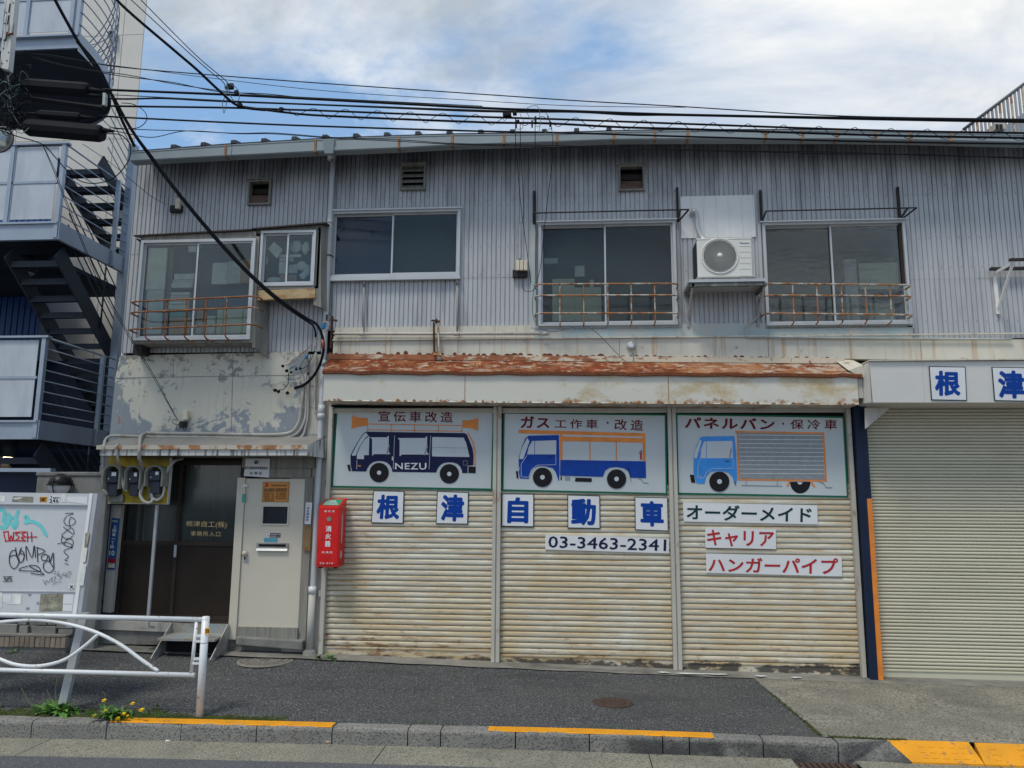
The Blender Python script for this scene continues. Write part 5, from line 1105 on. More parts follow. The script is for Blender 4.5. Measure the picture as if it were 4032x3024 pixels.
# --- signs by the doors
s = sign('f', [(345, 80), (645, 82), (634, 320), (318, 300)], WY-.075, 'white enamel membership plate over the beige door frame', 'sign_white', 'sign_white', 0, 'enamel_sign', dep=.008)
bpx('f', 452, 108, 505, 148, WY-.0775, .002).build('emblem', 'paint_dark_letter', s); MB().poly('f', [(440, 132), (458, 106), (480, 104), (486, 118), (462, 124)], WY-.079, .0015).build('emblem', 'paint_grey', s)
for x in (486, 496, 506): bar_ = MB().poly('f', [(x, 122), (x+4, 122), (x+4, 146), (x, 146)], WY-.079, .0015).build('emblem_line', 'sign_white', s)
text('東京自動車車体整備協会', 'f', [(330, 180), (620, 182), (618, 220), (330, 216)], WY-.0765, 'paint_dark_letter', s, .02); text('会員証', 'f', [(392, 246), (550, 248), (548, 284), (390, 282)], WY-.0765, 'paint_dark_letter', s, .012, 1.6)
s = sign('f', [(562, 374), (892, 374), (876, 628), (544, 625)], EY-.008, 'orange metal licence plate near the top of the beige door', 'brown_plate', 'orange_plate', 5, 'licence_plate', dep=.006)
text('J', 'f', [(570, 388), (625, 440)], EY-.0115, 'paint_red', s, .05); text('8', 'f', [(632, 398), (656, 440)], EY-.0115, 'paint_orange', s, .02)
text('関東運輸局長認証', 'f', [(668, 408), (862, 430)], EY-.0115, 'plate_text', s, .012); text('普通', 'f', [(568, 455), (616, 500)], EY-.0115, 'plate_text', s, .02); text('自動車分解整備事業', 'f', [(622, 452), (862, 500)], EY-.0115, 'plate_text', s, .02)
for i, (a, b) in enumerate((('普通自動車（大型）', '小型二輪自動車'), ('普通自動車（中型）', '小型三輪自動車'), ('普通自動車（小型）', '軽 自 動 車'), ('普通自動車（乗用）', '大型特殊自動車'), ('小型四輪自動車', None))):
    y = 506+i*23; text(a, 'f', [(568, y), (698, y+18)], EY-.0115, 'plate_text', s, .02)
    if b: text(b, 'f', [(718, y), (852, y+18)], EY-.0115, 'plate_text', s, .02)
for p in ((572, 388), (875, 388), (555, 612), (862, 612)): disc_ = MB().lathe(at('f', *p, EY-.011), [(.004, -.002), (.004, .002)], 8, 'y').build('rivet', 'brown_plate', s)
s = sign('f', [(1100, 632), (1178, 634), (1158, 908), (1080, 902)], WY-.062, 'white narrow vertical plate with blue characters beside the beige door', 'sign_white', 'sign_white', 0, 'narrow_plate', dep=.005)
[text(ch, 'f', [(1115-2.8*i, 690+37*i), (1142-2.8*i, 720+37*i)], WY-.0635, 'paint_blue', s, .025) for i, ch in enumerate('防犯連絡所')]; text('☆', 'f', [(1118, 654), (1144, 680)], WY-.0635, 'gold_letter', s, .02)
text('目黒警察署管内防犯協会', 'f', [(1098, 738), (1106, 738), (1096, 892), (1086, 892)], WY-.0635, 'paint_sky', s, .0, .95, vert=True)
s = sign('f', [(1080, 930), (1168, 936), (1150, 1244), (1058, 1232)], WY-.062, 'brown weathered wooden name plate hanging under the narrow white plate', 'brown_plate', 'brown_plate', 0, 'wooden_plate', dep=.008)
text('会員之章', 'f', [(1098, 960), (1140, 962), (1124, 1200), (1082, 1196)], WY-.0635, 'old_wood', s, .01, .95, vert=True)
s = sign('7', [(106, 594), (160, 596), (126, 948), (72, 944)], WY-.045, 'blue vertical address plate with white characters beside the meters', 'blue_plate', 'blue_plate', 0, 'address_plate', dep=.006)
text('目黒区', '7', [(108, 608), (146, 622)], WY-.0465, 'paint_white', s, .012); [text(ch, '7', [(115-4*i, 640+28*i+(9 if ch == '一' else 0)), (139-4*i, 663+28*i-(9 if ch == '一' else 0))], WY-.0465, 'paint_white', s, .03) for i, ch in enumerate('上目黒一丁目')]; text('10', '7', [(88, 816), (124, 852)], WY-.0465, 'paint_white', s, .02)
for q4, m_ in (([(83, 870), (127, 874), (125, 902), (80, 898)], 'paint_red'), ([(80, 902), (124, 905), (122, 936), (77, 934)], 'cream_plastic')): MB().poly('7', q4, WY-.0475, .0015).build('sticker', m_, s)
text('火の用心', '7', [(84, 906), (118, 914)], WY-.049, 'paint_black', s, .01)
# ================================================================ FIRE EXTINGUISHER BOX
XY = WY-.30
fb = [at('7', *p, XY) for p in ((1534, 512), (1676, 516), (1662, 938), (1506, 930))]
bx0, bx1 = (fb[0].x+fb[3].x)/2, (fb[1].x+fb[2].x)/2; bz0, bz1 = fb[3].z, fb[0].z
fx = thing('extinguisher_box', 'red steel fire extinguisher box with white lettering beside the downpipe', 'extinguisher box', ((bx0+bx1)/2, XY+.12, bz0))
yb = WY-.06; zt2 = az('7', 1640, 456, yb)
mb = MB(); mb.add([(bx0, XY, bz0), (bx1, XY, bz0), (bx1, XY, bz1), (bx0, XY, bz1), (bx0, yb, bz0+.01), (bx1, yb, bz0+.01), (bx1, yb, zt2), (bx0, yb, zt2)],
   [(0, 1, 2, 3), (1, 5, 6, 2), (5, 4, 7, 6), (4, 0, 3, 7), (3, 2, 6, 7), (0, 4, 5, 1)])
mb.build('box_body', 'fire_red', fx, bevel=.006)
Bx(bx0+.012, bx1-.012, XY-.006, XY+.002, bz0+.03, bz1-.012).build('door', 'fire_red', fx, bevel=.003)
MB().add([(bx0+.03, XY+.02, bz1+.012), (bx1-.03, XY+.02, bz1+.012), (bx1-.03, yb-.05, zt2-.016), (bx0+.03, yb-.05, zt2-.016)], [(0, 1, 2, 3)]).build('top_label', 'label_green', fx)
dzz = (zt2-.016-bz1-.012)/(yb-.05-XY-.02)
for i in range(4):
    y = XY+.04+i*.035; MB().add([(bx0+.045+(.03 if i == 3 else 0), y, bz1+.0135+dzz*(y-XY-.02)), (bx1-.045-(.02*i), y, bz1+.0135+dzz*(y-XY-.02)), (bx1-.045-(.02*i), y+.015, bz1+.0135+dzz*(y+.015-XY-.02)), (bx0+.045, y+.015, bz1+.0135+dzz*(y+.015-XY-.02))], [(0, 1, 2, 3)]).build('label_line', 'paint_white', fx)
LY = XY-.0075
mb = MB().lathe(at('7', 1600, 600, XY), [(.030, -.010), (.030, -.004)], 20, 'y'); mb.build('viewing_hole', 'iron_cover', fx); 
mb = MB()
for i in range(5):
    for j in range(5):
        c = at('7', 1585+i*7.5, 585+j*7.5, XY-.0105); mb.box(c.x-.0025, c.x+.0025, c.y, c.y+.001, c.z-.0025, c.z+.0025)
mb.build('perforation', 'black_void', fx)
text('強化液', '7', [(1565, 540), (1638, 553)], LY, 'paint_white', fx, .01, 1.5); [text(ch, '7', [(x, y), (x+39, y+40)], LY, 'paint_white', fx, .03) for ch, x, y in (('消', 1576, 647), ('火', 1573, 699), ('器', 1570, 751))]
text('目黒区', '7', [(1550, 822), (1624, 836)], LY, 'paint_white', fx, .012, 1.5); text('53-316', '7', [(1535, 897), (1626, 911)], LY, 'paint_white', fx, .01, 1.3)
for y in (854, 864, 874): MB().poly('7', [(1560, y), (1612, y+1), (1612, y+3), (1560, y+2)], LY, .001).build('louvre', 'paint_red', fx)
MB().poly('7', [(1546, 690), (1560, 690), (1557, 748), (1543, 747)], LY-.001, .002).build('latch', 'paint_red', fx)
for x in (bx0+.02, bx1-.06): Bx(x, x+.04, XY+.02, XY+.06, bz0-.014, bz0-.001).build('foot', 'paint_black', fx)
for i, (z0, z1, y0) in enumerate(((.28, .60, .075), (.26, .60, .10), (.10, .18, .07), (.10, .18, .09), (.10, .18, .11))): Bx(bx1+.0002, bx1+.001, XY+y0, XY+y0+.010, bz0+z0, bz0+z1).build('side_text_line', 'paint_white', fx)
# ================================================================ METERS AND CONDUITS
EY2 = WY-.22
mbd = thing('meter_board', 'yellow board holding electric meters on a thin grey post', 'meter board', at('7', 280, 495, EY2))
yb_ = [at('7', *p, EY2) for p in ((80, 168), (518, 176), (488, 497), (76, 490))]
MB().hexa([yb_[0], yb_[1], yb_[2], yb_[3]], [p+Vector((0, .025, 0)) for p in yb_]).build('board', 'yellow_board', mbd)
MB().quadpx('7', [(505, 180), (519, 180), (490, 499), (482, 499)], EY2-.004, .04).build('edge_strip', 'canopy_white', mbd); MB().quadpx('7', [(76, 487), (488, 494), (488, 500), (76, 494)], EY2-.004, .04).build('edge_strip', 'cream_wall', mbd)
for (x0, y0, x1, y1) in ((80, 432, 178, 485), (352, 400, 440, 465)): bpx('7', x0, y0, x1, y1, EY2-.05, .046).build('junction_box', 'meter_hood', mbd)
p0, p1 = at('7', 418, 505, EY2+.02), at('7', 348, 1345, EY2+.02)
MB().beam(p0, (p0.x*.5+p1.x*.5, p0.y, p1.z), .028, .032).build('support_post', 'galv_post', mbd)
MB().lathe(((p0.x+p1.x)/2, p0.y, p1.z-.01), [(.085, 0), (.085, .012), (.02, .014)], 12).build('post_base', 'concrete', mbd)
for i, (x0, y0, x1, y1, lb_) in enumerate(((45, 228, 168, 440, 'leftmost electric meter under a grimy curved hood'), (195, 232, 308, 440, 'middle electric meter on the yellow board'), (335, 232, 462, 412, 'rightmost electric meter with wires looping below it'))):
    a, b, c, d = rectpx('7', x0, y0, x1, y1, EY2-.13); t = thing('electric_meter', lb_, 'meter', ((a+b)/2, EY2-.06, c), 'electric meters in a row')
    w = b-a; mid = (a+b)/2; mb = MB(); n = 10; Y0, Y1 = EY2-.16, EY2-.002; zs_ = c+(d-c)*.30
    prof = [(a, zs_-.03)]+[(mid-w/2*math.cos(math.pi*j/n), d-w*.36+w*.36*math.sin(math.pi*j/n)) for j in range(n+1)]+[(b, zs_-.03)]
    inn = [(mid+(x-mid)*.84, z if j in (0, len(prof)-1) else z-.014) for j, (x, z) in enumerate(prof)]
    for (x, z), (xi, zi) in zip(prof, inn): mb.v += [Vector((x, Y0, z)), Vector((x, Y1, z)), Vector((xi, Y0, zi)), Vector((xi, Y1, zi))]
    for j in range(len(prof)-1):
        q = j*4; mb.f += [(q, q+4, q+5, q+1), (q+2, q+3, q+7, q+6), (q, q+2, q+6, q+4)]; mb.sm += [True, True, False]
    mb.build('hood', 'meter_hood', t)
    h = d-c; Bx(mid-w*.30, mid+w*.28, EY2-.13, EY2-.01, c+h*.42, c+h*.80).build('meter_head', 'meter_body', t, bevel=.008)
    Bx(mid-w*.26, mid+w*.26, EY2-.11, EY2-.01, c+(.0 if i < 2 else -.02), c+h*.40).build('terminal_cover', 'meter_body', t, bevel=.005)
    Bx(mid+(.02 if i else -.03)*w*5*.3, mid+w*.20, EY2-.132, EY2-.1301, c+h*.64, c+h*.76).build('label', 'sign_white', t)
    MB().lathe((mid-w*.2, EY2-.13, c+h*.55), [(.007, -.003), (.007, .0)], 8, 'y').build('seal', 'sign_white', t)
    Bx(mid-w*.3, mid+w*.3, EY2-.05, EY2-.001, c+h*.4, d-.05).build('hood_back', 'black_void', t)
def pipe(name, m, r, pts, label=None, cat=None, group=None, parent=None, n=8, sm=5):
    P3 = [at(*p) if len(p) == 4 else Vector(p) for p in pts]
    return MB().tube(smoothpts(P3, sm), r, n).build(name, m, parent, label, cat, group)
cd = [('e', EY2-.02)]
pipe('conduit', 'conduit', .020, [('6', 1760, 480, WY-.05), ('6', 1765, 600, WY-.06), ('6', 1745, 800, WY-.06), ('6', 1715, 920, WY-.06), ('6', 1620, 992, WY-.06), ('6', 1300, 1000, WY-.06), ('6', 900, 992, WY-.06), ('6', 500, 990, WY-.06), ('6', 420, 990, WY-.07), ('6', 378, 1020, WY-.2), ('6', 368, 1100, CY-.03), ('6', 365, 1200, CY-.02), ('7', 305, 210, CY+.05), ('7', 325, 300, EY2-.04), ('7', 312, 380, EY2-.1), ('7', 302, 440, EY2-.11), ('7', 330, 482, EY2-.11), ('7', 370, 488, EY2-.10), ('7', 390, 460, EY2-.08)], 'pale conduit bending down over the canopy edge towards the middle meter', 'conduit')
pipe('conduit', 'conduit', .017, [('6', 1785, 480, WY-.05), ('6', 1790, 700, WY-.05), ('6', 1770, 900, WY-.05), ('6', 1650, 1020, WY-.05), ('6', 1300, 1030, WY-.06), ('6', 800, 1020, WY-.06), ('6', 500, 1020, WY-.07), ('6', 250, 1012, WY-.07), ('6', 130, 1012, WY-.09), ('6', 80, 1040, WY-.2), ('6', 65, 1100, CY-.02), ('7', 50, 200, CY+.1), ('7', 42, 330, EY2-.06), ('7', 55, 400, EY2-.08), ('7', 85, 435, EY2-.08)], 'grey conduit running to the far left end of the canopy', 'conduit')
pipe('conduit', 'conduit', .015, [('6', 1800, 330, WY-.04), ('6', 1805, 700, WY-.04), ('6', 1790, 920, WY-.04), ('6', 1700, 1045, WY-.04), ('6', 1300, 1052, WY-.05), ('6', 700, 1045, WY-.05), ('6', 340, 1040, WY-.08), ('6', 250, 1065, WY-.15), ('6', 175, 1090, CY-.01), ('6', 170, 1130, CY-.03), ('6', 185, 1220, CY+.0), ('7', 165, 260, EY2-.12), ('7', 185, 380, EY2-.12), ('7', 210, 410, EY2-.1)], 'thin conduit crossing the canopy between the other two and dropping to the meters', 'conduit')
pipe('conduit', 'conduit', .018, [('7', 590, 185, WY-.06), ('7', 540, 200, EY2-.02), ('7', 490, 260, EY2-.05), ('7', 470, 330, EY2-.05), ('7', 460, 430, EY2-.06), ('7', 420, 470, EY2-.07), ('7', 385, 455, EY2-.08), ('7', 378, 420, EY2-.09)], 'grey conduit curving down the right side of the yellow meter board', 'conduit')
pipe('conduit', 'cream_wall', .011, [('6', 1870, 300, WY-.04), ('6', 1865, 600, WY-.04), ('6', 1862, 800, WY-.04), ('6', 1875, 805, WY-.05)], 'thin straight white conduit beside the big downpipe', 'conduit')
D('grille_plastic', (.62, .60, .57), .6)
# ================================================================ AIR CONDITIONER
AY = WY-.42
a0_, a1_, a2_, a3_ = rectpx('g', 152, 292, 868, 802, AY)
ac = thing('air_conditioner', 'white outdoor air conditioner unit on a steel shelf', 'air conditioner', ((a0_+a1_)/2, AY+.14, a2_))
Bx(a0_, a1_, AY, AY+.28, a2_, a3_).build('casing', 'ac_plastic', ac, bevel=.012)
Bx(a0_-.004, a1_+.004, AY-.004, AY+.284, a3_-.018, a3_+.006).build('top_cover', 'ac_plastic', ac, bevel=.006)
cc = at('g', 443, 524, AY); rad = (ax('g', 668, 524, AY)-cc.x)
MB().lathe(cc, [(rad*1.12, -.004), (rad*1.09, -.012), (rad*1.03, -.010), (rad*1.0, .0)], 48, 'y').build('fan_ring', 'ac_plastic', ac)
MB().lathe(cc, [(rad*1.0, -.0015), (0, -.0015)], 48, 'y').build('fan_opening', 'black_void', ac)
mb = MB()
for i in range(7):
    r_ = rad*(.26+.74*i/6.5); mb.lathe(cc, [(r_+.0022, -.010), (r_+.0022, -.015), (r_-.0022, -.015), (r_-.0022, -.010), (r_+.0022, -.010)], 40, 'y', False)
for i in range(18):
    pts = []
    for j in range(7):
        t = j/6; r_ = rad*(.17+.83*t); a = 2*math.pi*i/18-1.25*t; pts.append((cc.x+math.cos(a)*r_, cc.y-.014+.001*0, cc.z+math.sin(a)*r_))
    mb.tube(pts, .0032, 4, False, False)
mb.build('fan_grille', 'grille_plastic', ac)
MB().lathe(cc, [(rad*.16, -.010), (rad*.15, -.022), (0, -.024)], 20, 'y').build('fan_hub', 'ac_plastic', ac)
mb = MB()   # fan blades behind the grille
for i in range(3):
    a = 2*math.pi*i/3; mb.add([(cc.x+math.cos(a+o_)*rad*q, cc.y-.004-.002*k_, cc.z+math.sin(a+o_)*rad*q) for k_, (o_, q) in enumerate(((0, .15), (.1, .9), (.9, .85), (.7, .15)))], [(0, 1, 2, 3)])
mb.build('fan_blade', 'meter_body', ac)
for y in (397, 471, 546, 620, 694, 782): MB().poly('g', [(705, y), (850, y), (850, y+4), (705, y+4)], AY-.0015, .001).build('front_line', 'paint_grey', ac)
text('Panasonic', 'g', [(706, 345), (832, 364)], AY-.0015, 'paint_blue', ac, .03)
mb = MB()
for i in range(16): mb.box(a0_-.012, a0_-.002, AY+.03, AY+.25, a2_+.03+i*.026, a2_+.040+i*.026)
for i in range(5): mb.box(a0_-.013, a0_-.001, AY+.03+i*.052, AY+.038+i*.052, a2_+.03, a3_-.04)
mb.build('side_grille', 'meter_body', ac)
Bx(a1_+.001, a1_+.05, AY+.08, AY+.22, a2_+.02, a2_+.2).build('valve_cover', 'ac_plastic', ac, bevel=.012)
for x in (a0_+.08, a1_-.14): Bx(x, x+.06, AY+.01, AY+.27, a2_-.018, a2_-.001).build('foot', 'paint_grey', ac)
sh = rectpx('g', 42, 822, 1040, 860, AY-.05)
sf = thing('steel_shelf', 'grey steel wall shelf carrying the air conditioner', 'shelf', ((sh[0]+sh[1])/2, AY+.2, az('9', 1400, 1400, WY)))
Bx(sh[0], sh[1], AY-.05, WY-.005, sh[2], sh[3]).build('shelf_top', 'galv_post', sf)
z9b = az('g', 500, 915, AY-.04); D('shelf_dark', (.10, .11, .10), .7, var=.4, vs=9, stains=[dict(col=(.4, .4, .38), sc=6, lo=.55, hi=.65, amt=.6)])
Bx(sh[0]+.01, sh[1]-.02, AY-.04, AY+.0, z9b, sh[2]-.002).build('cross_beam', 'shelf_dark', sf)
for i, (k_, x_, y_) in enumerate((('9', 1168, 1395), ('9', 1645, 1390))):
    pb_ = at(k_, x_, y_, WY-.02); xx_ = pb_.x+(.02 if i == 0 else -.02)
    MB().beam((xx_, WY-.025, sh[2]), (xx_, WY-.025, pb_.z), .03, .03).build('wall_rail', 'galvanised_weathered', sf)
    MB().beam((xx_, AY+.0, sh[2]-.02), (xx_, WY-.03, pb_.z+.12), .02, .025).build('diagonal_brace', 'galv_post', sf)
    MB().beam((xx_, AY-.04, sh[2]-.03), (xx_, WY-.02, sh[2]-.03), .03, .035).build('shelf_arm', 'shelf_dark', sf)
pipe('drain_hose', 'cable_pale', .012, [('g', 910, 800, AY+.1), ('g', 985, 950, WY-.08), ('g', 990, 1060, WY-.05), ('g', 975, 1230, WY-.05), ('g', 930, 1330, WY-.05), ('g', 830, 1420, WY-.08), ('g', 788, 1490, WY-.1), ('g', 790, 1560, WY-.1), ('g', 850, 1582, WY-.1), ('g', 1161, 1580, WY-.1), ('12', 1300, 118, WY-.1), ('12', 2145, 124, WY-.1)], 'pale plastic drain hose bending down from the air conditioner and along the band', 'hose')
wp = rectpx('9', 1130, 530, 1614, 804, WY-.02)
def smooth_panel(r, name, m, label=None):
    t = part(ribs(r[0], r[1], r[2], r[3], WY-.022, .15, .010, flip=True), name, m)
smooth_panel(wp, 'white_panel', 'white_paint')
mb = MB().box(wp[0]+.002, wp[1]-.002, WY-.008, WY-.001, wp[2], wp[3]); part(mb, 'panel_packing', 'white_paint')
pipe('insulated_pipe', 'galv_post', .028, [('9', 1200, 660, WY-.03), ('9', 1205, 640, WY-.07), ('9', 1222, 630, WY-.09), ('9', 1235, 680, WY-.07), ('9', 1238, 740, WY-.07), ('9', 1262, 800, WY-.08), ('9', 1290, 830, WY-.12)], 'white wrapped pipe coming out of the wall above the air conditioner', 'pipe')
# ================================================================ WINDOW GUARD RAILINGS
def guard(k, xl, xr, rails, vx, ybot, Yf, Yw, m, label, sagx=0, r=.010, name='window_guard', zoff=0):
    a, b = ax(k, xl, rails[1][0], Yf), ax(k, xr, rails[1][1], Yf)
    t = thing(name, label, 'railing', ((a+b)/2, Yf, az(k, (xl+xr)/2, ybot, Yf)), 'rusty guards on the upper windows')
    for y in rails:
        zl, zr_ = az(k, xl, y[0], Yf), az(k, xr, y[1], Yf)
        pts = [(a-.02, Yw, zl), (a-.02, Yf+.09, zl), (a+.0, Yf+.03, zl), (a+.06, Yf, zl), (b-.06, Yf, zr_), (b-.0, Yf+.03, zr_), (b+.02, Yf+.09, zr_), (b+.02, Yw, zr_)]
        MB().tube(pts, r*1.05, 7).build('rail', m, t)
    zt_ = az(k, (xl+xr)/2, (rails[0][0]+rails[0][1])/2, Yf); zb__ = az(k, (xl+xr)/2, ybot, Yf)
    for x in vx:
        X_ = ax(k, x, (rails[0][0]+rails[-1][0])/2, Yf)
        f_ = (X_-a)/(b-a); zt1 = az(k, xl, rails[0][0], Yf)*(1-f_)+az(k, xr, rails[0][1], Yf)*f_
        MB().tube(smoothpts([(X_, Yf+.008, zt1), (X_, Yf+.008, (zt1+zb__)/2), (X_, Yf+.008, zb__+.06), (X_, Yf+.04, zb__+.012), (X_, Yf+.12, zb__), (X_, Yw, zb__)], 4), r*.9, 6).build('bar', m, t)
    return t
zt = None
def yy(k, zoomY): return zoomY
guard('9', 185, 1108, [(1110, 1105), (1184, 1180), (1300, 1298)], [340, 495, 653, 806, 960], 1362, WY-.26, WY-.06, 'railing_rust', 'rusty pale railing under the window left of the air conditioner')
guard('10', 165, 995, [(1178, 1185), (1245, 1248), (1347, 1355)], [323, 460, 600, 737, 877], 1398, WY-.26, WY-.06, 'railing_rust', 'rusty pale railing under the window right of the air conditioner')
guard('5', 112, 1018, [(1268, 1228), (1345, 1308), (1468, 1432)], [232, 372, 515, 660, 810], 1530, BY-.24, BY-.02, 'railing_rust_heavy', 'brown rusty railing in front of the large bay window')
# ================================================================ AWNING FRAMES
def awning(k, xl, xr, yt, yb1, ybar, label, cut=False):
    Yw = WY-.03; a, b = at(k, xl, (yt+yb1)/2, Yw), at(k, xr, (yt+yb1)/2, Yw); z1, z0 = az(k, (xl+xr)/2, yt, Yw), az(k, (xl+xr)/2, yb1, Yw)
    t = thing('awning_frame', label, 'awning frame', ((a.x+b.x)/2, WY-.1, z0), 'bare awning frames over the upper windows')
    for x in (a.x, b.x): Bx(x-.013, x+.013, WY-.045, WY-.012, z0, z1).build('upright', 'dark_steel', t); MB().beam((x, WY-.04, z0+.01), (x+.0, WY-.26, z0+.06), .016, .02).build('arm', 'dark_steel', t)
    zb1 = z0+.06; MB().tube([(a.x-.0, WY-.26, zb1), (b.x+.10, WY-.26, zb1)], .0085, 8).build('roller_bar', 'dark_steel', t)
    MB().beam((b.x+.10, WY-.26, zb1), (b.x+.01, WY-.05, z0), .014, .018).build('arm', 'dark_steel', t)
awning('9', 172, 1108, 490, 710, 677, 'bare dark awning frame above the window left of the air conditioner')
awning('10', 138, 922, 640, 825, 800, 'bare dark awning frame above the window right of the air conditioner')
t = thing('wall_bracket', 'white triangular bracket with dark bar cut by the right photo edge', 'bracket', at('10', 1485, 1350, WY-.03))
p = at('10', 1470, 1115, WY-.03); q_ = at('10', 1485, 1350, WY-.03); X_ = (p.x+q_.x)/2
Bx(X_-.02, X_+.02, WY-.03, WY-.012, q_.z, p.z).build('wall_plate', 'white_paint', t); MB().beam((X_, WY-.03, p.z-.01), (X_+.0, WY-.42, p.z+.0), .025, .03).build('top_arm', 'white_paint', t)
MB().beam((X_, WY-.40, p.z-.02), (X_, WY-.03, q_.z+.06), .022, .025).build('diagonal', 'white_paint', t)
Bx(X_-.04, X_+2.5, WY-.45, WY-.40, p.z+.015, p.z+.04).build('long_bar', 'dark_steel', t); Bx(X_-.07, X_+2.5, WY-.10, WY-.05, p.z+.015, p.z+.045).build('long_bar', 'dark_steel', t)
# ================================================================ SMALL THINGS ON THE WALL
def fusebox(k, caps, plate, Y, label):
    t = thing('wire_terminal', label, 'wire terminal', at(k, (plate[0]+plate[2])/2, plate[3], Y))
    bpx(k, *plate, Y, .05).build('base', 'dark_steel', t, bevel=.004)
    for c in caps: bpx(k, *c, Y-.04, .06).build('cap', 'cream_plastic', t, bevel=.006)
fusebox('9', [(52, 952, 75, 1018), (79, 952, 100, 1018), (104, 954, 127, 1018)], (30, 1015, 127, 1062), WY-.06, 'black wire terminal with three cream caps beside the window')
fusebox('5', [(442, 517, 473, 590)], (402, 566, 486, 615), WY-.06, 'single cream capped wire terminal on the upper left wall')
fusebox('6', [(735, 793, 773, 872)], (705, 885, 760, 935), WY-.06, 'single cream capped wire terminal on the peeling wall')
bpx('9', 72, 720, 83, 940, WY-.035, .025).build('cable_cover', 'galv_post', None, 'thin grey vertical cable cover above the three cream caps', 'cable cover')
c = at('9', 803, 1515, YB)
t = thing('foil_cap', 'round silver foil wrapped cap on the cream band', 'foil cap', c); MB().lathe(c, [(.0, -.05), (.03, -.052), (.048, -.04), (.055, -.015), (.06, -.001)], 9, 'y', False).build('foil', 'foil', t)
MB().lathe(c, [(.0, -.056), (.026, -.054)], 9, 'y', False).build('face', 'sign_white', t)
def post_pair(k, pts, label, Y=None):
    Y = Y or WY-.13; c = at(k, *pts[0][1], Y); t = thing('bracket_post', label, 'rusty bracket', c)
    for (a, b, w) in pts: MB().beam(at(k, *a, Y), at(k, *b, Y), .03, w).build('angle_bar', 'rust' if w < .03 else 'rust', t)
    return t
D('rust_dark', (.055, .03, .022), .85, var=.4, vs=30, bump=.3)
t = thing('bracket_post', 'dark rusty twin post standing on the rusted roof edge', 'rusty bracket', at('11', 790, 225, WY-.13))
for (a, b, w, m_) in (((775, 30), (778, 222), .017, 'rust_dark'), ((800, 30), (808, 222), .017, 'canopy_rust'), ((790, 10), (792, 35), .02, 'rust_dark')): MB().beam(at('11', *a, WY-.13), at('11', *b, WY-.13), .04, w).build('angle_bar', m_, t)
MB().beam(at('11', 762, 18, WY-.14), at('11', 810, 24, WY-.14), .03, .018).build('cross_piece', 'rust_dark', t); MB().beam(at('11', 770, 218, WY-.15), at('11', 820, 224, WY-.15), .03, .03).build('foot', 'canopy_rust', t)
t = thing('wire_bracket', 'dark steel cable anchor with blue insulator beside the downpipe', 'cable anchor', at('8', 95, 1600, WY-.25))
MB().beam(at('8', 103, 1388, WY-.25), at('8', 92, 1610, WY-.25), .03, .02).build('post', 'rust_dark', t); MB().beam(at('8', 65, 1378, WY-.26), at('8', 62, 1430, WY-.26), .02, .02).build('pin', 'rust_dark', t)
MB().beam(at('8', 88, 1412, WY-.26), at('8', 136, 1420, WY-.26), .02, .022).build('cross_arm', 'rust_dark', t)
c = at('8', 42, 1455, WY-.28); MB().lathe(c, [(.012, -.04), (.03, -.03), (.02, -.015), (.032, 0), (.02, .015), (.028, .03), (.01, .04)], 12).build('insulator', 'insulator_blue', t)
MB().tube(smoothpts([at('8', 30, 1440, WY-.3), at('8', 60, 1425, WY-.3), at('8', 80, 1450, WY-.3), at('8', 50, 1495, WY-.29), at('8', 30, 1470, WY-.28)], 4), .008, 5).build('tie_wire', 'conduit', t)
# metal step in front of the sliding doors
q0 = at('4', 1040, 300, 9.05); z_g = zg(q0.x, 8.95)
sL, sR = ax('4', 1035, 240, 9.0), ax('4', 1385, 250, 9.0); zt_ = az('4', 1200, 168, 9.1); zm = az('4', 1180, 250, 8.9)
t = thing('metal_step', 'worn steel plate step with triangular sides below the sliding doors', 'step', ((sL+sR)/2, 8.95, z_g))
Bx(sL, sR, WY-.075, WY-.055, zm, zt_).build('back_plate', 'steel_plate', t)
MB().hexa([(sL, 8.80, zm-.004), (sR, 8.80, zm-.004), (sR, 8.80, zm-.03), (sL, 8.80, zm-.03)], [(sL, WY-.08, zm+.01), (sR, WY-.08, zm+.01), (sR, WY-.08, zm-.01), (sL, WY-.08, zm-.01)]).build('tread', 'steel_plate', t)
for x in (sL-.012, sR): MB().add([(x, WY-.06, zt_), (x, WY-.10, zt_), (x, 8.70, z_g+.0), (x, WY-.06, z_g), (x+.01, WY-.06, zt_), (x+.01, WY-.10, zt_), (x+.01, 8.70, z_g+.0), (x+.01, WY-.06, z_g)], [(3, 2, 1, 0), (4, 5, 6, 7), (0, 1, 5, 4), (1, 2, 6, 5), (2, 3, 7, 6), (3, 0, 4, 7)]).build('side_plate', 'steel_plate', t)
Bx(sL+.02, sR-.02, 9.0, 9.01, z_g, zm-.03).build('dark_riser', 'black_void', t)
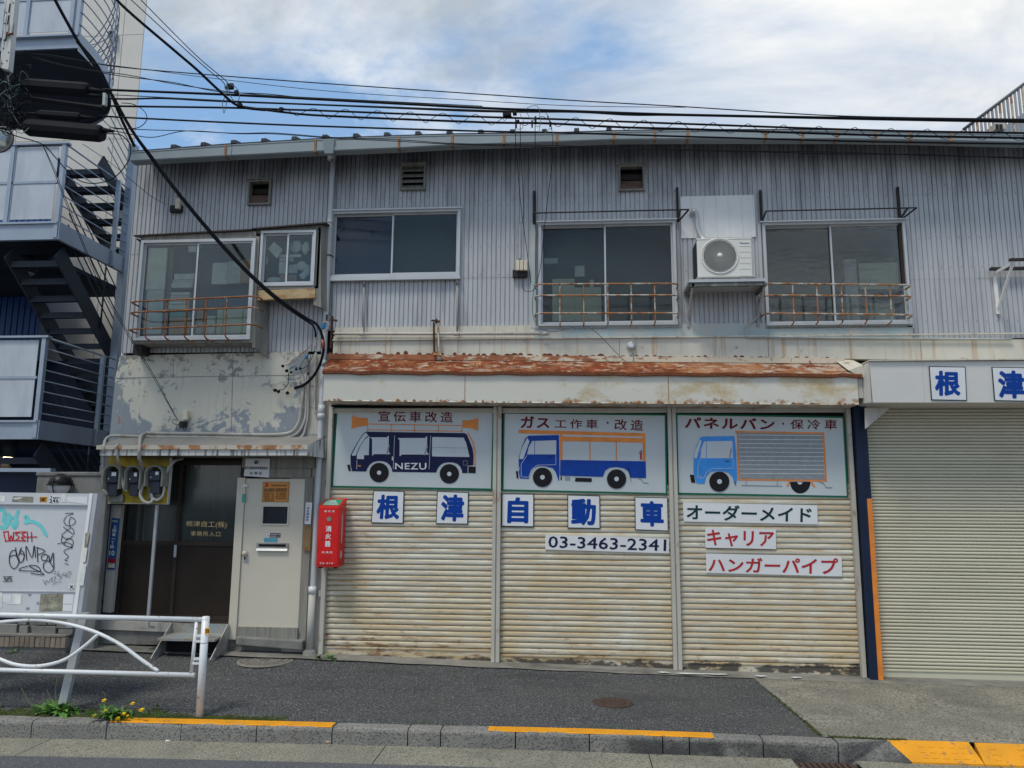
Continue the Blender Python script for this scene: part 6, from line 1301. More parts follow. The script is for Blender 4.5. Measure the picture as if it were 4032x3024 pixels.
# ================================================================ NEIGHBOURING BUILDING WITH OUTDOOR STAIRS
NX = at('P', 552, 285, 14.0).x
nb = thing('white_building', 'tall cream white panelled building behind the outdoor staircase', 'building', (NX-4, 17, -.2))
MB().hexa([(NX-9, 14.03, 17.5), (NX-.02, 14.03, 17.5), (NX-.02, 14.03, -.2), (NX-9, 14.03, -.2)], [(NX-12, 19, 17.5), (NX*19/14-.4, 19, 17.5), (NX*19/14-.4, 19, -.2), (NX-12, 19, -.2)]).build('core_wall', 'white_cladding', nb)
pw = 1.05; jx = ax('1', 860, 600, 14.0); x = jx
cols_ = [NX]; x = jx
while x > NX-9: cols_.append(x); x -= pw
zs_ = [-.2, 2.3, 4.6, 6.9, 9.2, 11.5, 13.8, 16.1, 17.6]
for a, b in zip(cols_[1:], cols_):
    for c, d in zip(zs_, zs_[1:]): Bx(a+.006, b-.006, 14.0, 14.028, c+.005, d-.005).build('wall_panel', 'white_cladding', nb)
lw = thing('navy_wall_block', 'dark navy ground floor wall behind the lowest stair landing', 'wall', (-9.5, 13, -.2))
Bx(-14, -6.4, 13.62, 13.9, -.2, 4.55).build('wall', 'navy_wall', lw)
bl = thing('blue_screen', 'deep blue ribbed metal screen seen through the stairs at far left', 'screen', (at('2', 150, 400, 13.3).x-.8, 13.3, .2))
t0 = at('2', 295, 300, 13.3).x
o_ = ribs(-14, t0, 4.4, 8.2, 13.3, .12, .02); o_.build('ribbed_sheet', 'blue_wall', bl)
Bx(-14, t0-.75, 12.6, 12.7, .2, 4.9).build('navy_shade_sheet', 'navy_wall', bl)  # flat dark navy stands in for the shaded area behind the stairs
SX, S0, S1 = -7.3, 10.0, 13.4
stt = thing('outdoor_staircase', 'blue grey steel outdoor staircase with perforated landings at the left of the photo', 'staircase', (SX-.8, 11.5, 0.1))
def sp(mb, n, m='stair_steel'): return mb.build(n, m, stt)
cxS = ax('1', 945, 1250, 11.62)
for (zb_, zt_, zr_) in ((2.76, 3.02, 4.18), (5.62, 5.88, 7.06)):
    sp(Bx(-12, SX, S0, S0+.06, zb_, zt_), 'landing_beam'); sp(Bx(-12, SX-.03, S0-.03, S0-.001, zt_-.03, zt_), 'beam_flange')
    sp(Bx(SX-.05, SX, S0+.061, S1, zb_+.0, zt_-.0), 'landing_beam')
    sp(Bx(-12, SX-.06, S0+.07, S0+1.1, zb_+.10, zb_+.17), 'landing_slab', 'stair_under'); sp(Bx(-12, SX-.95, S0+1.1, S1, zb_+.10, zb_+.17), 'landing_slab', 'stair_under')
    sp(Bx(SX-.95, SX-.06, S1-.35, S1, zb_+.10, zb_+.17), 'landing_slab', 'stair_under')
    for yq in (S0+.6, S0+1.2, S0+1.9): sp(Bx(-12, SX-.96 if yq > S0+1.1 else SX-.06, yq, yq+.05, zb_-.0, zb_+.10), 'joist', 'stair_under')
    for x in (SX-.05, ax('1', 75, 1300, S0)+.0, SX-1.52-.75): sp(Bx(x-.03, x+.03, S0-.015, S0+.05, zb_+.02 if x > SX-.2 else zt_+.001, zr_), 'railing_post')
    sp(Bx(-12, SX+.02, S0-.03, S0+.06, zr_+.001, zr_+.03), 'top_rail')
    xe = [SX-.11, SX-.81, SX-1.55, SX-2.3]
    for a, b in zip(xe[1:], xe):
        zm = (zt_+zr_)/2+.02
        for (c, d) in ((zt_+.05, zm-.02), (zm+.02, zr_-.03)): sp(Bx(a+.03, b-.03, S0+.01, S0+.018, c, d), 'perforated_panel', 'perforated')
        sp(Bx(a, b, S0, S0+.04, zm-.019, zm+.019), 'cross_bar'); sp(Bx(a, a+.029, S0+.0, S0+.04, zt_+.02, zr_-.001), 'panel_frame')
    n = 8
    for i in range(n):
        z = zt_+.10+(zr_-zt_-.10)*i/(n-1); sp(MB().tube([(SX-.02, S0+.03, z), (SX-.02, S1, z)], .014 if i == n-1 else .009, 6), 'rail_bar')
    for y in (S0+1.28, S0+2.5): sp(MB().beam((SX+.005, y, zb_-.0), (SX+.005, y, zr_), .05, .06), 'railing_post')
# flights run from each landing's front edge down to the back of the landing below
def flight(zt_, zb_, y0=S0+.2, y1=S1-.1, xl=SX-.88, xr=SX-.12, m='stair_tread', rails=True):
    for x in (xl, xr): sp(MB().beam((x, y0, zt_), (x, y1, zb_), .03, .26, (1, 0, 0)), 'stringer', m if x == xr else m)
    n = 13 if y1-y0 > 2.6 else 8
    for i in range(n):
        t = (i+.7)/n; y = y0+(y1-y0)*t; z = zt_+(zb_-zt_)*t+.0; sp(Bx(xl+.016, xr-.016, y-.13, y+.13, z-.02, z+.02).box(xl+.016, xr-.016, y-.13, y-.115, z-.07, z-.021), 'tread', m)
    if rails:
        for j in range(5): sp(MB().tube([(xr+.03, y0+.1, zt_+.28+j*.17), (xr+.03, y1, zb_+.28+j*.17)], .010, 5), 'rail_bar', 'stair_tread' if zt_ < 6 else 'stair_steel')
        for y in (.35, .75): yv = y0+(y1-y0)*y; zz = zt_+(zb_-zt_)*y; sp(MB().tube([(xr+.03, yv, zz), (xr+.03, yv, zz+1.0)], .014, 5), 'rail_post', 'stair_tread' if zt_ < 6 else 'stair_steel')
flight(5.50, 2.95); flight(7.25, 5.95, y0=S0+.95); flight(2.64, .1)
sp(Bx(cxS-.06, cxS+.06, 11.6, 11.72, .1, at('P', 520, 567, 11.6).z), 'stair_column', 'stair_steel')
# top landing, rounded at the back right
ZT0, ZT1 = 8.54, 8.79; nn = 16; ex, ey, ecx = 1.75, 2.35, SX-1.75
el = [(ecx+ex*math.cos(R(90*i/nn)), S0+.0+ey*math.sin(R(90*i/nn))) for i in range(nn+1)]
mb = MB(); pl_ = [(-12, S0)]+el+[(-12, S0+ey)]; m_ = len(pl_)
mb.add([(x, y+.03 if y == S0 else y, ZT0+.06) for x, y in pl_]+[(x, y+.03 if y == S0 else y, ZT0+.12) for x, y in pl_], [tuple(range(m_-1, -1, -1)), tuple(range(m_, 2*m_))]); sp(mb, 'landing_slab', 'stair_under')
sp(Bx(-12, SX, S0, S0+.029, ZT0+.05, ZT1+.0), 'landing_beam'); sp(Bx(-12, SX-.03, S0-.06, S0-.001, ZT0+.22, ZT1), 'beam_flange')
mb = MB()
for (x, y) in el: mb.v += [Vector((x, y, ZT0)), Vector((x, y, ZT1+.05))]
for i in range(nn): mb.f.append((2*i, 2*i+1, 2*i+3, 2*i+2)); mb.sm.append(True)
sp(mb, 'curved_beam')
for j in range(7): sp(MB().tube([(x, y, ZT1+.18+j*.2) for x, y in el], .010, 5), 'rail_bar')
for j in range(6): sp(MB().tube([(x-.03, y-.03, ZT1+1.9+.2*j-1.7*i/nn) for i, (x, y) in enumerate(el)], .010, 5), 'rail_bar')
for i in (5, 10, 15): sp(MB().tube([(el[i][0], el[i][1], ZT0), (el[i][0], el[i][1], ZT1+1.5)], .016, 6), 'rail_post')
for x in (SX-.04, SX-.14, SX-.85, SX-1.55): sp(Bx(x-.03, x+.03, S0-.015, S0+.05, ZT1+.001, ZT1+1.9), 'railing_post')
for a, b in ((SX-.82, SX-.17), (SX-1.52, SX-.88), (SX-2.2, SX-1.58)):
    for c, d in ((ZT1+.08, ZT1+.60), (ZT1+.66, ZT1+1.6)): sp(Bx(a, b, S0+.01, S0+.018, c, d), 'perforated_panel', 'perforated')
    sp(Bx(a, b, S0, S0+.04, ZT1+.605, ZT1+.655), 'cross_bar')
for (k, x, y, yy_, lit) in (('2', 195, 170, 10.9, 0), ('2', 68, 1395, 10.5, 1)):
    c = at(k, x, y, yy_); t = thing('down_light', 'lit round downlight under the lowest landing' if lit else 'unlit round metal downlight under the middle landing', 'lamp', c)
    r_, h_ = (.12, .30) if not lit else (.09, .22)
    MB().lathe(c, [(0, 0), (r_, 0), (r_, -h_), (r_*.94, -h_), (r_*.94, -h_+.03)], 18).build('housing', 'stair_tread', t); MB().lathe(c, [(r_*.9, -h_+.02), (r_*.6, -h_-.02), (0, -h_-.03)], 18).build('bulb', 'lamp_glow' if lit else 'perforated', t)
pc = at('1', 870, 1560, 12.2)
t = thing('potted_plant', 'small potted plant standing on the stairs behind the railing', 'plant', (pc.x, pc.y, pc.z-.1))
MB().lathe((pc.x, pc.y, pc.z-.1), [(.10, 0), (.14, .2), (.12, .2)], 12).build('pot', 'cream_plastic', t)
def leaves(mb, c, n, l0, l1, w, up_, seed, lobed=False):
    r3 = random.Random(seed)
    for i in range(n):
        a = r3.uniform(0, 2*math.pi); L_ = r3.uniform(l0, l1); e = r3.uniform(*up_); d = Vector((math.cos(a)*math.cos(e), math.sin(a)*math.cos(e), math.sin(e))); sd = Vector((-math.sin(a), math.cos(a), r3.uniform(-.4, .4))).normalized()
        k_ = 8 if lobed else 4; pr = []; pl2 = []
        for j in range(k_+1):
            t_ = j/k_; ww = w*L_*(math.sin(math.pi*min(.02+t_**.8, 1))+.08)*(1 if not lobed or j % 2 else .38)
            p = c+d*L_*t_+Vector((0, 0, -L_*.55*t_*t_*(1-e*.4))); pr.append(p+sd*ww); pl2.append(p-sd*ww)
        n0 = len(mb.v); mb.v += pr+pl2
        for j in range(k_): mb.f.append((n0+j, n0+j+1, n0+k_+2+j, n0+k_+1+j)); mb.sm.append(False)
mb = MB(); leaves(mb, Vector((pc.x, pc.y, pc.z+.1)), 40, .15, .34, .12, (.2, 1.3), 5); mb.build('foliage', 'leaf_light', t)
cc_ = at('1', 825, 262, 13.99); t = thing('security_camera', 'white dome security camera on the pale wall', 'camera', cc_)
MB().lathe(cc_, [(.11, .0), (.11, -.04), (.09, -.09), (.06, -.13)], 16, 'y').build('housing', 'white_paint', t); MB().lathe(cc_+Vector((.015, -.12, -.02)), [(.07, .02), (.06, -.02), (.03, -.05), (0, -.055)], 14, 'y').build('lens_dome', 'globe_cage', t)
# ================================================================ PIER, GLOBE LAMP, LOW WALLS
PYR = 8.98
pv = [at('3', *p, PYR) for p in ((288, 212), (812, 236), (740, 1440), (180, 1440))]
zt_ = (pv[0].z+pv[1].z)/2; px1 = (ax('3', 812, 460, PYR)+ax('3', 745, 1250, PYR))/2; px0 = pv[0].x-.0
t = thing('concrete_pier', 'rough stained concrete pier behind the graffiti board', 'pier', (px1-.5, PYR+.15, .1))
Bx(px0, px1, PYR, PYR+.10, .1, zt_-.03).build('pier_body', 'concrete', t, bevel=.012); Bx(px0-.01, px1+.01, PYR-.015, PYR+.115, zt_-.029, zt_+.02).build('coping', 'concrete', t, bevel=.01)
g = at('3', 465, 312, PYR-.13); r_ = .135
t = thing('globe_lamp', 'round wall lamp with black cage over white glass above the board', 'lamp', (g.x, g.y, g.z-r_))
MB().lathe(g, [(r_*.97*math.sin(math.pi*i/10), r_*.97*math.cos(math.pi*i/10)) for i in range(11)], 22).build('globe', 'globe_white', t)
MB().lathe(g, [(r_*1.02*math.sin(math.pi*i/10), r_*1.02*math.cos(math.pi*i/10)) for i in range(6)], 22).build('hood', 'globe_cage', t)
MB().lathe(g, [(r_*1.0, -.006), (r_*1.1, -.006), (r_*1.1, .012), (r_*1.0, .012)], 24).build('ring', 'globe_cage', t)
MB().tube([g+Vector((r_*1.05*math.sin(R(a)), 0, r_*1.05*math.cos(R(a)))) for a in range(60, 310, 15)], .006, 5).build('cage_bar', 'globe_cage', t); MB().tube([g+Vector((0, -r_*1.05*math.sin(R(a)), r_*1.05*math.cos(R(a)))) for a in range(60, 190, 15)], .006, 5).build('cage_bar', 'globe_cage', t)
Bx(g.x-.05, g.x+.05, g.y+.1, PYR-.001, g.z-.05, g.z+.05).build('wall_mount', 'globe_cage', t)
t = thing('metal_canopy_beam', 'pale blue horizontal steel beam over a dark opening at far left', 'beam', at('3', 190, 210, 9.6))
bb = rectpx('3', -200, 182, 388, 210, 9.6); Bx(bb[0], bb[1], 9.6, 9.7, bb[2], bb[3]).build('beam', 'stair_steel', t); Bx(bb[0], bb[1]+.02, 9.72, 9.8, .1, bb[2]-.02).build('dark_panel', 'navy_wall', t)
t = thing('gap_shade_sheet', 'black sheet painted as the shade in the narrow gap beside the pier', 'board', (px1+.1, 9.2, .2)); Bx(px1+.0, XL+.4, 9.33, 9.36, .2, 2.3).build('board', 'black_void', t)  # black sheet stands in for the shade inside the open gap
# low brick edging and blocks at the foot
zl0 = at('3', 200, 1500, 8.85)
t = thing('brick_edging', 'low row of small upright bricks at the pavement edge below the board', 'brick edging', (-6.3, 8.85, zl0.z-.05))
xa, xb = -7.6, ax('3', 512, 1500, 8.85); n = int((xb-xa)/.062)
be = Bx(xa, xb, 8.85, 8.98, .1, az('3', 300, 1490, 8.85)).build('backing', 'concrete', t)
z1_, z0_ = az('3', 300, 1478, 8.83), az('3', 300, 1560, 8.83); bme = None
for i in range(n):
    o = MB().box(-.028, .028, -.012, .05, 0, z1_-z0_).build('brick', 'brick_edge', t, bevel=.004) if bme is None else None
    if bme is None: bme = o; o.data.transform(Matrix.Translation(ORG[t.name])); 
    else: o = dup(bme)
    o.location = Vector((xa+.03+i*.0625, 8.835+random.uniform(-.003, .003), z0_+random.uniform(-.004, .004)))-ORG[t.name]
    o.rotation_euler = (0, random.uniform(-.02, .02), 0)
Bx(xa, xb, 8.82, 8.99, z1_+.002, z1_+.02).build('cap_tile', 'tile_grey', t)
t = thing('stone_blocks', 'grey stone wall blocks stacked behind the brick edging', 'stone blocks', (-6.3, 9.0, .2))
for (x0, y0, x1, y1) in ((140, 1350, 205, 1390), (145, 1392, 215, 1455), (240, 1340, 360, 1392), (245, 1395, 430, 1460), (363, 1360, 430, 1392), (432, 1378, 560, 1420), (445, 1422, 560, 1462), (-80, 1380, 130, 1460)): bpx('3', x0, y0, x1-4, y1-4, 8.93, .04).build('block', 'concrete', t, bevel=.006)
# ================================================================ GRAFFITI BOARD
GBY = 7.16
gb = thing('notice_board', 'white metal notice board covered in graffiti tags behind the guard rail', 'notice board', at('4', 390, 690, GBY))
MB().quadpx('3', [(-420, 458), (690, 466), (586, 1132), (-480, 1118)], GBY, .03).build('board_face', 'board_white', gb)
MB().quadpx('3', [(-420, 362), (692, 378), (686, 462), (-420, 450)], GBY-.012, .05).build('header_strip', 'board_white', gb); MB().quadpx('3', [(-420, 449), (690, 462), (689, 470), (-420, 457)], GBY-.020, .02).build('header_lip', 'galv_post', gb)
MB().quadpx('3', [(-480, 1122), (588, 1134), (560, 1306), (-520, 1290)], GBY-.002, .03).build('lower_panel', 'board_white', gb); MB().quadpx('3', [(-480, 1118), (588, 1130), (586, 1138), (-480, 1126)], GBY-.010, .02).build('panel_lip', 'galv_post', gb)
MB().quadpx('3', [(692, 376), (750, 379), (622, 1305), (558, 1303)], GBY-.028, .07).build('side_frame', 'galv_post', gb)
MB().quadpx('3', [(690, 376), (712, 377), (585, 1304), (556, 1303)], GBY-.036, .01).build('frame_lip', 'white_paint', gb)
MB().beam(at('3', 655, 1290, GBY-.0), at('4', 386, 700, GBY), .05, .075).build('leg', 'galv_post', gb)
MB().quadpx('4', [(440, 0), (512, 0), (484, 190), (412, 190)], GBY-.0, .06).build('leg_sleeve', 'galv_post', gb)
for q4, m_ in (([(102, 397), (256, 402), (252, 445), (90, 440)], 'board_grey'), ([(0, 395), (40, 396), (36, 440), (0, 440)], 'cloth_grey'), ([(510, 402), (668, 402), (670, 458), (512, 440)], 'sign_white'), ([(482, 380), (510, 384), (508, 445), (468, 446), (470, 400)], 'cloth_grey')):
    MB().poly('3', q4, GBY-.0145, .0015).build('sticker', m_, gb)
MB().poly('3', [(95, 412), (188, 408), (120, 425)], GBY-.0165, .0015).build('torn_paper', 'sign_white', gb)
MB().poly('3', [(303, 400), (362, 402), (358, 444), (302, 441)], GBY-.0145, .0015).build('orange_sticker', 'sticker_orange', gb); text('SUBKT', '3', [(307, 406), (358, 438)], GBY-.0165, 'marker_black', gb, .03)
MB().poly('3', [(380, 392), (462, 396), (455, 452), (376, 448)], GBY-.0142, .0012).build('white_sticker', 'paint_white', gb)
text('Team', '3', [(384, 396), (456, 416)], GBY-.0165, 'marker_black', gb, .01); text('246', '3', [(380, 418), (450, 447)], GBY-.0165, 'marker_black', gb, .02, 1.1)
for q4, m_ in (([(312, 1150), (486, 1146), (476, 1280), (298, 1285)], 'board_grey'), ([(22, 1150), (88, 1150), (84, 1210), (20, 1210)], 'sign_white'), ([(90, 1148), (166, 1148), (158, 1226), (40, 1228), (38, 1212), (88, 1212)], 'cloth_grey'), ([(-60, 1135), (20, 1135), (16, 1255), (-60, 1256)], 'cloth_grey'),
                ([(488, 1152), (566, 1154), (560, 1228), (482, 1222)], 'sign_white'), ([(486, 1230), (556, 1232), (552, 1282), (482, 1278)], 'sign_white'), ([(218, 1148), (240, 1148), (238, 1165), (216, 1164)], 'paint_grey'), ([(282, 1210), (300, 1210), (298, 1230), (280, 1230)], 'paint_grey'), ([(200, 1252), (226, 1252), (224, 1270), (198, 1270)], 'paint_grey'),
                ([(530, 1070), (572, 1072), (568, 1116), (526, 1112)], 'cloth_grey')):
    MB().poly('3', q4, GBY-.0045, .0015).build('sticker', m_, gb)
for q4, m_ in (([(655, 678), (688, 680), (668, 790), (648, 790)], 'board_grey'), ([(648, 792), (672, 795), (655, 905), (634, 903)], 'cloth_grey'), ([(622, 915), (665, 918), (640, 1085), (606, 1083)], 'cloth_grey')): MB().poly('3', q4, GBY-.0385, .0015).build('sticker', m_, gb)
def ribbon(k, pts, w, Y, name, m, parent, smooth=True, n=5):
    P2 = [Vector((a, b, 0)) for a, b in pts]; P2 = smoothpts(P2, n) if smooth else P2; mb = MB(); N_ = len(P2)
    for i, p in enumerate(P2):
        t_ = (P2[min(i+1, N_-1)]-P2[max(i-1, 0)]); t_ = t_.normalized() if t_.length > 0 else Vector((1, 0, 0)); nx = Vector((-t_.y, t_.x, 0))*w/2
        a, b = p+nx, p-nx; mb.v += [at(k, a.x, a.y, Y), at(k, b.x, b.y, Y)]
    for i in range(N_-1): mb.f.append((2*i, 2*i+1, 2*i+3, 2*i+2)); mb.sm.append(False)
    return mb.build(name, m, parent)
gy = GBY-.002
for i, (pts, w) in enumerate((([(-40, 500), (10, 500), (35, 520), (30, 590), (55, 610), (70, 560), (60, 530)], 30), ([(70, 560), (40, 640), (-30, 620)], 28), ([(80, 600), (110, 640), (130, 600), (125, 560), (135, 520), (150, 512)], 24), ([(60, 610), (90, 560), (115, 580), (105, 630)], 22),
              ([(185, 562), (200, 555), (210, 570), (190, 610)], 30), ([(190, 600), (250, 592), (310, 625), (350, 690)], 26), ([(352, 680), (360, 708)], 18))): ribbon('3', pts, w, gy-i*.0003, 'graffiti_stroke', 'spray_cyan', gb)
for i, pts in enumerate(([(22, 672), (66, 668)], [(28, 672), (34, 710), (46, 748)], [(62, 670), (70, 742), (84, 700), (98, 742), (104, 672)], [(150, 676), (118, 688), (146, 712), (112, 742)], [(196, 672), (168, 690), (190, 706), (165, 722), (198, 740)], [(208, 668), (212, 750)], [(240, 672), (244, 748)], [(36, 742), (120, 738), (200, 742)], [(160, 712), (285, 710)], [(110, 676), (200, 670)])): ribbon('3', pts, 8, gy-.0022-i*.0001, 'graffiti_stroke', 'spray_red', gb)
gom = [[(132, 850), (118, 815), (90, 820), (72, 860), (75, 920), (105, 955), (135, 930), (145, 880), (110, 850), (75, 865)], [(120, 790), (125, 850), (150, 905), (178, 890), (185, 840), (160, 815), (140, 860)], [(165, 790), (150, 830), (185, 850), (175, 895)], [(205, 892), (198, 800), (205, 788), (245, 870), (262, 775), (272, 870)], [(290, 905), (285, 800), (285, 792), (345, 820), (290, 848)],
       [(345, 840), (318, 860), (325, 888), (355, 888), (365, 855), (340, 842)], [(375, 850), (385, 900), (408, 832), (412, 920), (410, 960), (375, 985), (338, 960), (335, 915), (372, 895), (408, 945)], [(215, 935), (160, 950), (150, 968), (230, 972), (310, 972), (285, 935), (235, 928), (232, 940), (340, 1000), (235, 990)]]
for i, pts in enumerate(gom): ribbon('3', pts, 6.5, gy-.0034-i*.0001, 'graffiti_stroke', 'marker_black', gb)
tag_ = [[(500, 530), (562, 528), (520, 548)], [(512, 548), (490, 590), (520, 625), (570, 610), (575, 580), (545, 560), (530, 600), (540, 640)], [(485, 632), (565, 690), (550, 640), (490, 680), (475, 700), (520, 730), (560, 700)], [(480, 700), (470, 740), (500, 775), (550, 785), (560, 740), (520, 720), (490, 770)], [(440, 765), (500, 752), (550, 770), (550, 800)], [(550, 790), (490, 820), (525, 860), (500, 885), (505, 895), (520, 888)], [(496, 915), (528, 922)]]
for i, pts in enumerate(tag_): ribbon('3', pts, 5, gy-.0034-i*.0001, 'graffiti_stroke', 'marker_black', gb)
for i, pts in enumerate(([(330, 1040), (350, 1078), (355, 1045), (375, 1060), (385, 1030)], [(395, 1020), (400, 1055), (420, 1045), (425, 1015), (400, 1030)], [(430, 970), (415, 990), (440, 995), (448, 972)], [(470, 1000), (440, 1005), (475, 1020), (450, 1040)], [(495, 985), (480, 1005), (540, 1000), (535, 975), (500, 1010), (540, 1020)], [(405, 1080), (430, 1060), (470, 1055)])): ribbon('3', pts, 3, gy-.0044-i*.0001, 'graffiti_stroke', 'marker_black', gb)
for i, pts in enumerate(([(22, 1018), (95, 1015)], [(22, 1050), (95, 1050)], [(30, 1030), (90, 1035)], [(35, 1018), (45, 1050), (75, 1018), (88, 1050)])): ribbon('3', pts, 5, gy-.0044-i*.0001, 'graffiti_stroke', 'marker_black', gb)
for i, pts in enumerate(([(536, 1080), (562, 1108)], [(560, 1080), (538, 1106)])): ribbon('3', pts, 6, gy-.0048-i*.0001, 'graffiti_stroke', 'marker_black', gb)
# ================================================================ GUARD RAIL
RYp = 7.06
gr = thing('guard_rail', 'white tubular pavement guard rail with curved bars along the kerb', 'guard rail', (ax('4', 1235, 735, RYp), RYp, .01))
pb0, pb1 = at('4', 1236, 738, RYp), at('4', 1285, 130, RYp); xpost = (pb0.x+pb1.x)/2
def tubep(name, pts, r, m='rail_white', Y=RYp, n=8, sm=0, seg=10):
    P3 = [at('4', x, y, Y) for x, y in pts]; return MB().tube(smoothpts(P3, sm) if sm else P3, r, seg).build(name, m, gr)
ep = MB().tube([(xpost, RYp, pb0.z-.03), (xpost, RYp, pb1.z)], .034, 16).build('end_post', 'rail_white', gr); MB().lathe((xpost, RYp, pb1.z), [(.036, -.012), (.036, .003), (.028, .012), (0, .014)], 16).build('post_cap', 'rail_white', ep)
MB().tube([(xpost, RYp, pb1.z-.222), (xpost, RYp, pb1.z-.215)], .0352, 16).build('post_ring', 'galv_post', ep)
lx = at('4', -1500, 80, RYp).x; MB().tube([(lx+.3, RYp, -.1), (lx+.3, RYp, pb1.z+.0)], .034, 12).build('post', 'rail_white', gr)
tubep('top_rail', [(-1500, 72), (0, 112), (1258, 142)], .0225); tubep('bottom_rail', [(-1500, 410), (0, 455), (1212, 487)], .021)
tubep('inner_upright', [(1224, 155), (1190, 475)], .0165)
tubep('curved_bar', [(-500, 330), (-250, 200), (-60, 165), (150, 145), (300, 150), (450, 176), (600, 222), (750, 298), (880, 392), (985, 463)], .0165, sm=6); tubep('curved_bar', [(-420, 150), (-300, 230), (-150, 320), (0, 388), (110, 424), (250, 430), (400, 392), (520, 312), (612, 232)], .0165, sm=6)
for x, y in ((1244, 242), (1230, 275), (1228, 385), (1222, 412)): c = at('4', x, y, RYp-.0); MB().beam(c-Vector((.03, 0, 0)), c+Vector((.03, 0, 0)), .035, .02).build('clamp', 'rail_white', gr)
st_ = MB(); q4 = [(1276, 194), (1303, 194), (1301, 231), (1274, 231)]; c0 = [at('4', *p, RYp-.036) for p in q4]
MB().quadpx('4', q4, RYp-.0365, .006).build('orange_sticker', 'sticker_orange', ep); text('SUB', '4', [(1278, 200), (1300, 224)], RYp-.038, 'marker_black', ep, .03)
# ================================================================ WEEDS
def weed(k, x, y, Y, n, label, fl, seed, l=(.07, .17), stems=()):
    l = (l[0]*1.35, l[1]*1.3); fl = [(a, b_, r_*1.35) for a, b_, r_ in fl]
    c = at(k, x, y, Y); c.z = zg(c.x, Y) if Y > 7.02 else .015
    t = thing('dandelion', label, 'weed', c)
    for i in range(n):
        o_ = Vector((random.gauss(0, .075), random.gauss(0, .018), .012)); mb = MB(); leaves(mb, c+o_, 9, l[0], l[1], .15, (.15, 1.15), seed+i, True); mb.build('leaf_rosette', 'leaf' if i % 2 else 'leaf_light', t)
    for j, (fx_, fy_, r_) in enumerate(fl):
        f = at(k, fx_, fy_, Y-.05); mb = MB(); n_ = 18
        for q in range(3):
            for a in range(n_):
                an = 2*math.pi*(a+q*.5)/n_; r2 = r_*(1-.25*q); e = Vector((math.cos(an), math.sin(an)*.8-.25, .15+.25*q+math.sin(an)*.35)); s_ = Vector((-math.sin(an), math.cos(an), 0))*.16*r_
                n0 = len(mb.v); mb.v += [f-s_*.5, f+s_*.5, f+e*r2+s_, f+e*r2-s_]; mb.f.append((n0, n0+1, n0+2, n0+3)); mb.sm.append(False)
        mb.build('flower', 'petal', t); MB().tube(smoothpts([f, (f+c)/2+Vector((0, 0, .03)), c+Vector((random.uniform(-.03, .03), 0, .01))], 4), .0028, 5).build('stem', 'stem', t)
    for s_ in stems: MB().tube(smoothpts([at(k, *p, Y) for p in s_], 4), .0028, 5).build('stem', 'stem', t)
weed('4', 310, 700, 7.07, 7, 'tall flowerless dandelion clump at the foot of the board leg', (), 11, (.07, .17), stems=([(210, 690), (170, 640), (135, 570)], [(350, 700), (345, 600), (355, 500)], [(330, 690), (310, 620), (290, 580)], [(240, 700), (260, 640), (275, 600)]))
weed('4', 420, 690, 7.09, 3, 'small leafy weed just right of the board leg', (), 31, (.06, .12))
weed('4', 700, 765, 6.94, 7, 'dandelion with yellow flowers hanging over the kerb', ((650, 645, .017), (827, 664, .016), (883, 704, .019), (770, 730, .018), (738, 757, .018), (660, 706, .011), (795, 740, .011), (588, 738, .013)), 51, (.06, .14), stems=([(640, 700), (655, 620), (640, 590)], [(860, 700), (866, 660)]))
weed('4', 800, 712, 7.03, 4, 'leafy weed between the yellow flowers and the moss', (), 71, (.05, .11))
weed('13', 165, 1030, 8.97, 3, 'low green weed at the foot of the rusty shutter', (), 91, (.05, .11))
weed('4', 78, 290, 8.8, 1, 'tiny green weed growing at the brick edging', (), 95, (.03, .07))
# small litter on road
for (k, x, y, Y, m_, lb) in (('4', 1040, 908, 6.75, 'sign_white', 'tiny white paper scrap lying on the gutter concrete'), ('4', 2040, 915, 6.78, 'cardboard', 'tiny brown leaf lying by the kerb foot')):
    c = at(k, x, y, Y); MB().add([(c.x-.02, Y, c.z+.012), (c.x+.018, Y+.005, c.z+.016), (c.x+.022, Y+.02, c.z+.012), (c.x-.015, Y+.018, c.z+.02)], [(0, 1, 2, 3)]).build('litter', m_, None, lb, 'litter')
# ================================================================ UTILITY POLE AND OVERHEAD CABLES
PX_ = at('P', -120, 500, 7.3).x
up_ = thing('utility_pole', 'concrete utility pole with a white slotted steel arm at the left edge', 'utility pole', (PX_, 7.3, -.1))
MB().tube([(PX_, 7.3, -.1), (PX_, 7.3, 9.5)], .17, 20, r2=.13).build('pole', 'pole_concrete', up_)
q4 = [('1', 38, -90), ('1', 118, -90), ('1', 60, 505), ('1', 0, 490)]; fr4 = [at(*p, 7.2) for p in q4]
arm_ = MB().hexa(fr4, [p+Vector((0, .07, 0)) for p in fr4]).build('slotted_arm', 'canopy_white', up_)
for y in (55, 140, 260): MB().poly('1', [(72-y*.11+3, y-30), (80-y*.11+3, y-30), (73-y*.11, y+35), (65-y*.11, y+35)], 7.196, .003).build('slot', 'black_void', arm_)
for x, y in ((45, 90), (95, 20), (35, 170), (30, 290), (25, 350), (62, 380), (50, 440), (15, 460)): MB().lathe(at('1', x, y, 7.197), [(.008, -.001), (0, -.001)], 8, 'y').build('bolt_hole', 'black_void', arm_)
MB().tube([at('1', 55, 250, 7.19), at('1', 92, 245, 7.16)], .012, 8).build('bolt', 'rust', arm_)
D('mirror_glass', (.25, .27, .25), .1, .8); D('galv_dark', (.12, .12, .12), .6)
mc = at('a', 20, 1390, 7.9); t = thing('traffic_mirror', 'round convex mirror partly hidden at the left edge', 'mirror', mc)
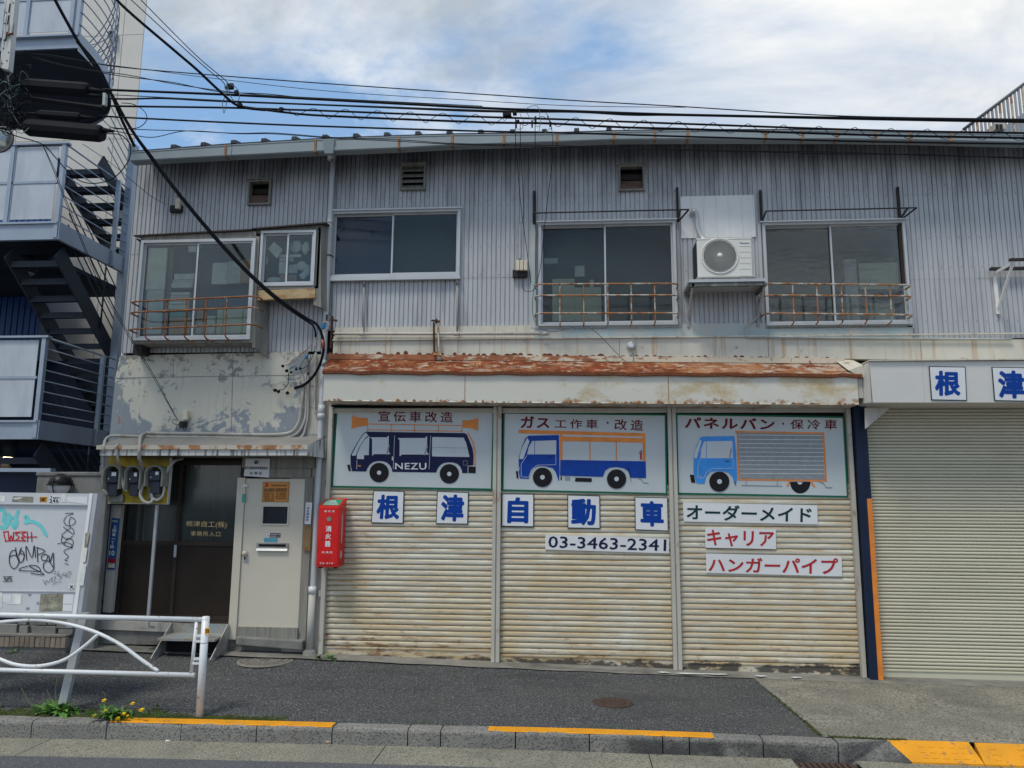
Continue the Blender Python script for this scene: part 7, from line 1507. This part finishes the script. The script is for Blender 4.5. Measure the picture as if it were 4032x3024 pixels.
MB().lathe(mc, [(.15, 0), (.155, -.015), (.14, -.02), (.10, -.035), (0, -.05)], 24, 'y').build('mirror_face', 'mirror_glass', t); MB().lathe(mc, [(.16, .0), (.165, -.02), (.15, -.022)], 24, 'y').build('rim', 'galv_dark', t)
CG = 'cables strung across the building front'
def cable(pts, r, label, m='cable', n=6, sm=6, group=CG, name='overhead_cable'):
    P3 = [at(*p) for p in pts]; return MB().tube(smoothpts(P3, sm), r*1.1, n, cap=False).build(name, m, None, label, 'cable', group)
Y7 = 7.4
K3 = [('a', 1350, 850, Y7), ('b', 0, 604, Y7), ('b', 1100, 620, Y7), ('b', 1800, 642, Y7), ('b', 2212, 655, Y7), ('c', 0, 222, Y7), ('c', 900, 250, Y7), ('c', 2212, 298, Y7), ('10', 800, 308, Y7), ('10', 1700, 324, Y7)]
K4 = [('b', 1200, 600, Y7), ('b', 1700, 668, Y7), ('b', 2212, 710, Y7), ('c', 0, 280, Y7), ('c', 700, 292, Y7), ('c', 1500, 334, Y7), ('c', 2212, 354, Y7), ('10', 800, 335, Y7), ('10', 1700, 352, Y7)]
cable([('a', 1600, 600, Y7), ('b', 0, 433, Y7), ('b', 1100, 478, Y7), ('b', 2212, 535, Y7), ('c', 0, 125, Y7), ('c', 1000, 160, Y7), ('c', 2212, 200, Y7), ('10', 800, 240, Y7), ('10', 1700, 254, Y7)], .0115, 'thick black cable leaving the uppermost splice case')
cable([('a', 1660, 740, Y7), ('b', 0, 525, Y7), ('b', 400, 518, Y7), ('b', 1000, 548, Y7), ('b', 2212, 592, Y7), ('c', 0, 162, Y7), ('c', 1000, 168, Y7), ('c', 1600, 200, Y7), ('c', 2212, 205, Y7+.03), ('10', 800, 246, Y7+.03), ('10', 1700, 262, Y7+.03)], .0085, 'medium black cable just below the thickest one')
cable([('a', 1660, 680, Y7), ('b', 0, 487, Y7), ('b', 1000, 538, Y7), ('b', 1500, 560, Y7), ('c', 0, 148, Y7), ('c', 1100, 175, Y7)], .004, 'thin wire running beside the medium black cable')
cable(K3, .0095, 'straight black cable above the spiral lashing'); cable(K4, .0105, 'sagging black cable below the spiral lashing')
def along(K, f):
    P3 = [at(*p) for p in K]; X_ = P3[0].x+(P3[-1].x-P3[0].x)*f; return Vector((X_, Y7-.01, lerp([(p.x, p.z) for p in P3], X_)))
xs0_, xs1_ = at('b', 1700, 660, Y7).x, at('10', 1700, 340, Y7).x; pts = []; x = xs0_; i = 0
T3 = [(p.x, p.z) for p in [at(*q) for q in K3]]; T4 = [(p.x, p.z) for p in [at(*q) for q in K4]]
while x < xs1_:
    u_, l_ = lerp(T3, x)+.012, lerp(T4, x+.17)-.014; pts += [(x-.03, Y7-.02, u_), (x+.03, Y7+.02, u_), (x+.14, Y7+.02, l_), (x+.20, Y7-.02, l_)]; x += .345
MB().tube(smoothpts(pts, 4), .0032, 5, cap=False).build('spiral_lashing', 'cable', None, 'thin zigzag lashing wire wound between two black cables', 'cable', CG)
cable([('a', 1540, 1010, Y7), ('b', 0, 727, Y7), ('b', 1200, 785, Y7), ('b', 2212, 825, Y7), ('c', 0, 378, Y7), ('c', 900, 395, Y7), ('c', 2212, 436, Y7), ('10', 800, 372, Y7), ('10', 1700, 385, Y7)], .0085, 'lowest straight black cable crossing the gutter')
cable([('a', 0, 60, Y7), ('a', 700, 60, Y7), ('a', 1450, 190, Y7), ('b', 0, 185, Y7), ('b', 1000, 270, Y7), ('b', 2212, 360, Y7), ('c', 350, 0, Y7), ('c', 1100, 50, Y7), ('c', 2212, 112, Y7), ('10', 600, 226, Y7), ('10', 1700, 245, Y7)], .005, 'uppermost thin wire crossing the sky')
cable([('a', 150, 0, Y7), ('a', 900, 110, Y7), ('a', 1500, 195, Y7), ('b', 230, 207, Y7), ('b', 900, 295, Y7), ('b', 2212, 440, Y7), ('c', 0, 48, Y7), ('c', 1000, 102, Y7), ('c', 2212, 118, Y7)], .0028, 'second thin wire just below the uppermost one')
for dx, lb in ((0, 'upper strand of the twisted pair crossing the pale wall'), (14, 'lower strand of the twisted pair crossing the pale wall')):
    cable([('a', 300, 30+dx, Y7), ('a', 900, 200+dx, Y7), ('a', 1480, 310+dx, Y7), ('b', 0, 262+dx*1.6, Y7), ('b', 500, 358-dx, Y7), ('b', 1000, 432+dx, Y7), ('b', 1500, 482-dx, Y7), ('b', 2212, 520+dx, Y7), ('c', 0, 105+dx, Y7)], .004, lb)
cable([('F', 225, -30, 6.4), ('F', 275, 22, 6.5), ('b', 520, 0, 6.8), ('b', 760, 205, 7.0), ('b', 1000, 430, 7.2), ('b', 1210, 598, 7.38), ('b', 1500, 645, Y7)], .0125, 'thick twisted cable slanting down from the top edge')
cable([('F', 262, -20, 6.5), ('b', 650, 0, 6.9), ('b', 900, 220, 7.1), ('b', 1050, 345, 7.3), ('b', 1070, 420, Y7)], .004, 'left thin wire slanting beside the thick twisted cable')
cable([('F', 285, -20, 6.5), ('b', 700, 0, 6.9), ('b', 950, 220, 7.1), ('b', 1080, 330, 7.3), ('b', 1110, 400, Y7)], .004, 'right thin wire slanting beside the thick twisted cable')
Y8 = 8.45
for dy, lb in ((0, 'upper of two thin wires hugging the eaves'), (10, 'lower of two thin wires hugging the eaves')):
    cable([('a', 1740, 1195+dy*4, 7.5), ('b', 0, 850+dy*5, 7.6), ('b', 280, 862+dy*8, 7.8), ('b', 650, 872, 8), ('b', 1200, 898+dy*.5, 8.1), ('b', 1600, 895+dy, 8.2), ('b', 2212, 940+dy, 8.3), ('8', 600, 178+dy, Y8), ('8', 925, 200+dy*.6, Y8), ('8', 1500, 212+dy, Y8), ('9', 800, 218+dy, Y8), ('10', 100, 425+dy*.4, Y8), ('10', 600, 432+dy, Y8), ('10', 1100, 450-dy*.5, Y8), ('10', 1700, 462+dy, Y8)], .0042, lb)
cable([('b', -60, 568, 7.45), ('b', 60, 580, 7.45), ('b', 170, 640, 7.45), ('b', 217, 720, 7.45), ('b', 190, 790, 7.45), ('b', 100, 842, 7.45), ('b', -100, 850, 7.45), ('a', 1700, 1170, 7.45), ('a', 1560, 1040, 7.42), ('a', 1400, 970, 7.4), ('a', 1150, 950, 7.4)], .004, 'looped black wire right of the splice cases')
# service cable to the workshop
svc = [('F', 112, -20, 7.2), ('1', 400, 0, 7.25), ('1', 560, 290, 7.45), ('1', 700, 500, 7.6), ('1', 830, 720, 7.75), ('1', 960, 950, 7.9), ('5', 280, 230, 8.15), ('5', 460, 470, 8.3), ('5', 700, 760, 8.5), ('5', 920, 1000, 8.65), ('5', 1110, 1180, 8.75), ('5', 1280, 1312, 8.85), ('5', 1400, 1392, 8.92)]
cable(svc+[('6', 1880, 60, 8.93), ('6', 1925, 150, 8.95), ('6', 1940, 260, 8.97), ('6', 1915, 380, 9.0), ('6', 1860, 490, 9.05), ('6', 1780, 570, 9.1), ('6', 1690, 605, 9.13)], .017, 'heavy black service cable swooping down to the blue insulator', group='service cables to the workshop')
cable([(k, x+4, y+ (22 if k == '5' else 12), Y_) for k, x, y, Y_ in svc]+[('6', 1850, 70, 8.95), ('6', 1870, 130, 9.0), ('6', 1868, 165, 9.05)], .011, 'second service cable twisted below the heavy one', group='service cables to the workshop')
cable([('1', 560, 300, 7.5), ('1', 700, 470, 7.8), ('1', 790, 640, 8.2), ('1', 880, 860, 8.6), ('1', 975, 1060, 9.0)], .018, 'steep black cable running into the stair column', group='service cables to the workshop')
cable([('a', 0, 1235, 7.5), ('a', 250, 1325, 7.5), ('a', 650, 1450, 7.6), ('1', 400, 1140, 7.7), ('1', 480, 1230, 7.8), ('1', 580, 1312, 7.9), ('1', 700, 1330, 8), ('1', 830, 1288, 8), ('1', 930, 1170, 8), ('1', 948, 1070, 8), ('1', 915, 1010, 7.9), ('a', 1850, 1300, 7.7), ('a', 1610, 1290, 7.5)], .0055, 'black cable hanging in a big loop in front of the stairs')
for dx, lb in ((0, 'thin wire dropping diagonally to the lower cream cap'), (26, 'thin companion wire dropping beside it to the lower cream cap')):
    cable([('1', 310, 1050, 7.6), ('1', 400, 1240+dx, 7.8), ('1', 480, 1450+dx, 8.1), ('2', 640, 320+dx, 8.5), ('2', 790, 590+dx, 8.7), ('6', 240, 80+dx, 8.8), ('6', 400, 345+dx, 8.9), ('6', 520, 545+dx, 9.0), ('6', 620, 740+dx*.5, 9.1), ('6', 695, 880, 9.15)], .0032, lb)
cable([('1', 600, 1045, 7.6), ('1', 800, 1180, 8), ('1', 980, 1330, 8.8), ('1', 1090, 1420, 9.05), ('5', 370, 560, 9.12)], .0028, 'very thin wire running to the upper cream cap')
for i, (pts, lb) in enumerate((([('c', 358, 250, Y7), ('c', 360, 500, 7.7), ('9', 60, 300, 8.4), ('9', 85, 600, 8.8), ('9', 125, 900, 9.05), ('9', 150, 1100, 9.1)], 'leftmost drop wire hanging down the wall'), ([('c', 410, 300, Y7), ('c', 412, 500, 7.7), ('9', 88, 300, 8.4), ('9', 102, 650, 8.9), ('9', 80, 720, 9.12)], 'drop wire ending at the thin cable cover'),
                  ([('c', 572, 300, Y7), ('c', 573, 500, 7.7), ('9', 178, 320, 8.5), ('9', 182, 700, 9.0), ('9', 178, 1110, 9.1)], 'straight drop wire beside the awning frame'), ([('c', 745, 300, Y7), ('c', 765, 480, 7.7), ('9', 288, 320, 8.5), ('9', 240, 720, 8.9), ('9', 215, 980, 9.0), ('9', 182, 1115, 9.1)], 'slanting drop wire crossing the awning bar'),
                  ([('9', 95, 1065, 9.1), ('9', 95, 1130, 9.08), ('9', 130, 1160, 9.08), ('9', 175, 1140, 9.1), ('9', 165, 1110, 9.1)], 'small black wire loop under the three cream caps'))): cable(pts, .0034, lb, group='drop wires')
cable([('9', 170, 1130, 9.08), ('9', 160, 1230, 9.1), ('9', 168, 1330, 9.1), ('9', 210, 1395, 9.05), ('9', 300, 1420, 9.05), ('9', 450, 1385, 9.05), ('9', 520, 1388, 9.05), ('9', 600, 1445, 9.04), ('9', 700, 1550, 9.03), ('9', 770, 1615, 9.02), ('9', 812, 1618, 9.02), ('9', 820, 1580, 9.04), ('9', 803, 1530, 9.07)], .0042, 'grey blue wire looping below the window to the foil cap', 'cable_grey', group='drop wires')
# clamps and wire bundle on the cables
t = thing('cable_clamp_cluster', 'small black clamps and looped wires on the cables above the gutter', 'cable clamps', at('c', 400, 320, Y7))
for (x0, y0, x1, y1) in ((220, 168, 310, 206), (328, 145, 370, 185), (355, 250, 372, 322), (375, 250, 400, 275), (530, 255, 546, 318), (566, 212, 586, 280), (704, 205, 720, 228), (725, 262, 742, 310)): bpx('c', x0, y0, x1, y1, Y7-.03, .05).build('clamp', 'closure', t, bevel=.003)
for pts in ([(470, 140), (520, 108), (580, 100), (615, 130), (622, 200), (632, 290), (618, 360), (640, 425), (700, 380), (740, 345), (762, 400), (768, 490)], [(408, 185), (425, 230), (450, 275)], [(485, 180), (520, 240), (560, 235)], [(220, 240), (240, 262), (265, 240)], [(440, 305), (430, 350), (360, 360), (358, 400)], [(690, 180), (712, 215), (735, 270)], [(575, 325), (620, 322), (632, 300)]):
    MB().tube(smoothpts([at('c', x, y, Y7-.03) for x, y in pts], 4), .003, 5).build('loop_wire', 'cable_grey', t)
t = thing('cable_knot', 'tangled joint of grey wires where two cables cross in the sky', 'cable joint', at('b', 1130, 480, 7.35))
for pts in ([(1070, 380), (1085, 440), (1070, 500), (1040, 560), (1055, 680), (1085, 560), (1080, 480)], [(1090, 350), (1160, 380), (1210, 430), (1225, 500), (1210, 545)], [(1080, 360), (1110, 420), (1130, 500), (1170, 550)], [(1100, 350), (1090, 420), (1120, 470), (1160, 560)]): MB().tube(smoothpts([at('b', x, y, 7.33) for x, y in pts], 4), .004, 5).build('loop_wire', 'cable_grey', t)
for (x0, y0, x1, y1) in ((1085, 350, 1150, 405), (1165, 425, 1205, 475), (1060, 380, 1085, 400), (1195, 565, 1245, 600), (1655, 610, 1690, 655)): bpx('b', x0, y0, x1, y1, 7.33, .04).build('clamp', 'closure', t, bevel=.004)
# splice cases
def closure(p0, p1, r, label, n=8, cones=()):
    A, B = at('a', *p0, Y7-.02), at('a', *p1, Y7-.02); t = thing('splice_case', label, 'cable splice case', (A+B)/2-Vector((0, 0, r)), 'black splice cases by the pole')
    d = (B-A).normalized(); mb = MB(); mb.tube([A, A+d*.03, B-d*.03, B], r, n, False)
    for j in range(n): mb.v[j] = A+(mb.v[j]-A)*.86; q = 3*n+j; mb.v[q] = B+(mb.v[q]-B)*.86
    mb.build('case_body', 'closure', t)
    for (off, l, rr_) in cones: c_ = B+Vector((0, 0, off)); MB().tube([c_-d*.02, c_+d*l*.4, c_+d*l], rr_, 10, r2=rr_*.35).build('cable_neck', 'closure', t)
    c_ = A; MB().tube([c_+d*.02, c_-d*.15], r*.42, 8, r2=r*.25).build('cable_neck', 'closure', t); return t
closure((395, 540), (1385, 612), .078, 'uppermost and pale lit eight sided splice case', cones=((.0, .19, .038), (-.06, .16, .03)))
closure((600, 985), (1250, 1030), .046, 'short middle splice case between two bigger ones', cones=((0, .17, .026),))
closure((420, 1190), (1590, 1290), .092, 'lowest and biggest black splice case', 10, cones=((.04, .13, .036),))
closure((450, 735), (1600, 895), .028, 'slim black terminal strip under the uppermost splice case', 6)
MB().quadpx('a', [(1598, 650), (1642, 655), (1632, 842), (1590, 840)], Y7-.06, .04).build('terminal_plate', 'cable_pale', None, 'small white edged terminal plate at the end of the splice case', 'terminal plate')
D('wire_green', (.12, .17, .17), .6); r5 = random.Random(5); mb = MB(); mb2 = MB()
for i in range(46):
    x0, y0 = r5.uniform(-60, 330), r5.uniform(120, 1250); pts = [(x0, y0)]
    for j in range(5): pts.append((pts[-1][0]+r5.uniform(-110, 130), pts[-1][1]+r5.uniform(-120, 150)))
    tgt = mb if i % 4 else mb2
    tgt.tube(smoothpts([at('a', min(x, 470), y, 7.35+r5.uniform(-.1, .15)) for x, y in pts], 4), r5.choice((.0028, .004, .0065)), 5, cap=False)
for i in range(12):
    y = r5.uniform(780, 1230); mb.tube(smoothpts([at('a', -40, y+r5.uniform(-40, 40), 7.4), at('a', 150, y+r5.uniform(-40, 40), 7.35), at('a', 420, 830+(y-780)*.75, 7.4)], 4), .007, 5, cap=False)
mb.build('wire_tangle', 'cable', None, 'dense tangle of black wires at the pole', kind='stuff'); mb2.build('pale_wire_tangle', 'wire_green', None, 'thin pale wires mixed into the tangle at the pole', kind='stuff')
# wire ends below the blue insulator
t = thing('wire_ends', 'bundle of coloured wire ends with black caps hanging on the peeling wall', 'wires', at('6', 1700, 640, WY-.1))
WEy = WY-.09
for pts, m_, r_ in (([(1868, 165), (1820, 250), (1740, 320), (1690, 375), (1600, 415)], 'tape_redwhite', .004), ([(1868, 165), (1810, 280), (1770, 380), (1720, 430), (1640, 455)], 'cable_pale', .004), ([(1868, 240), (1850, 320), (1790, 420), (1700, 450)], 'cable', .004), ([(1868, 240), (1880, 330), (1850, 450), (1800, 520)], 'cable_pale', .003),
                    ([(1800, 560), (1700, 548), (1580, 552), (1520, 590), (1500, 620)], 'cable_pale', .0055), ([(1690, 605), (1650, 615), (1620, 640)], 'gold_letter', .005), ([(1640, 470), (1638, 560), (1600, 610), (1560, 620)], 'cable', .005), ([(1760, 480), (1740, 420), (1790, 340), (1830, 320), (1800, 440), (1810, 500)], 'cable_grey', .006), ([(1520, 620), (1495, 600), (1540, 565)], 'gold_letter', .004), ([(1730, 430), (1690, 420), (1650, 440)], 'cable', .004)):
    MB().tube(smoothpts([at('6', x, y, WEy) for x, y in pts], 4), r_, 5).build('wire', m_, t)
for x, y, s_ in ((1590, 415, .022), (1625, 455, .024), (1660, 470, .018), (1740, 435, .018), (1525, 622, .026), (1555, 632, .024), (1632, 645, .024), (1705, 440, .018), (1805, 480, .016)):
    mb = MB(); ball(mb, at('6', x, y, WEy), s_, s_, s_*.85, int(x), 7, 5); mb.build('end_cap', 'cable', t)
c = at('6', 1795, 335, WEy); mb = MB(); ball(mb, c, .022, .02, .03, 9, 8, 6); mb.build('blue_tie', 'insulator_blue', t)
MB().tube([at('6', 1930, 190, 8.95), at('6', 1935, 265, 8.96)], .019, 8).build('red_tape', 'tape_redwhite', t)
# curls at lower cream cap
t = thing('wire_curls', 'small curls of wire under the cream cap on the peeling wall', 'wires', at('6', 720, 960, WY-.06))
for pts in ([(690, 880), (655, 870), (650, 900), (690, 915), (712, 900)], [(715, 900), (690, 925), (680, 950), (700, 962), (715, 940), (700, 925)], [(745, 900), (765, 930), (755, 970)], [(735, 890), (745, 930), (740, 960)]): MB().tube(smoothpts([at('6', x, y, WY-.08) for x, y in pts], 4), .0035, 5).build('curl', 'cable', t)
# ================================================================ FAR RIGHT ROOFTOP
FR_ = 16.0
t = thing('rooftop_stair', 'pale rooftop stair with a slanting rusty railing at the top right', 'stair', at('10', 1500, 310, FR_))
A, B = at('10', 1290, 302, FR_), at('10', 1760, -52, FR_); MB().tube([A, B], .035, 8).build('handrail', 'galv_dark', t)
C_, D__ = at('10', 1290, 330, FR_), at('10', 1760, 120, FR_)
for i in range(22):
    f_ = (i+.5)/22; p = A.lerp(B, f_); MB().beam(p, (p.x, p.y, p.z-.95-.2*f_), .03, .04).build('baluster', 'canopy_rust' if i % 3 == 0 else 'galvanised_weathered', t)
MB().hexa([at('10', 1480, 315, FR_), at('10', 1760, 115, FR_), at('10', 1760, 330, FR_), at('10', 1480, 340, FR_)], [p+Vector((0, 1.2, 0)) for p in (at('10', 1480, 315, FR_), at('10', 1760, 115, FR_), at('10', 1760, 330, FR_), at('10', 1480, 340, FR_))]).build('stair_side', 'stair_steel', t)
bpx('10', 1468, 264, 1528, 300, FR_-.2, .3).build('roof_box', 'cream_wall', t)
for x in (1474, 1496): bpx('10', x, 272, x+16, 300, FR_-.22, .02).build('box_slot', 'brown_door', t)
